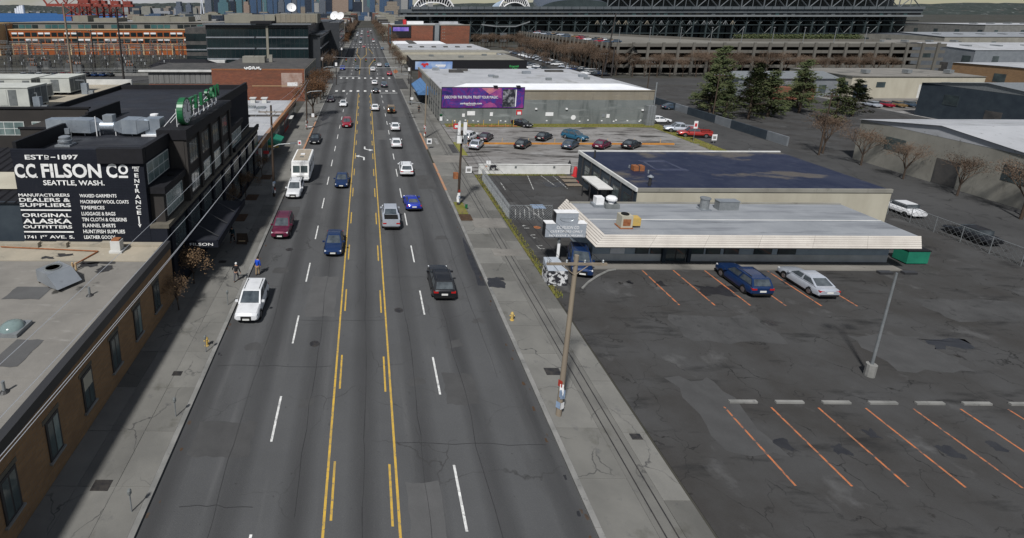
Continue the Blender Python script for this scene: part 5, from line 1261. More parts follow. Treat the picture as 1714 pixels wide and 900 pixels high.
MB().tube((18.2, ys + .4, 0), (18.2, ys + .4, a.z), .13, n=10).build('post', 'galvanised', s_); B(18.05, 18.3, ys + .24, ys + .26, 1.0, 2.4).build('stickers', 'sign_white', s_)
# printed kiosk at the lot edge
q0, q1 = G(912, 474), G(945, 474)
mat('print_mono', (.6, .6, .6, 1), (.03, .03, .035, 1), sc=2.4, lo=.47, hi=.53, rough=.6)
k_ = thing('printed_kiosk', 'grey topped kiosk wrapped in black and white print near the pylon sign', 'kiosk', ((q0.x + q1.x) / 2, q0.y, 0))
MB().box(q0.x, q1.x, q0.y - .5, q0.y + .9, 0, 1.45).build('body', 'print_mono', k_)
MB().face([(q0.x, q0.y - .5, 1.46), (q1.x, q0.y - .5, 1.46), (q1.x - .5, q0.y + .9, 2.1), (q0.x, q0.y + .9, 2.1)]).face([(q0.x, q0.y + .9, 1.46), (q0.x, q0.y - .5, 1.46), (q0.x, q0.y + .9, 2.1)]).face([(q1.x, q0.y - .5, 1.46), (q1.x, q0.y + .9, 1.46), (q1.x - .5, q0.y + .9, 2.1)]).face([(q1.x, q0.y + .9, 1.46), (q0.x, q0.y + .9, 1.46), (q0.x, q0.y + .9, 2.1), (q1.x - .5, q0.y + .9, 2.1)]).build('sloped_top', 'sign_grey', k_)
# chain-link fence round the upper dark lot
fx = 16.75
f_ = thing('chain_link_fence', 'chain link fence along the pavement side of the dark lot', 'fence', (fx, 64, 0))
def mesh_fence(parent, pts, h, stp=.42):
    for (ax, ay), (bx, by) in zip(pts, pts[1:]):
        L_ = math.hypot(bx - ax, by - ay); n = max(1, round(L_ / 2.6)); ux, uy = (bx - ax) / L_, (by - ay) / L_
        for i in range(n + 1): MB().tube((ax + ux * L_ * i / n, ay + uy * L_ * i / n, 0), (ax + ux * L_ * i / n, ay + uy * L_ * i / n, h + .05), .035, n=5).build('post', 'galvanised', parent)
        MB().tube((ax, ay, h), (bx, by, h), .028, n=4).build('top_rail', 'galvanised', parent)
        m_ = MB(); k = 0
        while k * stp < L_ + h:
            s0 = k * stp
            for sgn in (1, -1):
                a0, a1 = s0 - h, s0
                z0, z1 = (0, h) if sgn > 0 else (h, 0)
                if a0 < 0: z0 = z0 + (z1 - z0) * (0 - a0) / h; a0 = 0
                if a1 > L_: z1 = z1 - (z1 - (0 if sgn > 0 else h)) * (a1 - L_) / h; a1 = L_
                m_.tube((ax + ux * a0, ay + uy * a0, z0), (ax + ux * a1, ay + uy * a1, z1), .014, n=3, cap=False)
            k += 1
        m_.build('wire_mesh', 'galvanised', parent)
mesh_fence(f_, [(fx, 71.5), (fx, 57.2)], 1.8, .24)
f2 = thing('chain_link_fence', 'short chain link fence return beside the hatched bay', 'fence', (19, 57, 0)); mesh_fence(f2, [(fx + .05, 57.1), (21.6, 57.1)], 1.8, .3)
for i in range(7):
    a = G(856 + i * 5.2, 366 - i * 1.2); b = G(868 + i * 5.5, 359 - i * 1.6)
    structure('hatch_line', MB().face([(17.6 + i * .55, 57.7, .033), (17.7 + i * .55, 57.7, .033), (18.5 + i * .55, 60.6, .033), (18.4 + i * .55, 60.6, .033)]), 'paint_worn')
q = G(900, 347); structure('parking_symbol', B(q.x - .7, q.x + .9, q.y - .5, q.y + .9, .03, .036), 'paint_blue')
for (a, b, c_, d_) in ((883, 294, 893, 318), (905, 294, 930, 312), (925, 294, 950, 316), (838, 306, 846, 318), (880, 345, 908, 368)):
    p_, q_ = G(a, b), G(c_, d_); dx, dy = q_.x - p_.x, q_.y - p_.y; l_ = math.hypot(dx, dy); nx, ny = -dy / l_ * .06, dx / l_ * .06
    structure('bay_line', MB().face([(p_.x - nx, p_.y - ny, .0335), (p_.x + nx, p_.y + ny, .0335), (q_.x + nx, q_.y + ny, .0335), (q_.x - nx, q_.y - ny, .0335)]), 'paint_worn')
for px, py in ((880, 380), (893, 396), (905, 414)):
    q = G(px, py); structure('stencil_number', MB().face([(q.x - .3, q.y - .45, .034), (q.x + .3, q.y - .45, .034), (q.x + .3, q.y - .3, .034), (q.x - .3, q.y - .3, .034)]).face([(q.x - .3, q.y + .3, .034), (q.x + .3, q.y + .3, .034), (q.x + .3, q.y + .45, .034), (q.x - .3, q.y + .45, .034)]).face([(q.x - .3, q.y - .29, .034), (q.x - .15, q.y - .29, .034), (q.x - .15, q.y + .29, .034), (q.x - .3, q.y + .29, .034)]), 'paint_worn')
q = G(899, 381); structure('manhole_patch', MB().lathe([(.4, 0), (.4, .008)], (q.x, q.y, .028), 16), 'rust')
# ================================================================== parking garage
t = thing('parking_garage', 'open concrete parking garage with deep decks beyond the stadium lot', 'parking garage', (100, 210, 0))
poly = [(92, 200), (215, 200), (215, 226), (152, 229), (110, 318), (92, 322)]
ins = [(98, 206), (209, 206), (209, 221), (148, 224), (106, 310), (98, 314)]
lev = [0.2, 2.9, 5.6, 8.3]
for z in lev: MB().prism(poly, z, z + .35).build('deck', 'garage_deck', t)
MB().prism(ins, .6, 10.3).build('core', 'interior_dark', t)  # black block added inside so the open decks look deep in shade
MB().prism(poly, 10.6, 10.95).build('top_deck', 'garage_deck', t)
for z in (2.9, 5.6, 8.3, 10.6):
    h = 1.0 if z < 10 else 1.15
    B(92, 215, 199.8, 199.998, z - .1, z + h).build('parapet', 'garage_concrete', t); B(91.8, 91.998, 200, 322, z - .1, z + h).build('parapet', 'garage_concrete', t)
MB().face([(110, 318, 10.9), (152, 229, 10.9), (152, 229, 12), (110, 318, 12)]).face([(152, 229, 10.9), (215, 226, 10.9), (215, 226, 12), (152, 229, 12)]).build('parapet', 'garage_concrete', t)
for k in range(22):
    x = 94.2 + k * 5.6
    if x < 214: B(x - .45, x + .45, 199.3, 199.79, 0, 12.1).build('column', 'garage_concrete', t)
for k in range(26): B(91.2, 91.79, 202.5 + k * 4.6, 203.3 + k * 4.6, 0, 12.0).build('column', 'garage_concrete', t)
st = MB()
for k in range(3):
    za = 2.9 + k * 2.7
    for s_ in range(9): st.box(96.2 + s_ * .35, 96.55 + s_ * .35, 198.1, 199.2, za + s_ * .3 - .15, za + s_ * .3 + .0)
    st.box(99.3, 100.8, 197.8, 199.2, za + 2.5, za + 2.7)
st.build('stair_flight', 'garage_concrete', t)
for k in range(9): MB().tube((100 + k * 12, 212, 10.95), (100 + k * 12, 212, 17), .1, n=5).lathe([(.3, 0), (.4, .2), (.2, .3)], (100 + k * 12, 212, 17), 6).build('deck_lamp', 'galvanised', t)

# ================================================================== ballpark
YS = 415.0
t = thing('ballpark', 'dark green steel ballpark with long pale bands and roof trusses', 'stadium', (160, 430, 0))
a0, a1 = 27, 420
B(a0 + 25, a1, YS + 9, YS + 60, 0, 22).build('seating_wall', 'stadium_dark', t)
B(a0, a1, YS - 2, YS + 30, 22.0, 24.6).build('upper_slab', 'stadium_grey', t)
B(a0, a1, YS - 1, YS + 28, 20.4, 21.998).build('window_band', 'stadium_dark', t)
B(a0 - .5, a1, YS - 3, YS + 20, 19.2, 20.398).build('concourse_band', 'stadium_pale', t)
B(a0 + 8, a1, YS - 3.2, YS - 3.01, 24.6, 26.6).build('wind_screen', 'stadium_grey', t)
for k in range(60): B(a0 + 9 + k * 6, a0 + 9.3 + k * 6, YS - 3.4, YS - 3.21, 24.6, 26.9).build('screen_post', 'stadium_steel', t)
for k in range(64):
    x = a0 + 2 + k * 6.0
    B(x, x + 2.8, YS - 1.15, YS - 1.002, 20.6, 21.8).build('window', random.choice(['office_glass', 'office_glass', 'stadium_pale', 'teal_glass']), t)
for k in range(38):
    x = a0 + 4 + k * 10
    if x > a1 - 2: break
    B(x - .5, x + .5, YS - .5, YS + .5, 0, 19.2).build('column', 'stadium_steel', t)
    m_ = MB()
    for z0, z1 in ((13.2, 19.0),): m_.tube((x, YS, z0), (x + 5, YS, z1), .28, n=4).tube((x + 10, YS, z0), (x + 5, YS, z1), .28, n=4)
    if k % 2: m_.tube((x, YS, 1), (x + 10, YS, 12.8), .25, n=4).tube((x + 10, YS, 1), (x, YS, 12.8), .25, n=4)
    m_.build('brace', 'stadium_steel', t)
    B(x + .6, x + 9.4, YS + 7.5, YS + 7.7, 1, 12).build('wall_panel', random.choice(['stadium_steel', 'stadium_steel', 'stadium_dark', 'slate_wall', 'stadium_grey']), t)
    B(x + .6, x + 9.4, YS + 7.9, YS + 8.1, 13.2, 19).build('wall_panel', random.choice(['stadium_steel', 'stadium_dark', 'interior_dark', 'slate_wall']), t)
for z in (6.5, 12.8, 16.0): B(a0 + 3, a1, YS - .6, YS + 7, z, z + .5).build('floor_beam', 'stadium_steel', t)
for k in range(14):   # long span roof trusses to the right
    x0 = 186 + k * 17
    m_ = MB()
    for z in (25.5, 33.5): m_.tube((x0, YS + 4, z), (x0 + 17, YS + 4, z), .55, n=4)
    m_.tube((x0, YS + 4, 25.5), (x0 + 8.5, YS + 4, 33.5), .4, n=4).tube((x0 + 8.5, YS + 4, 33.5), (x0 + 17, YS + 4, 25.5), .4, n=4).tube((x0 + 8.5, YS + 4, 25.5), (x0 + 8.5, YS + 4, 33.5), .3, n=4).tube((x0, YS + 4, 25.5), (x0, YS + 4, 36), .5, n=4)
    m_.build('roof_truss', 'stadium_grey', t)
B(186, a1, YS + 2, YS + 70, 34.2, 40).build('roof_panel', 'stadium_grey', t); B(186, a1, YS + 22, YS + 24, 24, 34.1).build('roof_wall', 'stadium_pale', t); B(186, a1, YS + 5, YS + 6, 24.61, 27).build('upper_wall', 'stadium_dark', t)
n = 18; m_ = MB(); pr = []
for i in range(n + 1):
    a = math.pi * i / n; pr.append((165 - 30 * math.cos(a) , 22.5 + 9.5 * math.sin(a) ** .8))
for (xa, za), (xb, zb) in zip(pr, pr[1:]):
    m_.face([(xa, YS + 8, za), (xb, YS + 8, zb), (xb + 14, YS + 70, zb + 8), (xa + 14, YS + 70, za + 8)]); m_.face([(xa, YS + 8, 22.5), (xb, YS + 8, 22.5), (xb, YS + 8, zb), (xa, YS + 8, za)], 1)
m_.build('curved_roof', ['stadium_grey', 'stadium_steel'], t).data.materials[0] = mat('roof_blue_grey', (.06, .075, .1, 1), (.09, .105, .13, 1), sc=.05, rough=.4, metal=.3)
for k in range(20):
    x = 176 + k * 5.4
    MB().tube((x, YS - .8, 13.4), (x + 1.6, YS - .8, 16.3), .25, n=4).tube((x + 1.6, YS - .8, 16.3), (x + 3.2, YS - .8, 13.4), .25, n=4).tube((x + 1.6, YS - .8, 13.2), (x + 1.6, YS - .8, 16.3), .2, n=4).build('lattice_ornament', random.choice(['warehouse_band', 'stadium_pale', 'stadium_steel', 'stadium_steel']), t)
for k in range(4): B(90 + k * 14, 95 + k * 14, YS - 1.4, YS - .7, .3, 7).build('gate_panel', 'stadium_grey', t)
wk = thing('footbridge', 'pale curving footbridge in front of the ballpark', 'footbridge', (95, 400, 0))
pts = [(PY(x, y, 398)) for x, y in ((805, 42), (830, 45), (862, 45), (878, 40), (886, 37))]
for a, b in zip(pts, pts[1:]):
    MB().face([(a.x, 396.5, a.z), (b.x, 396.5, b.z), (b.x, 399.5, b.z), (a.x, 399.5, a.z)]).face([(a.x, 396.5, a.z), (b.x, 396.5, b.z), (b.x, 396.5, b.z + .9), (a.x, 396.5, a.z + .9)]).build('span', 'stadium_pale', wk)
for p in pts: MB().tube((p.x, 398, 0), (p.x, 398, p.z), .3, n=5).build('pier', 'stadium_steel', wk)
# football stadium arcs beyond
for i, (x0, x1, h, lb) in enumerate(((690, 762, 13, 'white ribbed arched stadium roof behind the left of the ballpark'), (834, 888, 12, 'white ribbed arched stadium roof behind the middle of the ballpark'))):
    Ya = 820; A = PY(x0, 14, Ya); Bq = PY(x1, 14, Ya); zb = A.z - 10
    s_ = thing('arched_roof', lb, 'stadium roof', ((A.x + Bq.x) / 2, Ya, 0)); n = 22; cx_ = (A.x + Bq.x) / 2; rx = (Bq.x - A.x) / 2; rz = 30
    pts = [(cx_ - rx * math.cos(math.pi * k / n), zb + rz * math.sin(math.pi * k / n)) for k in range(n + 1)]
    MB().path([(x, Ya, z) for x, z in pts], 1.3, 6).build('arch', 'sign_white', s_); MB().path([(cx_ + (x - cx_) * .86, Ya, zb + (z - zb) * .62) for x, z in pts], .9, 6).build('inner_arch', 'sign_white', s_)
    for k in range(2, n - 1): MB().tube((pts[k][0], Ya, pts[k][1]), (cx_ + (pts[k][0] - cx_) * .86, Ya, zb + (pts[k][1] - zb) * .62), .5, n=4).build('rib', 'sign_white', s_)
    m_ = MB()
    for (xa, za), (xb, zb2) in zip(pts, pts[1:]): m_.face([(xa, Ya + 2, za - 1), (xb, Ya + 2, zb2 - 1), (xb + 4, Ya + 90, zb2 - 8), (xa + 4, Ya + 90, za - 8)])
    m_.build('roof_skin', 'sign_white', s_).data.materials[0] = mat('pale_blue_skin', (.4, .48, .58, 1), (.32, .4, .5, 1), sc=.02, rough=.5)
    MB().box(A.x - 4, Bq.x + 4, Ya + 8, Ya + 60, 0, zb + 3).build('seating_block', 'slate_wall', s_)
# small grey building and hedge on the right
t = thing('grey_shed', 'pale grey metal shed with low pitched roof at the right edge', 'shed', (115, 152, 0))
B(104.5, 132, 148, 160, 0, 5.2).build('wall', 'light_metal', t); MB().face([(104, 147.5, 5.2), (132.5, 147.5, 5.2), (132.5, 154, 6.6), (104, 154, 6.6)]).face([(132.5, 160.5, 5.2), (104, 160.5, 5.2), (104, 154, 6.6), (132.5, 154, 6.6)]).face([(104, 160.5, 5.2), (104, 147.5, 5.2), (104, 154, 6.6)]).build('roof', 'galvanised', t)
for k in range(5): B(107 + k * 5, 109 + k * 5, 147.9, 147.998, 1.2, 3.4).build('window', 'window_glass', t)
B(112, 122, 143, 147, 0, 3.2).build('brick_lean_to', 'red_brick', t)
# dark yard wall along the right street
t = thing('yard_wall', 'low dark panelled yard wall along the right side street', 'wall', (77, 120, 0))
for k in range(14): B(75.4, 75.7, 92 + k * 5, 96.9 + k * 5, 0, 1.7).build('panel', 'slate_wall' if k % 3 else 'light_metal', t)

# ================================================================== distance: skyline, hills, cranes
def tower_mat(name, c, c2, wx, wz, dark):
    m = mat(name, c, brick=(wx, wz, dark, c2), rough=.3); return m
tower_mat('tower_blue', (.035, .075, .15, 1), (.05, .1, .19, 1), 4, 4, (.1, .14, .2, 1)); tower_mat('tower_teal', (.06, .15, .18, 1), (.08, .18, .2, 1), 5, 4, (.16, .24, .26, 1)); tower_mat('tower_grey', (.1, .12, .15, 1), (.13, .15, .18, 1), 5, 4, (.2, .22, .25, 1))
tower_mat('tower_dark', (.02, .028, .045, 1), (.03, .04, .06, 1), 6, 5, (.05, .06, .08, 1)); tower_mat('tower_tan', (.2, .17, .14, 1), (.26, .22, .18, 1), 4, 5, (.36, .31, .25, 1)); tower_mat('tower_pale', (.3, .3, .29, 1), (.24, .25, .26, 1), 4, 4, (.45, .44, .42, 1)); tower_mat('tower_pink', (.28, .2, .16, 1), (.32, .24, .19, 1), 5, 5, (.4, .32, .26, 1))
TW = [(295, 305, 10, 'grey'), (312, 321, 8, 'grey'), (344, 355, -18, 'grey'), (366, 383, 4, 'teal'), (383.5, 394, 2, 'dark'), (395, 406, -24, 'teal'), (407.5, 418, 8, 'pink'), (419, 430, -28, 'blue'), (430.5, 438, -12, 'blue'), (440, 447, -30, 'teal'), (447.5, 457, -40, 'blue'), (457.5, 464.5, -12, 'blue'),
      (466, 476, 3, 'grey'), (476.5, 488, -6, 'blue'), (488.5, 497, -44, 'grey'), (497.5, 503, -22, 'blue'), (499, 516, 12, 'tan'), (505.5, 510.5, -60, 'blue'), (511, 521, -18, 'dark'), (521.5, 526, -8, 'blue'), (525, 534, 5, 'pale'), (534.5, 545, 1, 'grey'), (545.5, 556, -14, 'dark'), (556.5, 583, -20, 'pink'), (584, 590, -10, 'blue'), (590.5, 606, 3, 'dark'),
      (609, 618.5, 13, 'grey'), (619, 627, -6, 'blue'), (628, 634, 8, 'tan'), (635, 641.5, -30, 'blue'), (642, 650, -12, 'blue'), (650.5, 658, -16, 'dark'), (659, 670, -14, 'grey'), (671, 682, -26, 'pale'), (684, 690, -8, 'blue'), (525.5, 545.2, 15, 'blue'), (644, 668, 10, 'tan'), (700, 712, -20, 'grey'), (716, 724, -6, 'pale')]
CW = dict(blue='blue glass', teal='pale teal glass', grey='grey', dark='dark', tan='tan stone', pale='white', pink='pinkish tan')
ORD = 'first second third fourth fifth sixth seventh eighth ninth tenth eleventh twelfth thirteenth fourteenth'.split(); seen = {}
for i, (x0, x1, yt_, cc) in enumerate(TW):
    Yd = 1750 + (i * 37 % 9) * 110
    a = PY(x0, 30, Yd); b = PY(x1, 30, Yd); top = PY(x0, yt_, Yd).z
    wd = b.x - a.x; dp = min(wd, 45)
    nm = ['tall', 'short'][yt_ > 0]
    o = thing('skyscraper', f'{ORD[seen.setdefault((nm, cc), 0)]} {nm} {CW[cc]} skyscraper from the left in the city skyline', 'skyscraper', ((a.x + b.x) / 2, Yd, 0), group='city skyline towers')
    seen[(nm, cc)] += 1
    B(a.x, b.x, Yd, Yd + dp, 0, top).build('shaft', 'tower_' + cc, o)
    B(a.x + wd * .2, b.x - wd * .2, Yd + dp * .2, Yd + dp * .8, top, top + 6).build('roof_plant', 'tower_grey', o)
    if i % 3 == 0: B(a.x + wd * .15, b.x - wd * .15, Yd + 1, Yd + dp - 1, top + .01, top + 14).build('setback', 'tower_' + cc, o)
rs = random.Random(91)
for i in range(46):   # second row of towers closing the skyline
    px = 352 + i * 7.3 + rs.uniform(-2, 2); wd_ = rs.uniform(6, 10); cc = rs.choice(('blue', 'blue', 'grey', 'dark', 'teal', 'tan', 'blue')); Yd = rs.uniform(2800, 3100); a = PY(px, 30, Yd); b = PY(px + wd_, 30, Yd); top = PY(px, rs.uniform(-34, 2), Yd).z
    o = thing('skyscraper', f'{CW[cc]} tower standing behind the first row of the skyline', 'skyscraper', ((a.x + b.x) / 2, Yd, 0), group='towers behind the skyline')
    B(a.x, b.x, Yd, Yd + 35, 0, top).build('shaft', 'tower_' + cc, o); B(a.x + 5, b.x - 5, Yd + 6, Yd + 28, top, top + 8).build('roof_plant', 'tower_grey', o)
# slender observation tower and art-deco stepped block
a = PY(338, 10, 2600); o = thing('observation_tower', 'slender white observation tower left of the grey skyscraper', 'tower', (a.x, 2600, 0))
MB().tube((a.x - 8, 2600, 0), (a.x, 2600, 95), 2.5, 1.5, n=6).tube((a.x + 8, 2600, 0), (a.x, 2600, 95), 2.5, 1.5, n=6).build('legs', 'sign_white', o); MB().lathe([(3, 0), (16, 6), (17, 9), (6, 14), (1.5, 30), (.4, 55)], (a.x, 2600, 95), 14).build('saucer', 'sign_white', o)
# low and middle rise blocks of the far districts
rs = random.Random(11)
DC = ['tower_pale', 'tower_grey', 'beige_box', 'slate_wall', 'tower_tan', 'tower_dark', 'pale_wall', 'tower_blue']
DN = dict(tower_pale='white', tower_grey='grey', beige_box='cream', slate_wall='slate blue', tower_tan='tan', tower_dark='dark', pale_wall='stone coloured', tower_blue='blue')
def far_block(x, Yd, wd, dp, h, m, lab, grp):
    o = B(x, x + wd, Yd, Yd + dp, 0, h).build('far_building', m); o['kind_note'] = ''
    del o['kind_note']; return tag(o, lab, 'building', grp)
for i in range(150):
    Yd = rs.uniform(900, 1650); px = rs.uniform(150, 740); q = PY(px, 30, Yd); m = rs.choice(DC)
    if 560 < px < 650: Yd = rs.uniform(1300, 1700); q = PY(px, 30, Yd)
    if q.x < -560 and Yd > 1100: continue
    far_block(q.x, Yd, rs.uniform(12, 38), 20, rs.uniform(6, 17) + (Yd - 900) * .008, m, f'small {DN[m]} block in the packed district before the skyline', 'low blocks before the skyline')
for i in range(60):
    px = rs.uniform(205, 420); Yd = rs.uniform(2900, 3600); q = PY(px, 25, Yd); m = rs.choice(DC[:5]); h = PY(px, rs.uniform(9, 20), Yd).z
    far_block(q.x, Yd, rs.uniform(25, 60), 40, h, m, f'far {DN[m]} block on the hillside left of the skyline', 'hillside blocks left of the skyline')
for i in range(40):
    px = rs.uniform(540, 648); Yd = rs.uniform(560, 900); q = PY(px, 30, Yd); m = rs.choice(DC)
    if -24 < q.x < 40: continue
    far_block(q.x, Yd, rs.uniform(10, 20), 25, rs.uniform(7, 16), m, f'{DN[m]} street building at the far end of the avenue', 'buildings at the end of the avenue')
# grain silo block on the far shore
a = PY(28, 22, 4900); o = thing('grain_silo', 'white grain silo block on the far shore', 'silo', (a.x, 4900, 0))
for k, (dx, h) in enumerate(((0, 45), (22, 62), (44, 70), (62, 72))): MB().tube((a.x + dx, 4900, 0), (a.x + dx, 4900, h), 13, n=12).build('silo_bin', 'sign_white', o)
# hills
def hill(x0, x1, Yd, prof, depth, m, nm='hill'):
    mb = MB(); nx, ny = 90, 8; P = []
    rs2 = random.Random(int(Yd))
    for j in range(ny + 1):
        v = j / ny
        for i in range(nx + 1):
            u = i / nx; px = x0 + (x1 - x0) * u
            k = u * (len(prof) - 1); k0 = min(int(k), len(prof) - 2); pyv = prof[k0] + (prof[k0 + 1] - prof[k0]) * (k - k0)
            q = PY(px, 18, Yd + depth * v); zt = PY(px, pyv, Yd + depth).z
            P.append((q.x, Yd + depth * v, max(0, zt * math.sin(v * math.pi / 2) ** .8 + rs2.uniform(-4, 4) * (v > .05))))
    mb.v = P
    for j in range(ny):
        for i in range(nx):
            a = j * (nx + 1) + i; mb.f.append((a, a + 1, a + nx + 2, a + nx + 1)); mb.m.append(0)
    return structure(nm, mb, m)
mat('hill_cover', (.06, .075, .07, 1), (.035, .045, .04, 1), sc=.012, rough=.95, layers=[(.03, (1, 1, 1), (.3, .31, .31, 1), .62, .68), (.02, (1, 1, 1), (.15, .12, .11, 1), .6, .68)])
hill(-260, 110, 5250, [12, 11, 10, 9, 8, 8.5, 9, 8, 10, 12], 900, 'hill_cover')
hill(95, 560, 3800, [13, 9, 6, 5, 5, 6, 6, 8], 900, 'hill_cover')
hill(650, 1900, 3400, [10, 6, 4, 5, 7, 6, 8, 5, 6, 9], 900, 'hill_cover')
rs = random.Random(5)
for i in range(110):
    px = rs.uniform(-40, 104); v = rs.uniform(.0, .45); Yd = 5250 + 900 * v; q = PY(px, 18, Yd)
    o = B(q.x, q.x + rs.uniform(14, 40), Yd - 10, Yd + 8, 0, 14 + 90 * v * .85).build('far_house', rs.choice(['tower_pale', 'beige_box', 'tower_grey'])); tag(o, 'tiny pale house on the wooded far shore', 'house', 'houses on the far shore')
# red container cranes
def crane(px, Yd, label):
    q = PY(px, 28, Yd); x = q.x; c_ = thing('container_crane', label, 'crane', (x, Yd, 0), group='red harbour cranes')
    for nm, m_ in (('leg', MB().tube((-14, 0, 0), (-14, 0, 34), 1.5, n=4)), ('leg', MB().tube((14, 0, 0), (14, 0, 34), 1.5, n=4)), ('leg', MB().tube((-14, 25, 0), (-14, 25, 34), 1.5, n=4)), ('leg', MB().tube((14, 25, 0), (14, 25, 34), 1.5, n=4)),
                   ('portal_beam', MB().box(-15, 15, -1, 26, 14, 16)), ('boom', MB().box(-48, 30, 8, 17, 31, 35.5)), ('boom_tip', MB().tube((-48, 12, 34), (-66, 12, 62), 1.6, n=4)), ('apex_frame', MB().tube((-14, 12, 35), (-4, 12, 62), 1.2, n=4).tube((14, 12, 35), (-4, 12, 62), 1.2, n=4)),
                   ('stay', MB().tube((-4, 12, 62), (-46, 12, 35), .5, n=4).tube((-4, 12, 62), (28, 12, 35), .5, n=4)), ('machine_house', MB().box(10, 26, 8, 18, 36, 42)), ('cross_brace', MB().tube((-14, 0, 15), (14, 0, 33), .8, n=4).tube((14, 0, 15), (-14, 0, 33), .8, n=4))):
        o = m_.build(nm, 'crane_red', c_); o.matrix_parent_inverse = Matrix()
for i, px in enumerate((121, 140, 152, 175, 196)): crane(px, 930 + i * 34, ['leftmost', 'second', 'middle', 'fourth', 'rightmost'][i] + ' red container crane of the harbour row')
# white sheds and ships near the cranes
rs = random.Random(8)
for i in range(26):
    px = rs.uniform(118, 260); Yd = rs.uniform(620, 1080); q = PY(px, 30, Yd); m = rs.choice(['sign_white', 'slate_wall', 'white_roof', 'tower_dark', 'light_metal'])
    tag(B(q.x, q.x + rs.uniform(14, 34), Yd, Yd + 14, 0, rs.uniform(5, 11)).build('harbour_shed', m), f'{ {"sign_white": "white", "slate_wall": "slate", "white_roof": "pale grey", "tower_dark": "dark", "light_metal": "metal"}[m]} harbour shed beyond the terminal roof', 'shed', 'harbour sheds beyond the terminal')
# ================================================================== vehicles
CARS = {}
def loft(st, m=0):
    """body shell from stations (y, zbottom, ztop, half width low, half width top)"""
    mb = MB(); rings = []
    for (y, zb, zt, wb, wt) in st:
        zm = zb + (zt - zb) * .5
        h = [(wb * .82, zb), (wb, zb + .1), (wb * 1.01, zm), (wt, zt - .1), (wt * .9, zt - .015), (wt * .45, zt + .012)]
        ring = [(x, y, z) for x, z in h] + [(-x, y, z) for x, z in reversed(h)]
        k = len(mb.v); mb.v += ring; rings.append(k)
    n = 12
    for a, b in zip(rings, rings[1:]):
        for i in range(n):
            j = (i + 1) % n; mb.f.append((a + i, a + j, b + j, b + i)); mb.m.append(m)
    mb.f.append(tuple(rings[0] + i for i in range(n))); mb.m.append(m)
    mb.f.append(tuple(rings[-1] + i for i in reversed(range(n)))); mb.m.append(m)
    return mb
def lerp3(a, b, u): return tuple(a[i] + (b[i] - a[i]) * u for i in range(3))
def inset_quad(q, u, v, off, n_):
    a, b, c, d = q
    P = [lerp3(lerp3(a, b, s), lerp3(d, c, s), t_) for s, t_ in ((u, v), (1 - u, v), (1 - u, 1 - v), (u, 1 - v))]
    return [tuple(p[i] + n_[i] * off for i in range(3)) for p in P]
def qn(q):
    a, b, c = Vector(q[0]), Vector(q[1]), Vector(q[2]); return (b - a).cross(c - a).normalized()
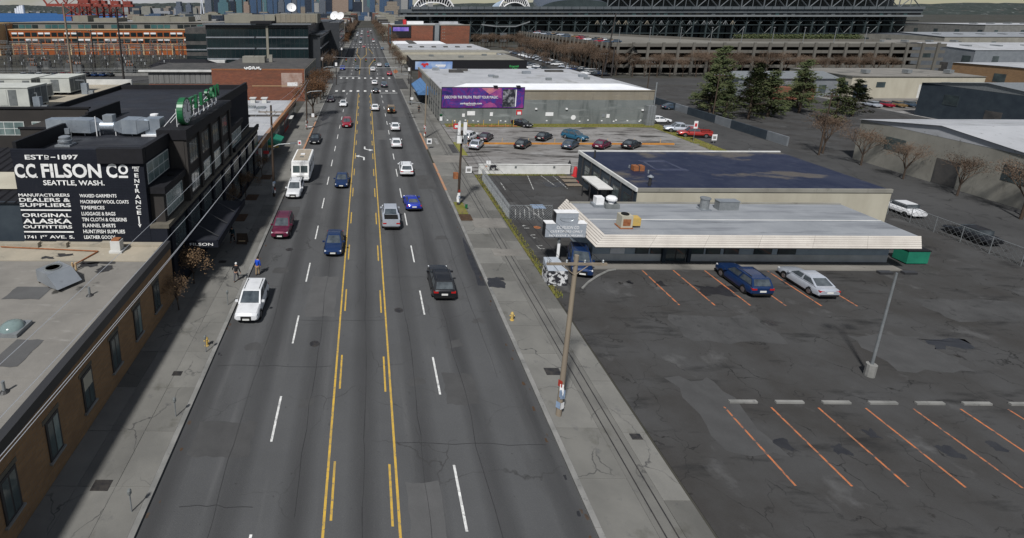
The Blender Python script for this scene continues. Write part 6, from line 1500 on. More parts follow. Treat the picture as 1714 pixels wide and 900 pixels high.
def car_kind(kind):
    if kind in CARS: return CARS[kind]
    P = []
    spec = dict(
        sedan=dict(L=4.75, W=.92, st=[(-2.37, .45, .82, .8, .74), (-2.27, .32, .98, .88, .79), (-1.6, .24, 1.0, .92, .83), (-.4, .22, .97, .93, .86), (.95, .22, .96, .92, .85), (1.65, .24, .88, .91, .83), (2.2, .28, .78, .87, .77), (2.37, .4, .66, .79, .68)], cab=[(-1.85, .96), (-1.0, 1.42), (.15, 1.46), (1.05, .93)], cw=(.84, .65), wb=2.75, wr=.33),
        sport=dict(L=4.5, W=.95, st=[(-2.2, .42, .8, .8, .72), (-2.05, .3, .98, .92, .78), (-1.5, .22, .98, .96, .82), (-.3, .2, .9, .93, .84), (.8, .2, .88, .93, .82), (1.6, .22, .8, .93, .78), (2.1, .26, .68, .85, .66), (2.25, .38, .54, .68, .52)], cab=[(-1.5, .94), (-.75, 1.26), (-.05, 1.29), (.9, .86)], cw=(.78, .55), wb=2.6, wr=.35),
        suv=dict(L=4.85, W=.97, st=[(-2.42, .5, .98, .88, .82), (-2.34, .38, 1.08, .95, .88), (-1.6, .3, 1.1, .97, .9), (-.3, .28, 1.07, .97, .9), (1.0, .28, 1.07, .96, .89), (1.75, .3, 1.03, .95, .87), (2.28, .34, .96, .91, .82), (2.43, .46, .82, .84, .75)], cab=[(-2.3, 1.05), (-1.95, 1.66), (.1, 1.7), (1.05, 1.04)], cw=(.89, .75), wb=2.85, wr=.37),
        pickup=dict(L=5.7, W=1.0, st=[(-2.85, .55, 1.0, .92, .9), (-2.8, .45, 1.1, .97, .93), (-1.0, .42, 1.12, .99, .94), (.6, .42, 1.12, .99, .93), (1.7, .42, 1.1, .98, .9), (2.5, .45, 1.02, .93, .84), (2.85, .55, .8, .85, .78)], cab=[(-.85, 1.1), (-.6, 1.82), (.75, 1.86), (1.5, 1.1)], cw=(.86, .72), wb=3.6, wr=.4),
        jeep=dict(L=4.3, W=.93, st=[(-2.1, .5, 1.05, .86, .84), (-2.05, .42, 1.12, .9, .88), (-.5, .4, 1.12, .92, .88), (.7, .4, 1.1, .9, .84), (1.6, .42, 1.08, .82, .74), (2.1, .5, 1.0, .74, .7)], cab=[(-2.0, 1.1), (-1.9, 1.78), (.3, 1.82), (.8, 1.1)], cw=(.86, .78), wb=2.6, wr=.4))[kind]
    st = spec['st']; P.append(('body', loft(st), ['paint_car_white'], 35, None, True))
    cab = spec['cab']; w0, w1 = spec['cw']
    (ya, za), (yb_, zb), (yc, zc), (yd, zd) = cab
    Lq = lambda s: [(s * w0, ya, za), (s * w0, yd, zd), (s * w1, yc, zc), (s * w1, yb_, zb)]
    R_, L_ = Lq(1), Lq(-1)
    front = [(-w0, yd, zd), (-w1, yc, zc), (w1, yc, zc), (w0, yd, zd)][::-1]
    rear = [(-w0, ya, za), (w0, ya, za), (w1, yb_, zb), (-w1, yb_, zb)]
    roof = [(-w1, yb_, zb), (w1, yb_, zb), (w1, yc, zc), (-w1, yc, zc)]
    cb = MB().face(R_).face(L_[::-1]).face(front).face(rear)
    mid = (yb_ + yc) / 2; zr = max(zb, zc) + .035
    cb.face([(-w1, yb_, zb), (w1, yb_, zb), (w1 * .85, mid, zr), (-w1 * .85, mid, zr)]).face([(-w1 * .85, mid, zr), (w1 * .85, mid, zr), (w1, yc, zc), (-w1, yc, zc)]).face([(w1, yb_, zb), (w1, yc, zc), (w1 * .85, mid, zr)]).face([(-w1, yc, zc), (-w1, yb_, zb), (-w1 * .85, mid, zr)])
    P.append(('cabin', cb, ['paint_car_white'], 25, None, True))
    def out_n(q, ref):
        n_ = qn(q); c = sum((Vector(p) for p in q), Vector()) / 4
        return n_ if n_.dot(c - Vector(ref)) > 0 else -n_
    ref = (0, (ya + yd) / 2, 1.1)
    P.append(('windshield', MB().face(inset_quad(front, .06, .08, .012, out_n(front, ref))), ['car_glass'], None, None, False))
    P.append(('rear_window', MB().face(inset_quad(rear, .09, .1, .012, out_n(rear, ref))), ['car_glass'], None, None, False))
    for s in (1, -1):
        q = Lq(s); nrm = out_n(q, ref); a, b, c, d = q
        for u0, u1 in ((.0, .5), (.5, 1.0)):
            qq = [lerp3(a, b, u0), lerp3(a, b, u1), lerp3(d, c, u1), lerp3(d, c, u0)]
            P.append(('side_window', MB().face(inset_quad(qq, .07, .14, .012, nrm)), ['car_glass'], None, None, False))
    wr = spec['wr']; W = spec['W']
    for sy in (-1, 1):
        for sx in (-1, 1):
            cx_, cy_ = sx * (W - .1), sy * spec['wb'] / 2
            wi = len(P)
            P.append(('wheel', MB().tube((cx_ - sx * .14, cy_, wr), (cx_ + sx * .115, cy_, wr), wr, n=18), ['tyre'], 40, None, False))
            P.append(('rim', MB().tube((cx_ + sx * .1, cy_, wr), (cx_ + sx * .122, cy_, wr), wr * .66, wr * .6, n=12), ['rim'], None, wi, False))
            P.append(('wheel_arch', MB().tube((cx_ - sx * .2, cy_, wr + .02), (cx_ + sx * .098, cy_, wr + .02), wr * 1.14, n=18), ['tyre'], 40, None, False))
    yf, yr = st[-1][0], st[0][0]; hf = st[-2]; hr = st[1]
    for s in (-1, 1):
        x0, x1 = sorted((s * hf[3] * .5, s * hf[3] * .93))
        P.append(('headlight', MB().box(x0, x1, hf[0] - .12, hf[0] + (yf - hf[0]) * .45, hf[2] - .17, hf[2] - .06), ['headlight'], None, None, False))
        x0, x1 = sorted((s * hr[3] * .55, s * hr[3] * .96))
        P.append(('taillight', MB().box(x0, x1, hr[0] - .09, hr[0] + .1, hr[2] - .27, hr[2] - .12), ['taillight'], None, None, False))
        P.append(('mirror', MB().box(*sorted((s * (w0 + .05), s * (w0 + .27))), yd - .35, yd - .2, zd + .02, zd + .17), ['paint_car_white'], None, None, True))
    P.append(('grille', MB().box(-hf[3] * .45, hf[3] * .45, yf - .05, yf + .012, st[-1][1] - .06, st[-1][2] - .06), ['tyre'], None, None, False))
    P.append(('licence_plate', MB().box(-.26, .26, yf + .012, yf + .025, .44, .58), ['plate'], None, None, False))
    P.append(('licence_plate', MB().box(-.26, .26, yr - .022, yr - .002, .62, .77), ['plate'], None, None, False))
    P.append(('bumper', MB().box(-st[0][3] * .92, st[0][3] * .92, yr - .015, yr + .1, .36, .52), ['tyre'], None, None, False))
    for s in (-1, 1): P.append(('sill', MB().box(*sorted((s * (W - .06), s * (W + .012))), -spec['wb'] / 2 + wr + .06, spec['wb'] / 2 - wr - .06, .2, .33), ['tyre'], None, None, False))
    if kind == 'pickup':
        P.append(('cargo_bed', MB().box(-.76, .76, -2.76, -.9, 1.13, 1.165), ['interior_dark'], None, None, False))
        P.append(('bed_rail', MB().box(-.95, -.765, -2.75, -.9, 1.08, 1.36).box(.765, .95, -2.75, -.9, 1.08, 1.36), ['paint_car_white'], None, None, True))
        P.append(('tailgate', MB().box(-.9, .9, -2.88, -2.765, .62, 1.36), ['paint_car_white'], None, None, True))
    if kind == 'suv': P.append(('roof_rail', MB().box(-.62, -.58, -1.7, -.1, 1.7, 1.76).box(.58, .62, -1.7, -.1, 1.7, 1.76), ['dark_frame'], None, None, False))
    if kind == 'jeep': P.append(('spare_wheel', MB().tube((0, -2.12, 1.0), (0, -2.34, 1.0), .38, n=16), ['tyre'], 40, None, False))
    out_ = [(nm, mb.mesh(nm, ms, sm), par, pt) for nm, mb, ms, sm, par, pt in P]
    CARS[kind] = (out_, spec['L']); return CARS[kind]
def car(kind, colour, x, y, rz, label, name='car', group=None, cat='car', z=.012):
    parts, L_ = car_kind(kind)
    t = thing(name, label, cat, (x, y, z), rz, group)
    made = []
    for nm, me, par, pt in parts:
        o = bpy.data.objects.new(nm, me); COL.objects.link(o)
        o.parent = t if par is None else made[par]
        if pt: o.material_slots[0].link = 'OBJECT'; o.material_slots[0].material = MATS['paint_' + colour]
        made.append(o)
    return t
PI = math.pi
def oncoming(px, py, kind, col, label, group='traffic coming down the avenue', x=None, **k):
    q = G(px, py); L_ = car_kind(kind)[1]; car(kind, col, q.x if x is None else x, q.y + L_ / 2, PI, label, group=group, **k)
def leaving(px, py, kind, col, label, group='traffic driving up the avenue', rz=0, **k):
    q = G(px, py); L_ = car_kind(kind)[1]; car(kind, col, q.x, q.y + L_ / 2, rz, label, group=group, **k)
PK = 'cars parked at the left kerb'
oncoming(557, 432, 'sedan', 'car_navy', 'dark blue sedan coming toward the camera, nearest in the left lanes')
oncoming(571, 317, 'sedan', 'car_navy', 'dark navy sedan coming down the lane beside the white motorhome')
oncoming(580, 215, 'suv', 'car_red', 'red hatchback coming down the left lane'); oncoming(574, 180, 'sedan', 'car_white', 'white sedan coming down the left lane beyond the red car')
oncoming(468, 403, 'suv', 'car_maroon', 'maroon SUV parked at the left kerb', PK, name='parked_car'); oncoming(490, 335, 'suv', 'car_white', 'white SUV parked in front of the motorhome', PK, name='parked_car')
oncoming(526, 243, 'sedan', 'car_black', 'black sedan parked at the left kerb beyond the motorhome', PK, name='parked_car'); oncoming(412, 545, 'suv', 'car_white', 'white car parked nearest the camera beside the man in blue', PK, name='parked_car')
oncoming(553, 172, 'sedan', 'car_plum', 'dark car parked under the brown street tree', PK, name='parked_car')
leaving(655, 387, 'pickup', 'car_silver', 'silver pickup truck with dark bed driving up the avenue', name='pickup_truck', cat='pickup'); leaving(692, 356, 'sport', 'car_blue', 'bright blue sports car ahead of the silver pickup', rz=R(3))
leaving(681, 297, 'suv', 'car_white', 'white SUV with dark sunroof in the right lane'); leaving(664, 250, 'sedan', 'car_white', 'white sedan with dark glass roof ahead of the white SUV')
leaving(662, 221, 'sedan', 'car_white', 'white sedan level with the bus stop sign'); leaving(655, 191, 'jeep', 'car_gold', 'boxy brown off-roader with spare wheel on the back', name='off_roader'); leaving(628, 187, 'sedan', 'car_white', 'white sedan beside the brown off-roader')
leaving(744, 506, 'suv', 'car_black', 'black SUV in the right lane nearest the camera')
leaving(629, 157, 'sedan', 'car_black', 'dark sedan at the near crossing'); leaving(643, 147, 'suv', 'car_mid', 'dark grey SUV inside the junction'); leaving(627, 143, 'sedan', 'car_white', 'white sedan inside the junction')
leaving(624, 120, 'suv', 'car_white', 'white van just past the far crossing'); oncoming(598, 118, 'suv', 'car_mid', 'dark blue car waiting before the far crossing'); leaving(635, 112, 'sedan', 'car_white', 'white car in the right lane past the junction'); leaving(648, 113, 'suv', 'car_teal', 'teal car at the right kerb past the junction')
leaving(652, 127, 'sedan', 'car_red', 'red car at the right corner of the junction'); oncoming(609, 80, 'sedan', 'car_pink', 'pinkish red car at the second junction'); oncoming(573, 118, 'suv', 'car_blue', 'blue car parked at the left kerb past the junction')
leaving(640, 84, 'suv', 'car_teal', 'pale teal van at the right of the second junction')
rs = random.Random(21)
for i in range(22):
    y = 360 + i * 13 + rs.uniform(-4, 4); lane = rs.choice((-3.4, -7.5, 3.3, 6.6)); col = rs.choice(('car_white', 'car_black', 'car_mid', 'car_red', 'car_silver'))
    if 345 < y < 392: continue
    car('sedan', col, lane, y, PI if lane < 0 else 0, f'tiny {dict(car_white="white", car_black="black", car_mid="grey blue", car_red="red", car_silver="silver")[col]} car in the far traffic of the avenue', group='far traffic on the avenue')
# gravel lot
LOT = 'cars in the gravel lot'
def lotcar(px, py, kind, col, rz, label, **k):
    q = G(px, py); car(kind, col, q.x, q.y + 1.6, R(rz), label, group=LOT, name='parked_car', z=.035, **k)
lotcar(877, 214, 'sedan', 'car_black', -150, 'black sedan parked under the red notice on the warehouse verge'); lotcar(789, 237, 'suv', 'car_white', -35, 'white car with dark roof, leftmost behind the orange beam'); lotcar(816, 238, 'sedan', 'car_plum', -30, 'dark plum car second behind the orange beam')
lotcar(800, 251, 'sedan', 'car_silver', -25, 'silver sedan in front of the orange beam, leftmost'); lotcar(879, 250, 'sedan', 'car_black', -35, 'black sedan in front of the orange beam, second from left'); lotcar(915, 237, 'sedan', 'car_black', -40, 'black car third behind the orange beam')
lotcar(967, 237, 'suv', 'car_teal', -145, 'blue hatchback, rightmost behind the orange beam'); lotcar(960, 251, 'sedan', 'car_mid', -40, 'navy sedan in front of the orange beam below the blue hatchback'); lotcar(1014, 251, 'sedan', 'car_maroon', -45, 'maroon sedan in front of the orange beam'); lotcar(1064, 251, 'sedan', 'car_black', -50, 'black car in front of the orange beam, rightmost')
RS_ = 'vehicles by the right side street'
def sidecar(px, py, kind, col, rz, label, **k):
    q = G(px, py); car(kind, col, q.x, q.y + 1, R(rz), label, group=RS_, z=.035, **k)
sidecar(1107, 207, 'sedan', 'car_white', -88, 'white sedan at the far end of the warehouse'); sidecar(1142, 223, 'pickup', 'car_silver', 75, 'silver pickup parked by the side street verge', name='pickup_truck', cat='pickup'); sidecar(1166, 231, 'pickup', 'truck_red', 78, 'red pickup parked beside the silver one', name='pickup_truck', cat='pickup'); sidecar(1127, 184, 'sedan', 'car_mid', -80, 'dark sedan on the side street near the evergreens')
q = G(960, 460); car('suv', 'car_navy', q.x + 1.1, q.y + 1.5, R(164), 'dark blue SUV parked under the pylon sign', name='parked_car', z=.03)
q = G(1207, 462); car('suv', 'car_navy', q.x + .75, q.y - 1.6, 0, 'blue SUV parked in a bay before the mansard shop', name='parked_car', z=.03)
# motorhome
def rv(x, y, rz, label):
    t = thing('motorhome', label, 'motorhome', (x, y, .012), rz)
    def prt(nm, mb, ms, sm=None): o = link(nm, mb.mesh(nm, ms, sm), t, local=True); return o
    st = [(-3.5, .5, 3.0, 1.26, 1.22), (-3.4, .42, 3.12, 1.29, 1.26), (0, .42, 3.12, 1.3, 1.27), (2.9, .42, 3.1, 1.29, 1.26), (3.25, .45, 3.0, 1.28, 1.22), (3.48, .5, 1.42, 1.26, 1.2), (3.6, .55, 1.2, 1.22, 1.16)]
    prt('body', loft(st), 'rv_white', 30)
    prt('roof', MB().box(-1.02, 1.02, -3.2, 2.8, 3.125, 3.15), 'rv_roof'); prt('roof_hatch', MB().box(-.3, .3, -.6, 0, 3.15, 3.25), 'sign_white'); prt('roof_hatch', MB().box(-.25, .25, .9, 1.3, 3.15, 3.22), 'louvre')
    for s in (-1, 1):
        a, b = (.06, 1.02) if s > 0 else (-1.02, -.06)
        ya, yb_ = 3.46, 3.18
        prt('windshield', MB().face([(a, 3.5, 1.55), (b, 3.5, 1.55), (b, 3.36, 2.5), (a, 3.36, 2.5)]), 'window_glass')
        prt('headlight', MB().box(s * .95 - .12, s * .95 + .12, 3.55, 3.62, .8, .98), 'headlight'); prt('mirror', MB().box(*sorted((s * 1.25, s * 1.42)), 3.0, 3.1, 1.6, 2.0), 'dark_frame')
        for y0 in (-2.6, -.6, 1.2): prt('side_window', MB().box(*sorted((s * 1.27, s * 1.315)), y0, y0 + 1.2, 1.6, 2.3), 'window_glass')
        for yy in (-2.0, 2.2): w = prt('wheel', MB().tube((s * 1.0, yy, .42), (s * 1.27, yy, .42), .42, n=16), 'tyre', 40)
    prt('grille', MB().box(-.5, .5, 3.58, 3.63, .72, 1.02), 'louvre'); prt('bumper', MB().box(-1.15, 1.15, 3.55, 3.72, .42, .6), 'light_metal'); prt('licence_plate', MB().box(-.25, .25, 3.72, 3.735, .45, .58), 'plate')
q = G(503, 307); rv(-9.0, q.y + 3.6, PI, 'boxy white motorhome with tan roof parked at the left kerb')

# simple far parked cars: one mesh each
def tiny_car_mesh(col):
    mb = loft([(-2.2, .35, .85, .85, .75), (-1.5, .25, .95, .9, .82), (.9, .25, .92, .9, .82), (2.2, .35, .65, .8, .68)])
    mb.box(-.72, .72, -1.3, .6, .93, 1.38, 1); mb.box(-.7, .7, -1.05, .35, 1.38, 1.42, 0)
    for sx in (-1, 1):
        for sy in (-1.35, 1.35): mb.tube((sx * .72, sy, .32), (sx * .93, sy, .32), .32, n=8, m=2)
    return mb.mesh('small_car', ['paint_' + col, 'car_glass', 'tyre'])
TC = {c: tiny_car_mesh(c) for c in ('car_white', 'car_silver', 'car_black', 'car_mid', 'car_red', 'car_navy', 'car_gold')}
CN = dict(car_white='white', car_silver='silver', car_black='black', car_mid='grey blue', car_red='red', car_navy='navy', car_gold='tan')
def tiny(x, y, z, rz, col, label, grp):
    o = link('parked_car', TC[col]); o.location = (x, y, z); o.rotation_euler = (0, 0, rz); tag(o, label, 'car', grp)
rs = random.Random(4)
for i, c in enumerate(('car_silver', 'car_black', 'car_white', 'car_black', 'car_mid', 'car_red', 'car_red', 'car_silver', 'car_black', 'car_navy', 'car_navy', 'car_black')):
    q = G(36 + i * 13.2, 128.5); tiny(q.x, q.y + 1, .032, R(62 + rs.uniform(-6, 6)), c, f'{ORD[i]} car from the left in the row before the substation, {CN[c]}', 'row before the substation')
for row, X in enumerate((68.5, 73.5, 84.5, 88.5)):
    for k in range(34):
        if rs.random() < .22: continue
        c = rs.choice(('car_white', 'car_white', 'car_silver', 'car_black', 'car_black', 'car_mid', 'car_navy'))
        tiny(X + rs.uniform(-.3, .3), 196 + k * 3.3, .025, PI / 2 + PI * (row % 2) + rs.uniform(-.05, .05), c, f'{CN[c]} car parked in the long rows of the stadium lot beside the garage', 'rows of the stadium lot')
for k in range(34):
    if rs.random() < .3: continue
    c = rs.choice(('car_white', 'car_silver', 'car_red', 'car_black', 'car_gold', 'car_mid'))
    tiny(96 + rs.uniform(-.3, .3) + (k % 2) * 5.5, 214 + k * 3.1, 10.96, PI / 2, c, f'{CN[c]} car on the top deck of the parking garage', 'cars on the garage deck')
for i, px in enumerate((979, 985, 990, 996, 1001, 1006)):
    q = G(px, 121); tiny(q.x, q.y, .02, R(70), 'car_white', 'white van or pickup at the near end of the stadium lot', 'white vehicles at the lot end')

# ================================================================== street poles and wires
def street_pole(x, y, h, label, arm=None, flyers=True, cross=None, m='wood_pole', box=False, stub=None):
    p = thing('utility_pole', label, 'utility pole', (x, y, .13))
    MB().tube((x, y, 0), (x + .05, y, h), .17, .12, n=12).build('post', m, p, smooth=50)
    if cross:
        cw, cz = cross
        c_ = B(x - cw * .48, x + cw * .52, y - .13, y - .03, cz, cz + .13).build('crossarm', 'pale_pole', p)
        for k in range(4): MB().lathe([(.035, 0), (.07, .05), (.04, .1), (.07, .15), (.02, .2)], (x - cw * .45 + k * cw * .3, y - .08, cz + .13), 8).build('insulator', 'galvanised', p)
        for s in (-1, 1): MB().tube((x, y - .1, cz - .6), (x + s * .75, y - .08, cz), .03, n=4).build('arm_brace', 'pale_pole', p)
    if arm:
        ax, az = arm
        MB().path([(x, y, az - .5), (x + ax * .35, y, az - .12), (x + ax, y, az)], .05, 6).build('lamp_arm', 'galvanised', p); MB().prism([(x + ax - .12 * (1 if ax > 0 else -1), y - .13), (x + ax + .75 * (1 if ax > 0 else -1), y - .13), (x + ax + .75 * (1 if ax > 0 else -1), y + .13), (x + ax - .12 * (1 if ax > 0 else -1), y + .13)][::(1 if ax > 0 else -1)], az - .06, az + .1).build('lamp_head', 'galvanised', p)
    if flyers:
        rs_ = random.Random(int(y))
        for k in range(9):
            a = rs_.uniform(-1.2, 1.2) - PI / 2; z = rs_.uniform(.5, 2.5); r_ = .19; u = Vector((-math.sin(a), math.cos(a), 0)); c_ = Vector((x + r_ * math.cos(a), y + r_ * math.sin(a), z)); w_ = rs_.uniform(.1, .17); h_ = rs_.uniform(.15, .24)
            MB().face([c_ - u * w_ + Vector((0, 0, -h_)), c_ + u * w_ + Vector((0, 0, -h_)), c_ + u * w_ + Vector((0, 0, h_)), c_ - u * w_ + Vector((0, 0, h_))]).build('flyer', rs_.choice(['sign_white', 'sign_white', 'sign_white', 'paint_blue', 'shop_red']), p)
    if box: B(x - .75, x - .2, y - .3, y + .2, 3.6, 4.35).build('equipment_box', 'rust', p)
    return p
q = G(459, 330); LP = (q.x, q.y)
street_pole(LP[0], LP[1], 12.1, 'wooden pole with street lamp and flyers in front of the left shops', arm=(2.4, 7.2), cross=(3.2, 11.2))
street_pole(-11.7, 104, 10.5, 'wooden pole on the left pavement beside the brown tree', arm=(2.4, 8.0)); street_pole(-11.7, 147, 10.5, 'left pavement pole before the near crossing', arm=(2.4, 8.4), flyers=False)
street_pole(-11.9, 8, 11.8, 'left pavement pole beside the brick shop nearest the camera', cross=(3.2, 11.2))
RP = [(11.6, 26.6, 10.5), (11.6, 61.5, 9.6), (11.35, 96.9, 10.4), (11.6, 133, 10)]
street_pole(*RP[0], 'near wooden pole with pale crossarm before the pylon sign', cross=(3.3, 9.95), m='pale_pole')
p_ = street_pole(*RP[1], 'wooden pole with rusty box and flyers on the right pavement', box=True); x, y = RP[1][:2]
B(x - .55, x + .0, y - .35, y - .2, 8.1, 9.0).build('transformer_can', 'sign_white', p_); B(x + .25, x + .7, y - .3, y - .05, 8.0, 9.0).build('transformer_can', 'light_metal', p_); B(x + .2, x + .6, y - .1, y + .1, 9.1, 10.6).build('antenna_panel', 'sign_white', p_); B(x - .45, x - .15, y - .1, y + .1, 9.1, 10.6).build('antenna_panel', 'sign_white', p_); B(x - .5, x + .65, y - .05, y + .05, 9.0, 9.1).build('bracket', 'galvanised', p_)
street_pole(*RP[2], 'pale wooden pole with lamp arm before the grey warehouse', arm=(-2.6, 7.0), m='pale_pole'); street_pole(*RP[3], 'dark slim pole beside the blue awning', flyers=False, arm=(-2.4, 8), m='dark_pole')
for px, py, ty, lb in ((1010, 127, 22, 'tall dark pole left of the two before the garage'), (1023, 129, 78, 'shorter dark pole right of the two before the garage'), (980, 112, 68, 'thin lamp pole in the stadium lot'), (915, 116, 82, 'lamp pole at the left edge of the stadium lot')):
    b_ = G(px, py); tp = PY(px, ty, b_.y); line_pole((b_.x, b_.y, 0), (b_.x + (2 if ty == 22 else 0), b_.y, tp.z), .3 if py > 120 else .12, 'dark_pole', lb, 1 if ty == 22 else 0, 7)
for (px, py, ty, lb) in ((563, 142, 84, 'dark signal pole at the left corner of the junction'), (684, 141, 100, 'dark signal pole at the right corner of the junction'), (540, 120, 85, 'grey lamp pole beside the glass office'), (572, 100, 70, 'dark pole farther up the left pavement'), (556, 111, 80, 'dark pole with white lamp up the left pavement')):
    b_ = G(px, py); tp = PY(px, ty, b_.y); p_ = line_pole((b_.x, b_.y, 0), (b_.x, b_.y, tp.z), .16, 'dark_pole', lb)
    B(b_.x - .35, b_.x + .35, b_.y - .4, b_.y - .2, tp.z * .55, tp.z * .55 + 1.1).build('sign_plate', 'sign_white', p_)
# span wires with hanging signals at the junction
def span(pts, r, label, name='overhead_wire', sag=.6, group=None, m='wire'):
    a, b = Vector(pts[0]), Vector(pts[1]); P = []
    for i in range(13):
        u = i / 12; p = a.lerp(b, u); p.z -= sag * 4 * u * (1 - u); P.append(p)
    o = MB().path(P, r, 4).build(name, m); tag(o, label, 'wire', group); return o
for i, (dx, dz) in enumerate(((-1.4, 11.35), (.45, 11.35), (1.5, 11.35), (.1, 9.6))):
    span([(LP[0] + dx, LP[1], dz), (-11.9 + dx, 8, dz)], .017, ['leftmost of the pale wires strung past the painted wall', 'second pale wire strung past the painted wall', 'third pale wire strung past the painted wall', 'lowest pale wire strung past the painted wall'][i], sag=.7, group='wires along the left pavement')
    span([(LP[0] + dx, LP[1], dz), (-11.7 + dx * .4, 104, 10.2 if i < 3 else 9.0)], .016, ['leftmost wire from the lamp pole to the brown tree', 'second wire from the lamp pole to the brown tree', 'third wire from the lamp pole to the brown tree', 'lowest wire from the lamp pole to the brown tree'][i], sag=.6, group='wires along the left pavement')
for i, dz in enumerate((9.3, 8.4)):
    for k in range(3): span([(RP[k][0] + .1, RP[k][1], min(dz, RP[k][2] - .2)), (RP[k + 1][0] + .1, RP[k + 1][1], min(dz, RP[k + 1][2] - .2))], .017, ['upper', 'lower'][i] + [' wire from the near pale pole to the rusty box pole', ' wire between the rusty box pole and the warehouse pole', ' wire from the warehouse pole to the awning pole'][k], sag=.5, group='wires along the right pavement', m='wire_dark')
for i, (dx, dz) in enumerate(((-1.3, 10.15), (.2, 10.15), (1.4, 10.15))):
    span([(RP[0][0] + dx, RP[0][1], dz), (RP[1][0] + dx * .3, RP[1][1], 9.5)], .014, ['left', 'middle', 'right'][i] + ' wire running from the near crossarm to the rusty box pole', sag=.5, group='wires from the near crossarm', m='wire_dark')
for i, Yv in enumerate((192.5, 158)):
    span([(-11.6, Yv, 7.2), (11.6, Yv, 7.2)], .03, ['signal wire across the far side of the junction', 'signal wire across the near side of the junction'][i], sag=.3)
    for k, x in enumerate((-6.8, -3.4, .4, 3.6) if i == 0 else (-3.0,)):
        if i: continue
        s_ = thing('traffic_signal', ['leftmost', 'second', 'third', 'rightmost'][k] + ' black traffic signal hanging over the far crossing', 'traffic signal', (x, Yv, 5.6), group='signals over the junction')
        B(x - .3, x + .3, Yv - .2, Yv + .2, 5.4, 6.8).build('housing', 'trim_black', s_)
        for j, mm in enumerate(('taillight', 'paint_yellow', 'sign_green')): MB().tube((x, Yv - .2, 5.65 + (2 - j) * .42), (x, Yv - .24, 5.65 + (2 - j) * .42), .15, n=10).build('lens', mm, s_)
# ================================================================== small street things
q = G(405, 411); a_ = thing('sidewalk_sign', 'dark brown folding board sign standing on the left pavement', 'sign', (q.x, q.y, .13))
MB().face([(q.x - .55, q.y, .13), (q.x + .55, q.y, .13), (q.x + .55, q.y + .25, 1.25), (q.x - .55, q.y + .25, 1.25)]).face([(q.x + .55, q.y + .6, .13), (q.x - .55, q.y + .6, .13), (q.x - .55, q.y + .27, 1.25), (q.x + .55, q.y + .27, 1.25)]).build('board', 'wood_pole', a_)
for k in range(3): MB().face([(q.x - .35, q.y + .06 + k * .06, .42 + k * .24), (q.x + .35, q.y + .06 + k * .06, .42 + k * .24), (q.x + .35, q.y + .085 + k * .06, .54 + k * .24), (q.x - .35, q.y + .085 + k * .06, .54 + k * .24)]).build('lettering', 'terminal_pale', a_)
def post_sign(px, py, w_, h_, m, label, hh=2.2, m2=None):
    q = G(px, py); s_ = thing('street_sign', label, 'sign', (q.x, q.y, .13)); MB().tube((q.x, q.y, 0), (q.x, q.y, hh + h_), .04, n=6).build('post', 'galvanised', s_)
    p_ = B(q.x - w_ / 2, q.x + w_ / 2, q.y - .08, q.y - .04, hh, hh + h_).build('plate', m, s_)
    if m2: sub('symbol', B(q.x - w_ * .3, q.x + w_ * .3, q.y - .1, q.y - .08, hh + h_ * .25, hh + h_ * .7), m2, p_)
    return s_
post_sign(718, 250, .85, .95, 'sign_white', 'white square sign with dark ring on the right bulb', 1.0, 'slate_wall'); post_sign(502, 258, .55, .8, 'sign_white', 'white and red sign on the left pavement past the green awning', 1.6, 'sign_red'); post_sign(763, 243, 1.15, 1.0, 'sign_red', 'red and white parking sign at the gravel lot entrance', 3.0, 'sign_white')
post_sign(784, 292, .9, 1.0, 'sign_white', 'white framed notice by the low white wall', .25, 'kerb_concrete'); post_sign(1160, 238, .7, 1.4, 'sign_white', 'tall white post sign at the right verge of the gravel lot', 2.6, 'sign_red'); post_sign(1194, 240, .9, 1.1, 'sign_white', 'white arched sign at the far right of the gravel lot', .6, 'kerb_concrete'); post_sign(780, 352, .3, .5, 'sign_green', 'small green tagged post in the planting strip', .3)
post_sign(524, 205, .6, .8, 'sign_white', 'white sign on the left pavement below the brown tree', 1.2); post_sign(689, 180, .7, .6, 'sign_white', 'white sign above the pavement by the blue awning', 2.0)
for i, (px, py) in enumerate(((520, 214), (687, 192), (690, 198))):
    q = G(px, py); s_ = thing('scooter', ['white rental scooter lying on the left pavement', 'dark rental scooter by the right kerb, farther one', 'dark rental scooter by the right kerb, nearer one'][i], 'scooter', (q.x, q.y, .13)); mm = 'sign_white' if i == 0 else 'shop_dark'
    B(q.x - .55, q.x + .55, q.y - .1, q.y + .1, .2, .28).build('deck', mm, s_); MB().tube((q.x + .5, q.y, .25), (q.x + .62, q.y, 1.2), .04, n=6).build('stem', mm, s_); MB().tube((q.x + .6, q.y - .25, 1.2), (q.x + .6, q.y + .25, 1.2), .025, n=5).build('handlebar', mm, s_)
    for dx in (-.55, .58): MB().tube((q.x + dx, q.y - .05, .24), (q.x + dx, q.y + .05, .24), .11, n=10).build('wheel', 'tyre', s_)
for i, (px, py) in enumerate(((402, 366), (422, 332), (446, 298), (525, 196))):
    q = G(px, py); structure('tree_pit', B(q.x - .75, q.x + .75, q.y - 1.1, q.y + 1.1, .1, .152), 'soil')
structure('planting_strip', B(11.1, 12.5, 56.5, 58.4, .1, .165), 'soil')
# orange construction sign and workers' barrier past the junction
q = G(662, 130); s_ = thing('work_sign', 'orange diamond road work sign at the right corner of the junction', 'sign', (q.x, q.y, 0)); MB().face([(q.x - .9, q.y, 2.2), (q.x, q.y, 1.3), (q.x + .9, q.y, 2.2), (q.x, q.y, 3.1)]).build('plate', 'paint_orange', s_); MB().tube((q.x, q.y + .05, 0), (q.x, q.y + .05, 1.5), .05, n=5).build('stand', 'galvanised', s_)

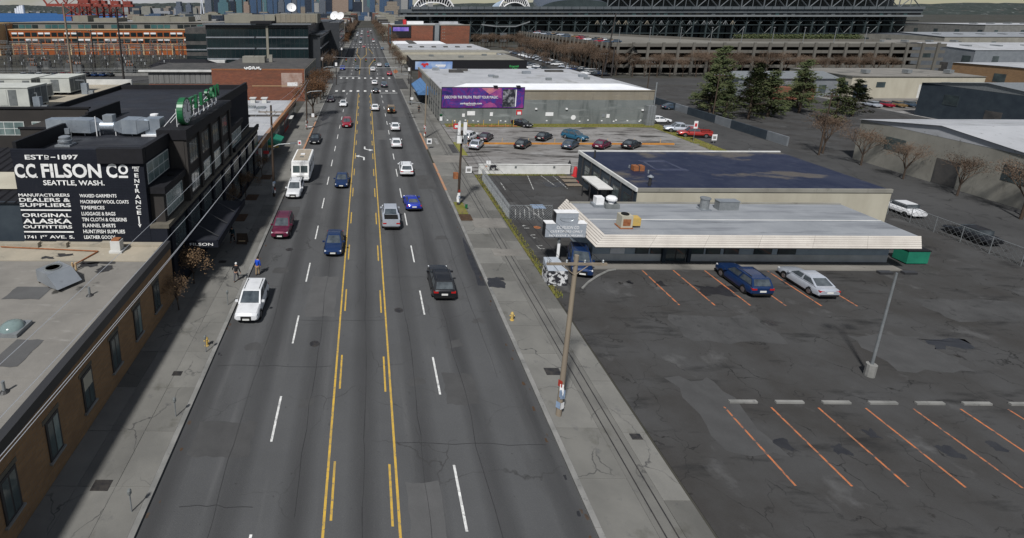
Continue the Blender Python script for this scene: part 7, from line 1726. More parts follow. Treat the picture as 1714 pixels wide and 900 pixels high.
# ================================================================== trees
def tree_meshes(seed, h, spread, leaf=None, nleaf=0, lsize=.12, twigr=.012, base_r=.13, depth=5):
    rs_ = random.Random(seed); tr = MB(); cr = MB(); tips = []
    def grow(p, d, ln, r, lv):
        q = p + d * ln; (tr if lv < 2 else cr).tube(p, q, r, r * .72, n=6 if lv < 2 else (4 if lv < 4 else 3), cap=False)
        if lv >= 3: tips.append((q, d))
        if lv >= depth: return
        n = rs_.choice((2, 3, 3)) if lv else 4
        for k in range(n):
            a = rs_.uniform(.28, .62) * spread; az = 2 * PI * (k + rs_.uniform(-.25, .25)) / n
            t1 = d.orthogonal().normalized(); t2 = d.cross(t1)
            nd = (d * math.cos(a) + (t1 * math.cos(az) + t2 * math.sin(az)) * math.sin(a)); nd.z += .12; nd.normalize()
            grow(q, nd, ln * rs_.uniform(.62, .86), max(r * .62, twigr), lv + 1)
    grow(Vector((0, 0, 0)), Vector((rs_.uniform(-.05, .05), rs_.uniform(-.05, .05), 1)).normalized(), h * .24, base_r, 0)
    for i in range(nleaf):
        c, d = rs_.choice(tips); c = c + Vector((rs_.gauss(0, .3), rs_.gauss(0, .3), rs_.gauss(0, .28))) * (h / 6)
        u = Vector((rs_.uniform(-1, 1), rs_.uniform(-1, 1), rs_.uniform(-1, 1))).normalized(); v = u.orthogonal().normalized(); s = lsize * rs_.uniform(.6, 1.3)
        cr.face([c - u * s - v * s * .6, c + u * s - v * s * .4, c + u * s + v * s * .6, c - u * s * .7 + v * s * .5], 1)
    return tr.mesh('trunk', 'bark'), cr.mesh('crown', ['twig', leaf or 'twig'])
TM = {}
def tree(key, x, y, rz, s, label, name='street_tree', group=None, z=0):
    a, b = TM[key]; t = thing(name, label, 'tree', (x, y, z), rz, group)
    for nm, me in (('trunk', a), ('crown', b)): o = link(nm, me, t, local=True); o.scale = (s, s, s)
    return t
TM['leafy'] = tree_meshes(1, 8.5, 1.15, 'dry_leaf', 4200, .075, depth=6, base_r=.2); TM['shrub'] = tree_meshes(2, 4.2, 1.0, 'pale_leaf', 700, .05, base_r=.06, depth=6); TM['shrub2'] = tree_meshes(9, 4.0, 1.15, 'pale_leaf', 1100, .055, base_r=.06, depth=6)
for k, sd in enumerate((3, 4, 5)): TM[f'bare{k}'] = tree_meshes(sd, 10, 1.05, 'twig', 2200, .07, .02, .2, depth=6)
q = G(527, 197); tree('leafy', q.x - .3, q.y, .4, 1.2, 'brown leaved street tree with full crown on the left pavement'); q = G(536, 172); tree('leafy', q.x - .2, q.y + 4, 2.0, 1.15, 'brown leaved street tree farther behind the first one'); tree('bare0', -12.4, 134.5, 3.1, .75, 'bare street tree against the red brick corner')
q = G(402, 366); tree('shrub', q.x - 1.2, q.y + 1.0, .2, .95, 'small dry street tree by the far end of the entrance canopy', z=.12); q = G(422, 332); tree('shrub2', q.x - .8, q.y, 1.2, 1.0, 'small dry street tree against the black wall, second from the canopy', z=.12); q = G(446, 298); tree('shrub', q.x - .6, q.y, 2.2, .9, 'small dry street tree beside the white shopfront', z=.12)
tree('shrub2', -15.0, 41.8, .7, 1.0, 'dry street tree with orange leaves at the near end of the canopy', z=.12); tree('shrub', -14.9, 37.6, 2.9, .8, 'low dry shrub beside the tan brick wall', z=.12)
rs = random.Random(14)
gt = 'bare brown tree in the line before the garage wall'
for i in range(26): tree(f'bare{i % 3}', 89.6 + rs.uniform(-.8, .8), 197 + i * 4.6, rs.uniform(0, 6), rs.uniform(.95, 1.35), gt, 'bare_tree', 'bare trees along the garage')
for i in range(22): tree(f'bare{i % 3}', 93 + i * 4.6, 194.5 + rs.uniform(-2, 2), rs.uniform(0, 6), rs.uniform(.8, 1.15), 'bare brown tree on the verge facing the garage front', 'bare_tree', 'bare trees before the garage front')
for i in range(10): tree(f'bare{i % 3}', 78 + rs.uniform(-2, 2), 200 + i * 11, rs.uniform(0, 6), rs.uniform(.5, .75), 'small bare tree between the rows of the stadium lot', 'bare_tree', 'bare trees in the stadium lot')
for i in range(12): tree(f'bare{i % 3}', 72 + i * 2.0, 352 + rs.uniform(-6, 6), rs.uniform(0, 6), 1.0, 'bare tree beside the tall brick block', 'bare_tree', 'bare trees by the brick block')
for i, (x, y) in enumerate(((14.2, 205), (14.4, 222), (14, 240), (13.8, 262), (14, 300), (14, 405), (14, 425), (14.5, 445), (14, 470), (14, 500))): tree(f'bare{i % 3}', x, y, rs.uniform(0, 6), .8 if y < 300 else 1.3, 'bare brown tree lining the right pavement beyond the junction', 'bare_tree', 'bare trees up the right pavement')
for i, (x, y) in enumerate(((-13.5, 200), (-13.5, 222), (-13.5, 345), (-14, 365), (-14, 390), (-14, 420), (-14, 450))): tree('leafy' if y > 300 else f'bare{i % 3}', x, y, rs.uniform(0, 6), .9, 'tree lining the left pavement beyond the junction', 'bare_tree', 'trees up the left pavement')
# evergreens at the right
def evergreen_mesh(seed, h, r):
    rs_ = random.Random(seed); tr = MB().tube((0, 0, 0), (0, 0, h * .7), .22, .08, n=7); cr = MB()
    for k in range(16):
        a = rs_.uniform(0, 6.28); z = h * rs_.uniform(.15, .8); L_ = r * rs_.uniform(.5, .9) * (1 - z / h * .5); tr.tube((0, 0, z), (math.cos(a) * L_, math.sin(a) * L_, z + .4), .06, .02, n=4)
    for k in range(75):
        v = rs_.random() ** .85; z = h * (.1 + .88 * v); a = rs_.uniform(0, 6.28); L_ = r * (1.05 - .85 * v) * rs_.uniform(.55, 1.1); dz = rs_.uniform(-.12, .3)
        d = Vector((math.cos(a), math.sin(a), dz)).normalized(); tr.tube((0, 0, z), d * L_ + Vector((0, 0, z)), .04, .01, n=3, cap=False)
        for i in range(int(34 + 50 * L_ / r)):
            q_ = rs_.uniform(.2, 1.05); c = Vector((0, 0, z)) + d * L_ * q_ + Vector((rs_.gauss(0, .2), rs_.gauss(0, .2), rs_.gauss(-.05, .14))); u = (d + Vector((rs_.uniform(-.8, .8), rs_.uniform(-.8, .8), rs_.uniform(-.5, .3)))).normalized(); w_ = u.orthogonal().normalized(); s = .17 * rs_.uniform(.6, 1.4)
            cr.face([c - u * s, c + w_ * s * .4, c + u * s, c - w_ * s * .4])
    return tr.mesh('trunk', 'bark'), cr.mesh('crown', 'evergreen')
TM['ever0'] = evergreen_mesh(31, 9, 3.4); TM['ever1'] = evergreen_mesh(32, 7, 3.0)
EL = ['evergreen tree at the right edge before the grey shed', 'evergreen tree closest to the side street', 'evergreen tree behind the dark yard wall', 'rounded evergreen right of the grey shed', 'evergreen beside the yard wall, nearer the camera', 'evergreen at the corner of the yard', 'small evergreen between the wall and the shed', 'evergreen farther right along the yard', 'evergreen second right along the yard', 'evergreen third right along the yard']
for i, (x, y, s) in enumerate(((88, 131, 1.7), (82, 124, 1.6), (79.5, 115, 1.0), (95, 128, 1.6), (85.5, 116, 1.3), (92, 119, 1.5), (103, 124, 1.4), (108, 131, 1.3), (101, 112, 1.1), (112, 120, 1.2))): tree(f'ever{i % 2}', x, y, i, s, EL[i], 'evergreen_tree', 'evergreens on the right')
for k in range(9):
    o = MB(); rs_ = random.Random(k)
    x0 = 160 + k * 6
    for i in range(900):
        c = Vector((x0 + rs_.uniform(0, 6), 232 + rs_.uniform(0, 3), 10.5 + rs_.uniform(0, 3.4) * (1 - .3 * rs_.random()))); u = Vector((rs_.uniform(-1, 1), rs_.uniform(-1, 1), rs_.uniform(-1, 1))).normalized(); w_ = u.orthogonal().normalized(); s = .3
        o.face([c - u * s, c + w_ * s * .7, c + u * s, c - w_ * s * .7])
    ob = o.build('hedge_shrub', 'evergreen'); tag(ob, 'dark green shrub in the hedge behind the garage deck', 'shrub', 'hedge behind the garage deck')

# grass tufts on the verges: uncountable
def tufts(x0, x1, y0, y1, n, seed, label):
    rs_ = random.Random(seed); m_ = MB()
    for i in range(n):
        x, y = rs_.uniform(x0, x1), rs_.uniform(y0, y1)
        for k in range(3):
            a = rs_.uniform(0, 6.28); h = rs_.uniform(.08, .26); m_.face([(x, y, .05), (x + .05 * math.cos(a), y + .05 * math.sin(a), .05), (x + .1 * math.cos(a + 1), y + .1 * math.sin(a + 1), h)])
    o = m_.build('grass', 'grass', kind='stuff'); o['label'] = label; o['category'] = 'grass'
tufts(17, 61, 107.7, 110.4, 2600, 1, 'grass growing along the foot of the grey warehouse'); tufts(16.05, 16.9, 40, 74, 1500, 2, 'grass along the pavement edge of the dark lot'); tufts(59.8, 62.5, 85, 108, 1500, 3, 'grass on the verge beside the side street'); tufts(11.3, 12.4, 58.6, 62.4, 500, 4, 'grass round the foot of the rusty box pole'); tufts(17.2, 29.6, 73.9, 74.5, 500, 5, 'grass along the low white wall')

# ================================================================== people
def person(x, y, rz, label, top, leg, pose, hat=None, hair='hair_dark', z=.13, h=1.75, shoe='tyre'):
    t = thing('person', label, 'person', (x, y, z), rz); k = h / 1.75
    def skin_obj(nm, V, E, rad, m, parent, sub_=2):
        me = bpy.data.meshes.new(nm); me.from_pydata([tuple(c * k for c in v) for v in V], E, []); me.materials.append(MATS[m])
        o = link(nm, me, parent, local=True); bm = bmesh.new(); bm.from_mesh(me); ly = bm.verts.layers.skin.verify()
        for v, r_ in zip(bm.verts, rad): v[ly].radius = (r_ * k, r_ * k); v[ly].use_root = False
        bm.verts.ensure_lookup_table(); bm.verts[0][ly].use_root = True; bm.to_mesh(me); bm.free()
        s_ = o.modifiers.new('skin', 'SKIN'); s_.use_smooth_shade = True
        ss = o.modifiers.new('subd', 'SUBSURF'); ss.levels = sub_; ss.render_levels = sub_
        return o
    sw, aw, lean = pose
    # joints: facing +y
    hip = (0, 0, .95); ch = (0, .03 + lean * .5, 1.25); nk = (0, .05 + lean, 1.48); hd = (0, .08 + lean * 1.1, 1.63); ht = (0, .08 + lean * 1.1, 1.72)
    V = [hip, ch, nk, hd, ht]; E = [(0, 1), (1, 2), (2, 3), (3, 4)]; rad = [.12, .13, .055, .085, .055]
    V.append((0, .17 + lean * 1.1, 1.62)); E.append((3, 5)); rad.append(.018)     # nose
    arms = []
    for s in (-1, 1):
        f = s * sw; b = len(V)
        sh = (s * .17, .03 + lean, 1.42); el = (s * (.24 + aw), -f * .12 + lean, 1.15); wr_ = (s * (.25 + aw * 1.6), .1 - f * .22 + lean, .93); pm = (s * (.25 + aw * 1.7), .13 - f * .25 + lean, .86)
        V += [sh, el, wr_, pm]; E += [(2, b), (b, b + 1), (b + 1, b + 2), (b + 2, b + 3)]; rad += [.06, .042, .028, .034]; arms.append((s, sh, el, wr_))
        for j in range(5):
            c = len(V); off = (j - 2) * .018
            if j == 0: V.append((pm[0] - s * .045, pm[1] + .03, pm[2] + .005)); V.append((pm[0] - s * .055, pm[1] + .045, pm[2] - .03))
            else: V.append((pm[0] - s * .01, pm[1] + off, pm[2] - .055 - .006 * (j == 2))); V.append((pm[0] - s * .03, pm[1] + off, pm[2] - .085))
            E += [(b + 3, c), (c, c + 1)]; rad += [.009, .008]
        c = len(V); fy = f * .26
        kn = (s * .1, fy * .7 + .04, .5); an = (s * .1, fy - .02, .09); to = (s * .12, fy + .17, .045)
        V += [(s * .09, 0, .88), kn, an, to]; E += [(0, c), (c, c + 1), (c + 1, c + 2), (c + 2, c + 3)]; rad += [.1, .062, .045, .035]
    skin_obj('body', V, E, rad, 'skin', t)
    # clothing follows the same joints, a little wider
    Vj = [(0, 0, .9), ch, (0, .04 + lean, 1.42)]; Ej = [(0, 1), (1, 2)]; rj = [.165, .17, .12]
    for s, sh, el, wr_ in arms:
        b = len(Vj); Vj += [sh, el, wr_]; Ej += [(2, b), (b, b + 1), (b + 1, b + 2)]; rj += [.085, .065, .05]
    skin_obj('jacket', Vj, Ej, rj, top, t)
    Vt = [(0, 0, .98)]; Et = []; rt_ = [.15]
    for s in (-1, 1):
        fy = s * sw * .26; b = len(Vt); Vt += [(s * .095, 0, .84), (s * .1, fy * .7 + .04, .5), (s * .1, fy - .02, .1)]; Et += [(0, b), (b, b + 1), (b + 1, b + 2)]; rt_ += [.115, .08, .062]
    skin_obj('trousers', Vt, Et, rt_, leg, t)
    for s in (-1, 1):
        fy = s * sw * .26; skin_obj('shoe', [(s * .1, fy - .05, .05), (s * .115, fy + .08, .05), (s * .12, fy + .19, .04)], [(0, 1), (1, 2)], [.05, .05, .04], shoe, t, 1)
    hy = .065 + lean * 1.1
    m_ = MB().lathe([(.098, -.02), (.104, .05), (.085, .11), (.04, .14)], (0, hy * 1, 1.64), 12); m_.v = [(a * k, b * k, c * k) for a, b, c in m_.v]; o = m_.mesh('cap' if hat else 'hair', hat or hair, 60); link('cap' if hat else 'hair', o, t, local=True)
    for s in (-1, 1):
        m_ = MB().tube((s * .032, hy + .088, 1.635), (s * .032, hy + .096, 1.635), .011, n=6); m_.v = [(a * k, b * k, c * k) for a, b, c in m_.v]; link('eye', m_.mesh('eye', 'trim_black'), t, local=True)
        m_ = MB().tube((s * .085, hy + .005, 1.63), (s * .1, hy + .0, 1.63), .022, n=6); m_.v = [(a * k, b * k, c * k) for a, b, c in m_.v]; link('ear', m_.mesh('ear', 'skin'), t, local=True)
    return t
q = G(396, 473); person(q.x, q.y, R(-8), 'person in black jacket and pale cap walking away on the left pavement', 'cloth_black', 'cloth_grey', (.9, .12, .05), hat='cap_white')
q = G(431, 466); person(q.x - .1, q.y + .6, R(-15), 'person in bright blue jacket beside the white parked car', 'cloth_blue', 'cloth_khaki', (.35, .02, .08), z=.012)
q = G(390, 407); person(q.x, q.y, R(165), 'person in dark clothes walking past the entrance canopy', 'cloth_teal', 'cloth_black', (.8, .06, .03))
q = G(701, 189); person(q.x, q.y, R(175), 'person in black on the right pavement below the blue awning', 'cloth_black', 'cloth_black', (.5, .02, .02)); q = G(784.5, 247); person(q.x, q.y, R(60), 'person in black standing by the silver sedan', 'cloth_black', 'cloth_black', (.2, .02, .02), z=.03)
# ================================================================== wear and painted shade on the road and lots
mat('tar', (.035, .035, .036, 1), (.05, .05, .05, 1), sc=3, rough=.55)
mat('wet_and_shade', (.018, .018, .021, 1), (.028, .028, .03, 1), sc=1.5, rough=.35)  # dark tone shared by wet marks, stains and painted shadows
mat('patch_dark', g3(.07), g3(.085), sc=.8, rough=.9, bump=.3, bsc=12, layers=[(30, (1, 1, 1), g3(.11), .6, .85)])
mat('patch_light', g3(.11), g3(.095), sc=.8, rough=.9, bump=.3, bsc=12, layers=[(30, (1, 1, 1), g3(.17), .6, .85)])
mat('patch_lot', g3(.07), g3(.052), sc=.5, rough=.92, bump=.4, bsc=10, layers=[(1.5, (1, 1, 1), g3(.04), .55, .7), (30, (1, 1, 1), g3(.12), .62, .85)])
rs = random.Random(77)
def blob(name, pts, m, z, parent=None, jit=.12, sub_n=4):
    P = []
    for (a, b) in zip(pts, pts[1:] + pts[:1]):
        for k in range(sub_n):
            u = k / sub_n; P.append((a[0] + (b[0] - a[0]) * u + rs.uniform(-jit, jit), a[1] + (b[1] - a[1]) * u + rs.uniform(-jit, jit), z))
    me = MB().face(P).mesh(name, m)
    return link(name, me, parent, local=True) if parent else link(name, me, kind='structure')
def seam(x, y0, y1, wob, parent=road, z=.0095, w_=.035):
    m_ = MB(); y = y0; px_ = x; P = []
    while y < y1:
        P.append((px_, y)); y += rs.uniform(.8, 2.2); px_ = x + (px_ - x) * .8 + rs.uniform(-wob, wob)
    for a, b in zip(P, P[1:]):
        wa = w_ * rs.uniform(.5, 1.2); m_.face([(a[0] - wa / 2, a[1], z), (a[0] + wa / 2, a[1], z), (b[0] + wa / 2, b[1], z), (b[0] - wa / 2, b[1], z)])
    link('tar_seam', m_.mesh('tar_seam', 'tar'), parent, local=True)
for x, y0, y1 in ((6.35, -20, 150), (3.15, -10, 70), (-7.2, -20, 120), (-3.3, 20, 95), (8.8, 30, 140), (.1, -20, 60)): seam(x, y0, y1, .09)
def cross_seam(y, x0, x1):
    m_ = MB(); P = [(x0 + (x1 - x0) * k / 8, y + rs.uniform(-.12, .12)) for k in range(9)]
    for a, b in zip(P, P[1:]): m_.face([(a[0], a[1] - .02, .0092), (b[0], b[1] - .02, .0092), (b[0], b[1] + .02, .0092), (a[0], a[1] + .02, .0092)])
    link('tar_seam', m_.mesh('tar_seam', 'tar'), road, local=True)
for y, a, b in ((43.5, 1.9, 6.2), (31, -10, -2.2), (24.5, 1.9, 10.2), (58, -10, -5.5), (83.5, 2, 10), (36.5, -5, 1.6), (20.5, -9, -5.4), (118, -10, 10), (99, -10, -2)): cross_seam(y, a, b)
for (x0, x1, y0, y1, m) in ((5.2, 7.2, 27.5, 30.4, 'patch_dark'), (-9.6, -6.3, 23.5, 26.0, 'patch_dark'), (-4.7, -2.4, 37, 43.5, 'patch_light'), (7.4, 9.9, 68, 74, 'patch_dark'), (-9.9, -7.9, 56, 61, 'patch_dark'), (2.4, 4.2, 96, 104, 'patch_light'), (-4.4, -2.5, 112, 121, 'patch_dark'), (6.4, 9.4, 118, 126, 'patch_light'), (2.2, 3.9, 17, 22, 'patch_light')):
    blob('asphalt_patch', [(x0, y0), (x1, y0), (x1, y1), (x0, y1)], m, .0082, road, .12, 7)
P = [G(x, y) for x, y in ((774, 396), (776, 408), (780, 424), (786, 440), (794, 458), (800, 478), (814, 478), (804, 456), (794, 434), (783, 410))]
blob('dark_gutter', [(p.x, p.y) for p in P], 'wet_and_shade', .0085, road, .04, 2)  # darker strip of road along the right kerb
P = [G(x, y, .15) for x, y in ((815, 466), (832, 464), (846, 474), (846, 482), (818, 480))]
blob('painted_shadow', [(p.x, p.y) for p in P], 'wet_and_shade', .152, None, .08)  # shadow on the right pavement, painted as a dark patch
P = [G(x, y) for x, y in ((536, 199), (541, 191), (552, 194), (548, 199), (541, 203))]
blob('painted_shadow', [(p.x, p.y) for p in P], 'wet_and_shade', .0085, road, .25)  # street tree's cast shadow painted on the road
for (x, y, s) in ((-7.8, 44.5, .8), (-8.0, 33, .6), (8.2, 52, .7), (-3.5, 27.5, .5), (3.4, 29.5, .6), (6.6, 33.5, .7), (8.9, 36.5, .5), (-7.0, 17.5, .8)):
    blob('oil_stain', [(x - s, y - s * .6), (x + s, y - s * .4), (x + s * .7, y + s), (x - s * .8, y + s * .7)], 'patch_dark', .0086, road, .14)
for (x, y, a, b, m) in ((24, 34, 7, 3.5, 'patch_lot'), (36, 31, 5, 4, 'patch_dark'), (46, 37, 8, 3, 'patch_lot'), (20, 24, 3, 6, 'patch_dark'), (33, 19, 9, 2.5, 'patch_lot'), (52, 25, 6, 5, 'patch_dark'), (29, 40.5, 2.5, 1.6, 'wet_and_shade'), (41, 33.5, 3, 1.2, 'wet_and_shade'), (22, 62, 4, 3, 'patch_lot'), (25, 69, 3, 2, 'wet_and_shade'), (19.5, 52, 3, 5, 'patch_lot'), (56, 33, 4, 9, 'patch_lot')):
    blob('asphalt_patch', [(x, y), (x + a, y), (x + a, y + b), (x, y + b)], m, .0305, None, .3, 6)
for (x, y) in ((31.5, 36.5), (47.5, 30.2)):
    structure('drain', B(x - .35, x + .35, y - .35, y + .35, .02, .037), 'steel_rail')
for i in range(9):
    x = 23.4 + i * 2.85
    w_ = thing('wheel_stop', 'concrete wheel stop at the head of a near parking bay', 'wheel stop', (x, 27.9, .03), group='wheel stops of the near bays')
    MB().prism([(x - .85, 27.8), (x + .85, 27.8), (x + .85, 28.0), (x - .85, 28.0)], .03, .15).build('block', 'kerb_concrete', w_)
car('sedan', 'car_silver', 38.75, 42.2, 0, 'silver sedan in a bay before the mansard shop', name='parked_car', z=.032)
lp = thing('lot_lamp', 'tall grey twin head lamp in the near parking lot', 'lamp post', (33.5, 30.5, .03))
MB().tube((33.5, 30.5, .03), (33.5, 30.5, .9), .3, n=12).build('base', 'kerb_concrete', lp); MB().tube((33.5, 30.5, .9), (33.5, 30.5, 7.5), .09, .06, n=10).build('post', 'galvanised', lp)
for s in (-1, 1): B(33.5 + s * .75 - .4, 33.5 + s * .75 + .4, 30.35, 30.65, 7.45, 7.6).build('lamp_head', 'dark_frame', lp)
f3 = thing('lot_fence', 'chain link fence between the parking lots and the side street', 'fence', (62, 50, 0)); mesh_fence(f3, [(62.2, 20), (62.2, 83)], 1.8, .6)
h_ = thing('dumpster', 'green steel dumpster at the end of the mansard shop', 'dumpster', (52.5, 47, .03)); B(51.6, 53.6, 46.4, 47.8, .15, 1.4).build('bin', 'awning_green', h_); B(51.55, 53.65, 46.35, 47.85, 1.4, 1.48).build('lid', 'trim_black', h_)
# kerbed island by the pylon sign
structure('kerb', MB().path([tuple(p) for p in (G(975, 482, .08), G(985, 472, .08), G(1000, 462, .08), G(1018, 453, .08), G(1030, 451, .08))], .1, 6), 'kerb_concrete')
# ================================================================== more on the near brick shop roof
for (a, b, w1, h1) in ((168, 438, 2.6, .5), (150, 444, 1.4, .4), (175, 450, .9, .6), (80, 432, 1.0, .25), (110, 428, 1.3, .2)):
    q = G(a, b, 4.97); blob('tar_stain', [(q.x - w1 / 2, q.y - h1), (q.x + w1 / 2, q.y - h1 * .6), (q.x + w1 * .4, q.y + h1), (q.x - w1 * .5, q.y + h1 * .8)], 'wet_and_shade', 4.975 if b > 436 else 5.026, None, .15)
for i, (x, y) in enumerate(((-21.0, 27.5), (-26.5, 24.5), (-20.6, 17.5))):
    s_ = thing('roof_skylight', ['milky dome skylight on the brick shop roof, farthest one', 'milky dome skylight on the brick shop roof, left one', 'milky dome skylight on the brick shop roof, nearest one'][i], 'skylight', (x, y, 4.96), group='skylights on the brick shop roof')
    B(x - .75, x + .75, y - .75, y + .75, 4.96, 5.2).build('curb', 'galvanised', s_)
    MB().lathe([(.68, 0), (.6, .18), (.4, .3), (.1, .35)], (x, y, 5.2), 12).build('dome', 'pale_glass', s_, smooth=60)
for i, (x, y) in enumerate(((-18.4, 31.5), (-24.4, 29.6), (-18.0, 22.3), (-23.8, 20.0))):
    s_ = thing('vent_pipe', ['stub vent pipe by the street parapet, far one', 'stub vent pipe behind the left skylight', 'stub vent pipe by the street parapet, near one', 'stub vent pipe between the near skylights'][i], 'pipe', (x, y, 4.96)); MB().tube((x, y, 4.96), (x, y, 5.6), .08, n=8).build('pipe', 'galvanised', s_); MB().lathe([(.25, 0), (.12, .12)], (x, y, 4.965), 10).build('flashing', 'tar', s_)
for (x, y, a, b) in ((-24, 31, 2.5, 1.6), (-20.2, 24.2, 1.6, 2.4), (-22, 14.5, 3, 1.5)): blob('roof_patch', [(x, y), (x + a, y), (x + a, y + b), (x, y + b)], 'grey_roof', 4.978, None, .05).data.materials[0] = MATS['patch_light']
# ================================================================== blocks east of the side street
def shed(name, x0, x1, y0, y1, h, wall, roof, label, doors=True, ridge=True):
    t = thing(name, label, 'warehouse', ((x0 + x1) / 2, (y0 + y1) / 2, 0)); B(x0, x1, y0, y1, 0, h).build('wall', wall, t)
    ym_ = (y0 + y1) / 2; hr = h + (1.6 if ridge else .25)
    MB().face([(x0 - .3, y0 - .3, h + .02), (x1 + .3, y0 - .3, h + .02), (x1 + .3, ym_, hr), (x0 - .3, ym_, hr)]).face([(x1 + .3, y1 + .3, h + .02), (x0 - .3, y1 + .3, h + .02), (x0 - .3, ym_, hr), (x1 + .3, ym_, hr)]).face([(x0 - .02, y0, h), (x0 - .02, ym_, hr - .02), (x0 - .02, y1, h)]).build('roof', roof, t)
    n = int((x1 - x0) / 6)
    for k in range(n):
        xa = x0 + 1 + k * (x1 - x0 - 1) / n
        if doors and k % 3 == 0: B(xa, xa + 3.4, y0 - .06, y0 - .002, .1, 3.8).build('loading_door', random.choice(['light_metal', 'shop_white', 'slate_wall']), t)
        elif k % 3 == 1: B(xa, xa + 2.4, y0 - .05, y0 - .002, h * .5, h * .75).build('window', 'window_glass', t)
        B(xa + 1, xa + 2.2, y0 + (y1 - y0) * .22, y0 + (y1 - y0) * .3, h + .4, h + 1.3).build('roof_vent', 'galvanised', t) if k % 2 else None
    m_ = int((y1 - y0) / 7)
    for k in range(m_):
        ya = y0 + 1 + k * (y1 - y0 - 1) / m_; B(x0 - .05, x0 - .002, ya, ya + 3, .1 if k % 2 else h * .45, 3.6 if k % 2 else h * .75).build('loading_door' if k % 2 else 'window', 'shop_dark' if k % 2 else 'window_glass', t)
    return t
shed('warehouse', 80, 122, 60, 84, 6.5, 'pale_wall', 'white_roof', 'pale warehouse with white roof just past the side street')
shed('warehouse', 128, 176, 96, 122, 7.5, 'slate_wall', 'galvanised', 'slate walled warehouse with metal roof on the right')
shed('warehouse', 134, 170, 146, 168, 6, 'beige_wall', 'grey_roof', 'beige warehouse with grey roof beyond the evergreens', ridge=False)
shed('warehouse', 182, 250, 136, 166, 8, 'tan_brick', 'white_roof', 'tan brick warehouse with white roof at the far right', ridge=False)
shed('warehouse', 232, 330, 205, 250, 9, 'light_metal', 'white_roof', 'long metal warehouse right of the garage'); shed('warehouse', 226, 300, 262, 300, 8, 'red_brick', 'grey_roof', 'red brick warehouse right of the garage', ridge=False)
shed('warehouse', 310, 420, 290, 340, 10, 'pale_wall', 'membrane_roof', 'very long pale warehouse at the far right edge'); shed('warehouse', 432, 560, 380, 440, 14, 'warehouse_side', 'white_roof', 'big pale hall right of the ballpark', ridge=False); shed('warehouse', 350, 430, 215, 262, 8, 'brown_paint', 'grey_roof', 'brown warehouse before the long pale one', ridge=False)
structure('side_street', B(124, 127, 92, 171, -.3, .006), 'side_asphalt'); structure('yard', B(75.01, 123.9, 86, 171, -.3, .004), 'dark_lot'); structure('yard', B(127.1, 420, 92, 171.9, -.3, .004), 'lot_gravel'); structure('yard', B(216, 560, 190.2, 378, -.3, .004), 'side_asphalt'); structure('yard', B(75.01, 127, 20, 85.9, -.3, .0045), 'side_asphalt')
for i, (x, y, rz) in enumerate(((179, 112, 1.5), (179, 117, 1.5), (179, 122, 1.6), (186, 128, .1), (206, 128, 0), (124, 90, 1.5))):
    b_ = thing('box_truck', ['white box truck beside the slate warehouse, nearest', 'white box truck beside the slate warehouse, middle', 'white box truck beside the slate warehouse, farthest', 'white box truck in the gravel yard', 'white box truck farther right in the gravel yard', 'white box truck behind the pale warehouse'][i], 'truck', (x, y, 0), rz, 'box trucks in the right yards')
    for nm, m_, mt in (('cargo_box', MB().box(-1.2, 1.2, -4, 2, 1.0, 3.6), 'sign_white'), ('cab', MB().box(-1.1, 1.1, 2.1, 3.9, .6, 2.5), 'sign_white'), ('windshield', MB().box(-.95, .95, 3.9, 3.93, 1.5, 2.3), 'car_glass'), ('chassis', MB().box(-.9, .9, -4, 3.6, .5, .98), 'tyre')): link(nm, m_.mesh(nm, mt), b_, local=True)
    for sx in (-1, 1):
        for yy in (-2.6, 2.8): link('wheel', MB().tube((sx * .8, yy, .48), (sx * 1.12, yy, .48), .48, n=12).mesh('wheel', 'tyre'), b_, local=True)
for i in range(14): tiny(128 + i * 3.1, 133 + rs.uniform(-.4, .4), .03, rs.uniform(-.1, .1), rs.choice(list(TC)), 'car parked in the row behind the slate warehouse', 'cars behind the slate warehouse')
for i in range(16): tiny(222 + i * 3.2, 197 + rs.uniform(-.4, .4), .03, rs.uniform(-.1, .1), rs.choice(list(TC)), 'car parked in the row right of the garage', 'cars right of the garage')
for i in range(8): tiny(64.3 + rs.uniform(-.1, .1), 30 + i * 7.5, .03, 0, rs.choice(list(TC)), 'car parked along the side street fence', 'cars along the side street')
for i in range(9): line_pole((76.2, 30 + i * 28, 0), (76.2, 30 + i * 28, 10.5), .15, 'wood_pole', ORD[i] + ' wooden pole along the right side street, counted from the camera', 1, 2.4)
for i in range(10): tree(f'bare{i % 3}', 77.6 + rs.uniform(-.3, .3), 24 + i * 7, rs.uniform(0, 6), rs.uniform(.55, .8), 'bare tree on the far side of the side street', 'bare_tree', 'bare trees along the side street')

# ================================================================== near pavement furniture
for i in range(5):
    x, y = -11.15, 14 + i * 6.1
    p_ = thing('parking_meter', ORD[i] + ' grey parking meter along the near left kerb, counted from the camera', 'parking meter', (x, y, .13), group='parking meters at the near left kerb')
    MB().tube((x, y, .13), (x, y, 1.15), .035, n=7).build('post', 'galvanised', p_); MB().lathe([(.07, 0), (.1, .06), (.1, .22), (.05, .3)], (x, y, 1.15), 10).build('head', 'louvre', p_)
for i, (x, y) in enumerate(((11.5, 36.5), (-11.3, 33.0))):
    h_ = thing('fire_hydrant', ['yellow fire hydrant on the right pavement beyond the near pole', 'yellow fire hydrant on the near left pavement'][i], 'hydrant', (x, y, .13)); MB().lathe([(.16, 0), (.16, .05), (.11, .07), (.11, .52), (.14, .54), (.1, .66), (.03, .72)], (x, y, .13), 12).build('barrel', 'yellow_metal', h_, smooth=40)
    MB().tube((x - .2, y, .52), (x + .2, y, .52), .05, n=8).build('outlet', 'yellow_metal', h_)
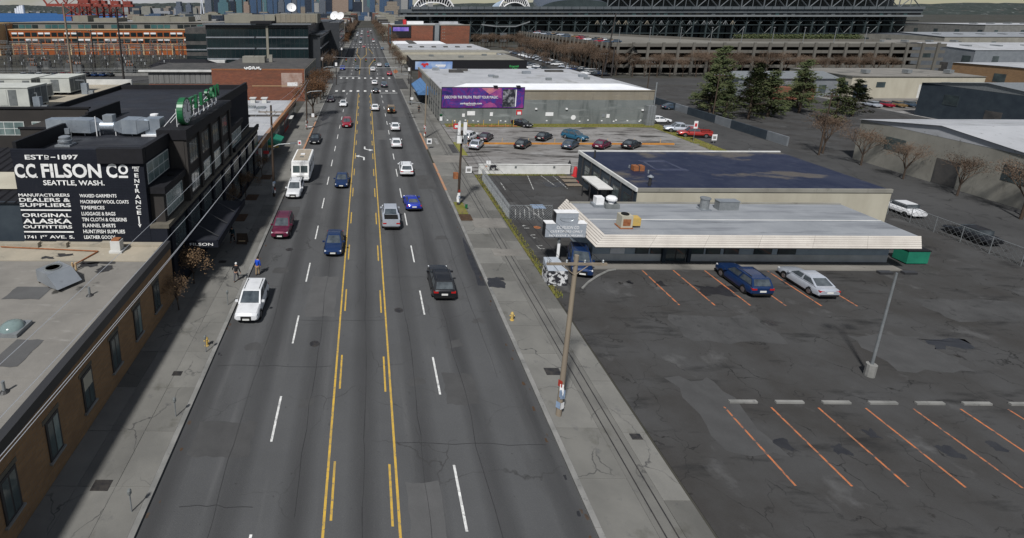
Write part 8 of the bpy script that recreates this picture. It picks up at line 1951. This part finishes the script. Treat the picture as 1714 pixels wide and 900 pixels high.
for (x, y, a) in ((-13.3, 21.5, .45), (-12.4, 30.0, .3), (12.6, 30.5, .5), (12.2, 43.0, .35), (-13.6, 46, .35), (15.4, 25, .3)):
    structure('service_lid', B(x - a, x + a, y - a * .7, y + a * .7, .1, .1475), 'steel_rail')
for i in range(14):
    x = 23.4 + (i % 8) * 2.85 + rs.uniform(-.4, .4); y = (24.5 if i < 8 else 41.8) + rs.uniform(-1, 1); s = rs.uniform(.25, .6)
    blob('oil_stain', [(x - s, y - s * .7), (x + s, y - s), (x + s * .8, y + s), (x - s * .9, y + s * .6)], 'wet_and_shade', .0315, None, .12)
for i in range(70):   # scraps of litter and leaf fall along the kerbs
    sd_ = rs.choice((-1, 1)); x = (KL + rs.uniform(.05, .5)) if sd_ < 0 else (KR - rs.uniform(.05, .5)); y = rs.uniform(12, 75); s = rs.uniform(.03, .08)
    blob('leaf_litter', [(x - s, y - s * 2), (x + s, y - s * 2), (x + s, y + s * 2), (x - s, y + s * 2)], rs.choice(['soil', 'soil', 'bark', 'wet_and_shade']), .0088, road, .03, 2)

# ================================================================== buildings lining the far end of the avenue
rs = random.Random(52)
FM = ['red_brick', 'pale_wall', 'beige_box', 'tower_tan', 'slate_wall', 'tower_grey', 'brown_paint']
FN = dict(red_brick='red brick', pale_wall='pale stone', beige_box='cream', tower_tan='tan', slate_wall='slate', tower_grey='grey', brown_paint='brown')
for side in (-1, 1):
    y = 440 if side < 0 else 520; k = 0
    while y < 1250:
        dp = rs.uniform(26, 48); wd = rs.uniform(22, 40); h = rs.uniform(8, 15) + (y - 440) * .006; m = rs.choice(FM); x0 = 16.5 if side > 0 else -16.5 - wd
        t = thing('street_building', ('%s %s building on the %s side of the far avenue' % (ORD[min(k, 13)], FN[m], 'right' if side > 0 else 'left')), 'building', (x0 + wd / 2, y + dp / 2, 0), group='buildings lining the far avenue')
        B(x0, x0 + wd, y, y + dp - 1, 0, h).build('wall', m, t); B(x0 + .4, x0 + wd - .4, y + .4, y + dp - 1.4, h, h + .3).build('roof', rs.choice(['grey_roof', 'white_roof', 'shop_dark']), t); B(x0 + wd * .3, x0 + wd * .6, y + dp * .4, y + dp * .6, h + .3, h + 2.5).build('roof_block', 'beige_box', t)
        for r_ in range(int(h / 4)):
            for c_ in range(int(wd / 4)): B(x0 + 1 + c_ * 4, x0 + 3 + c_ * 4, y - .1, y - .002, 1.2 + r_ * 3.8, 3.4 + r_ * 3.8).build('window', 'office_glass', t)
        if k < 9: tree(f'bare{k % 3}', side * 13.6, y + 6, rs.uniform(0, 6), 1.3, 'bare brown tree lining the far avenue', 'bare_tree', 'bare trees lining the far avenue')
        y += dp; k += 1
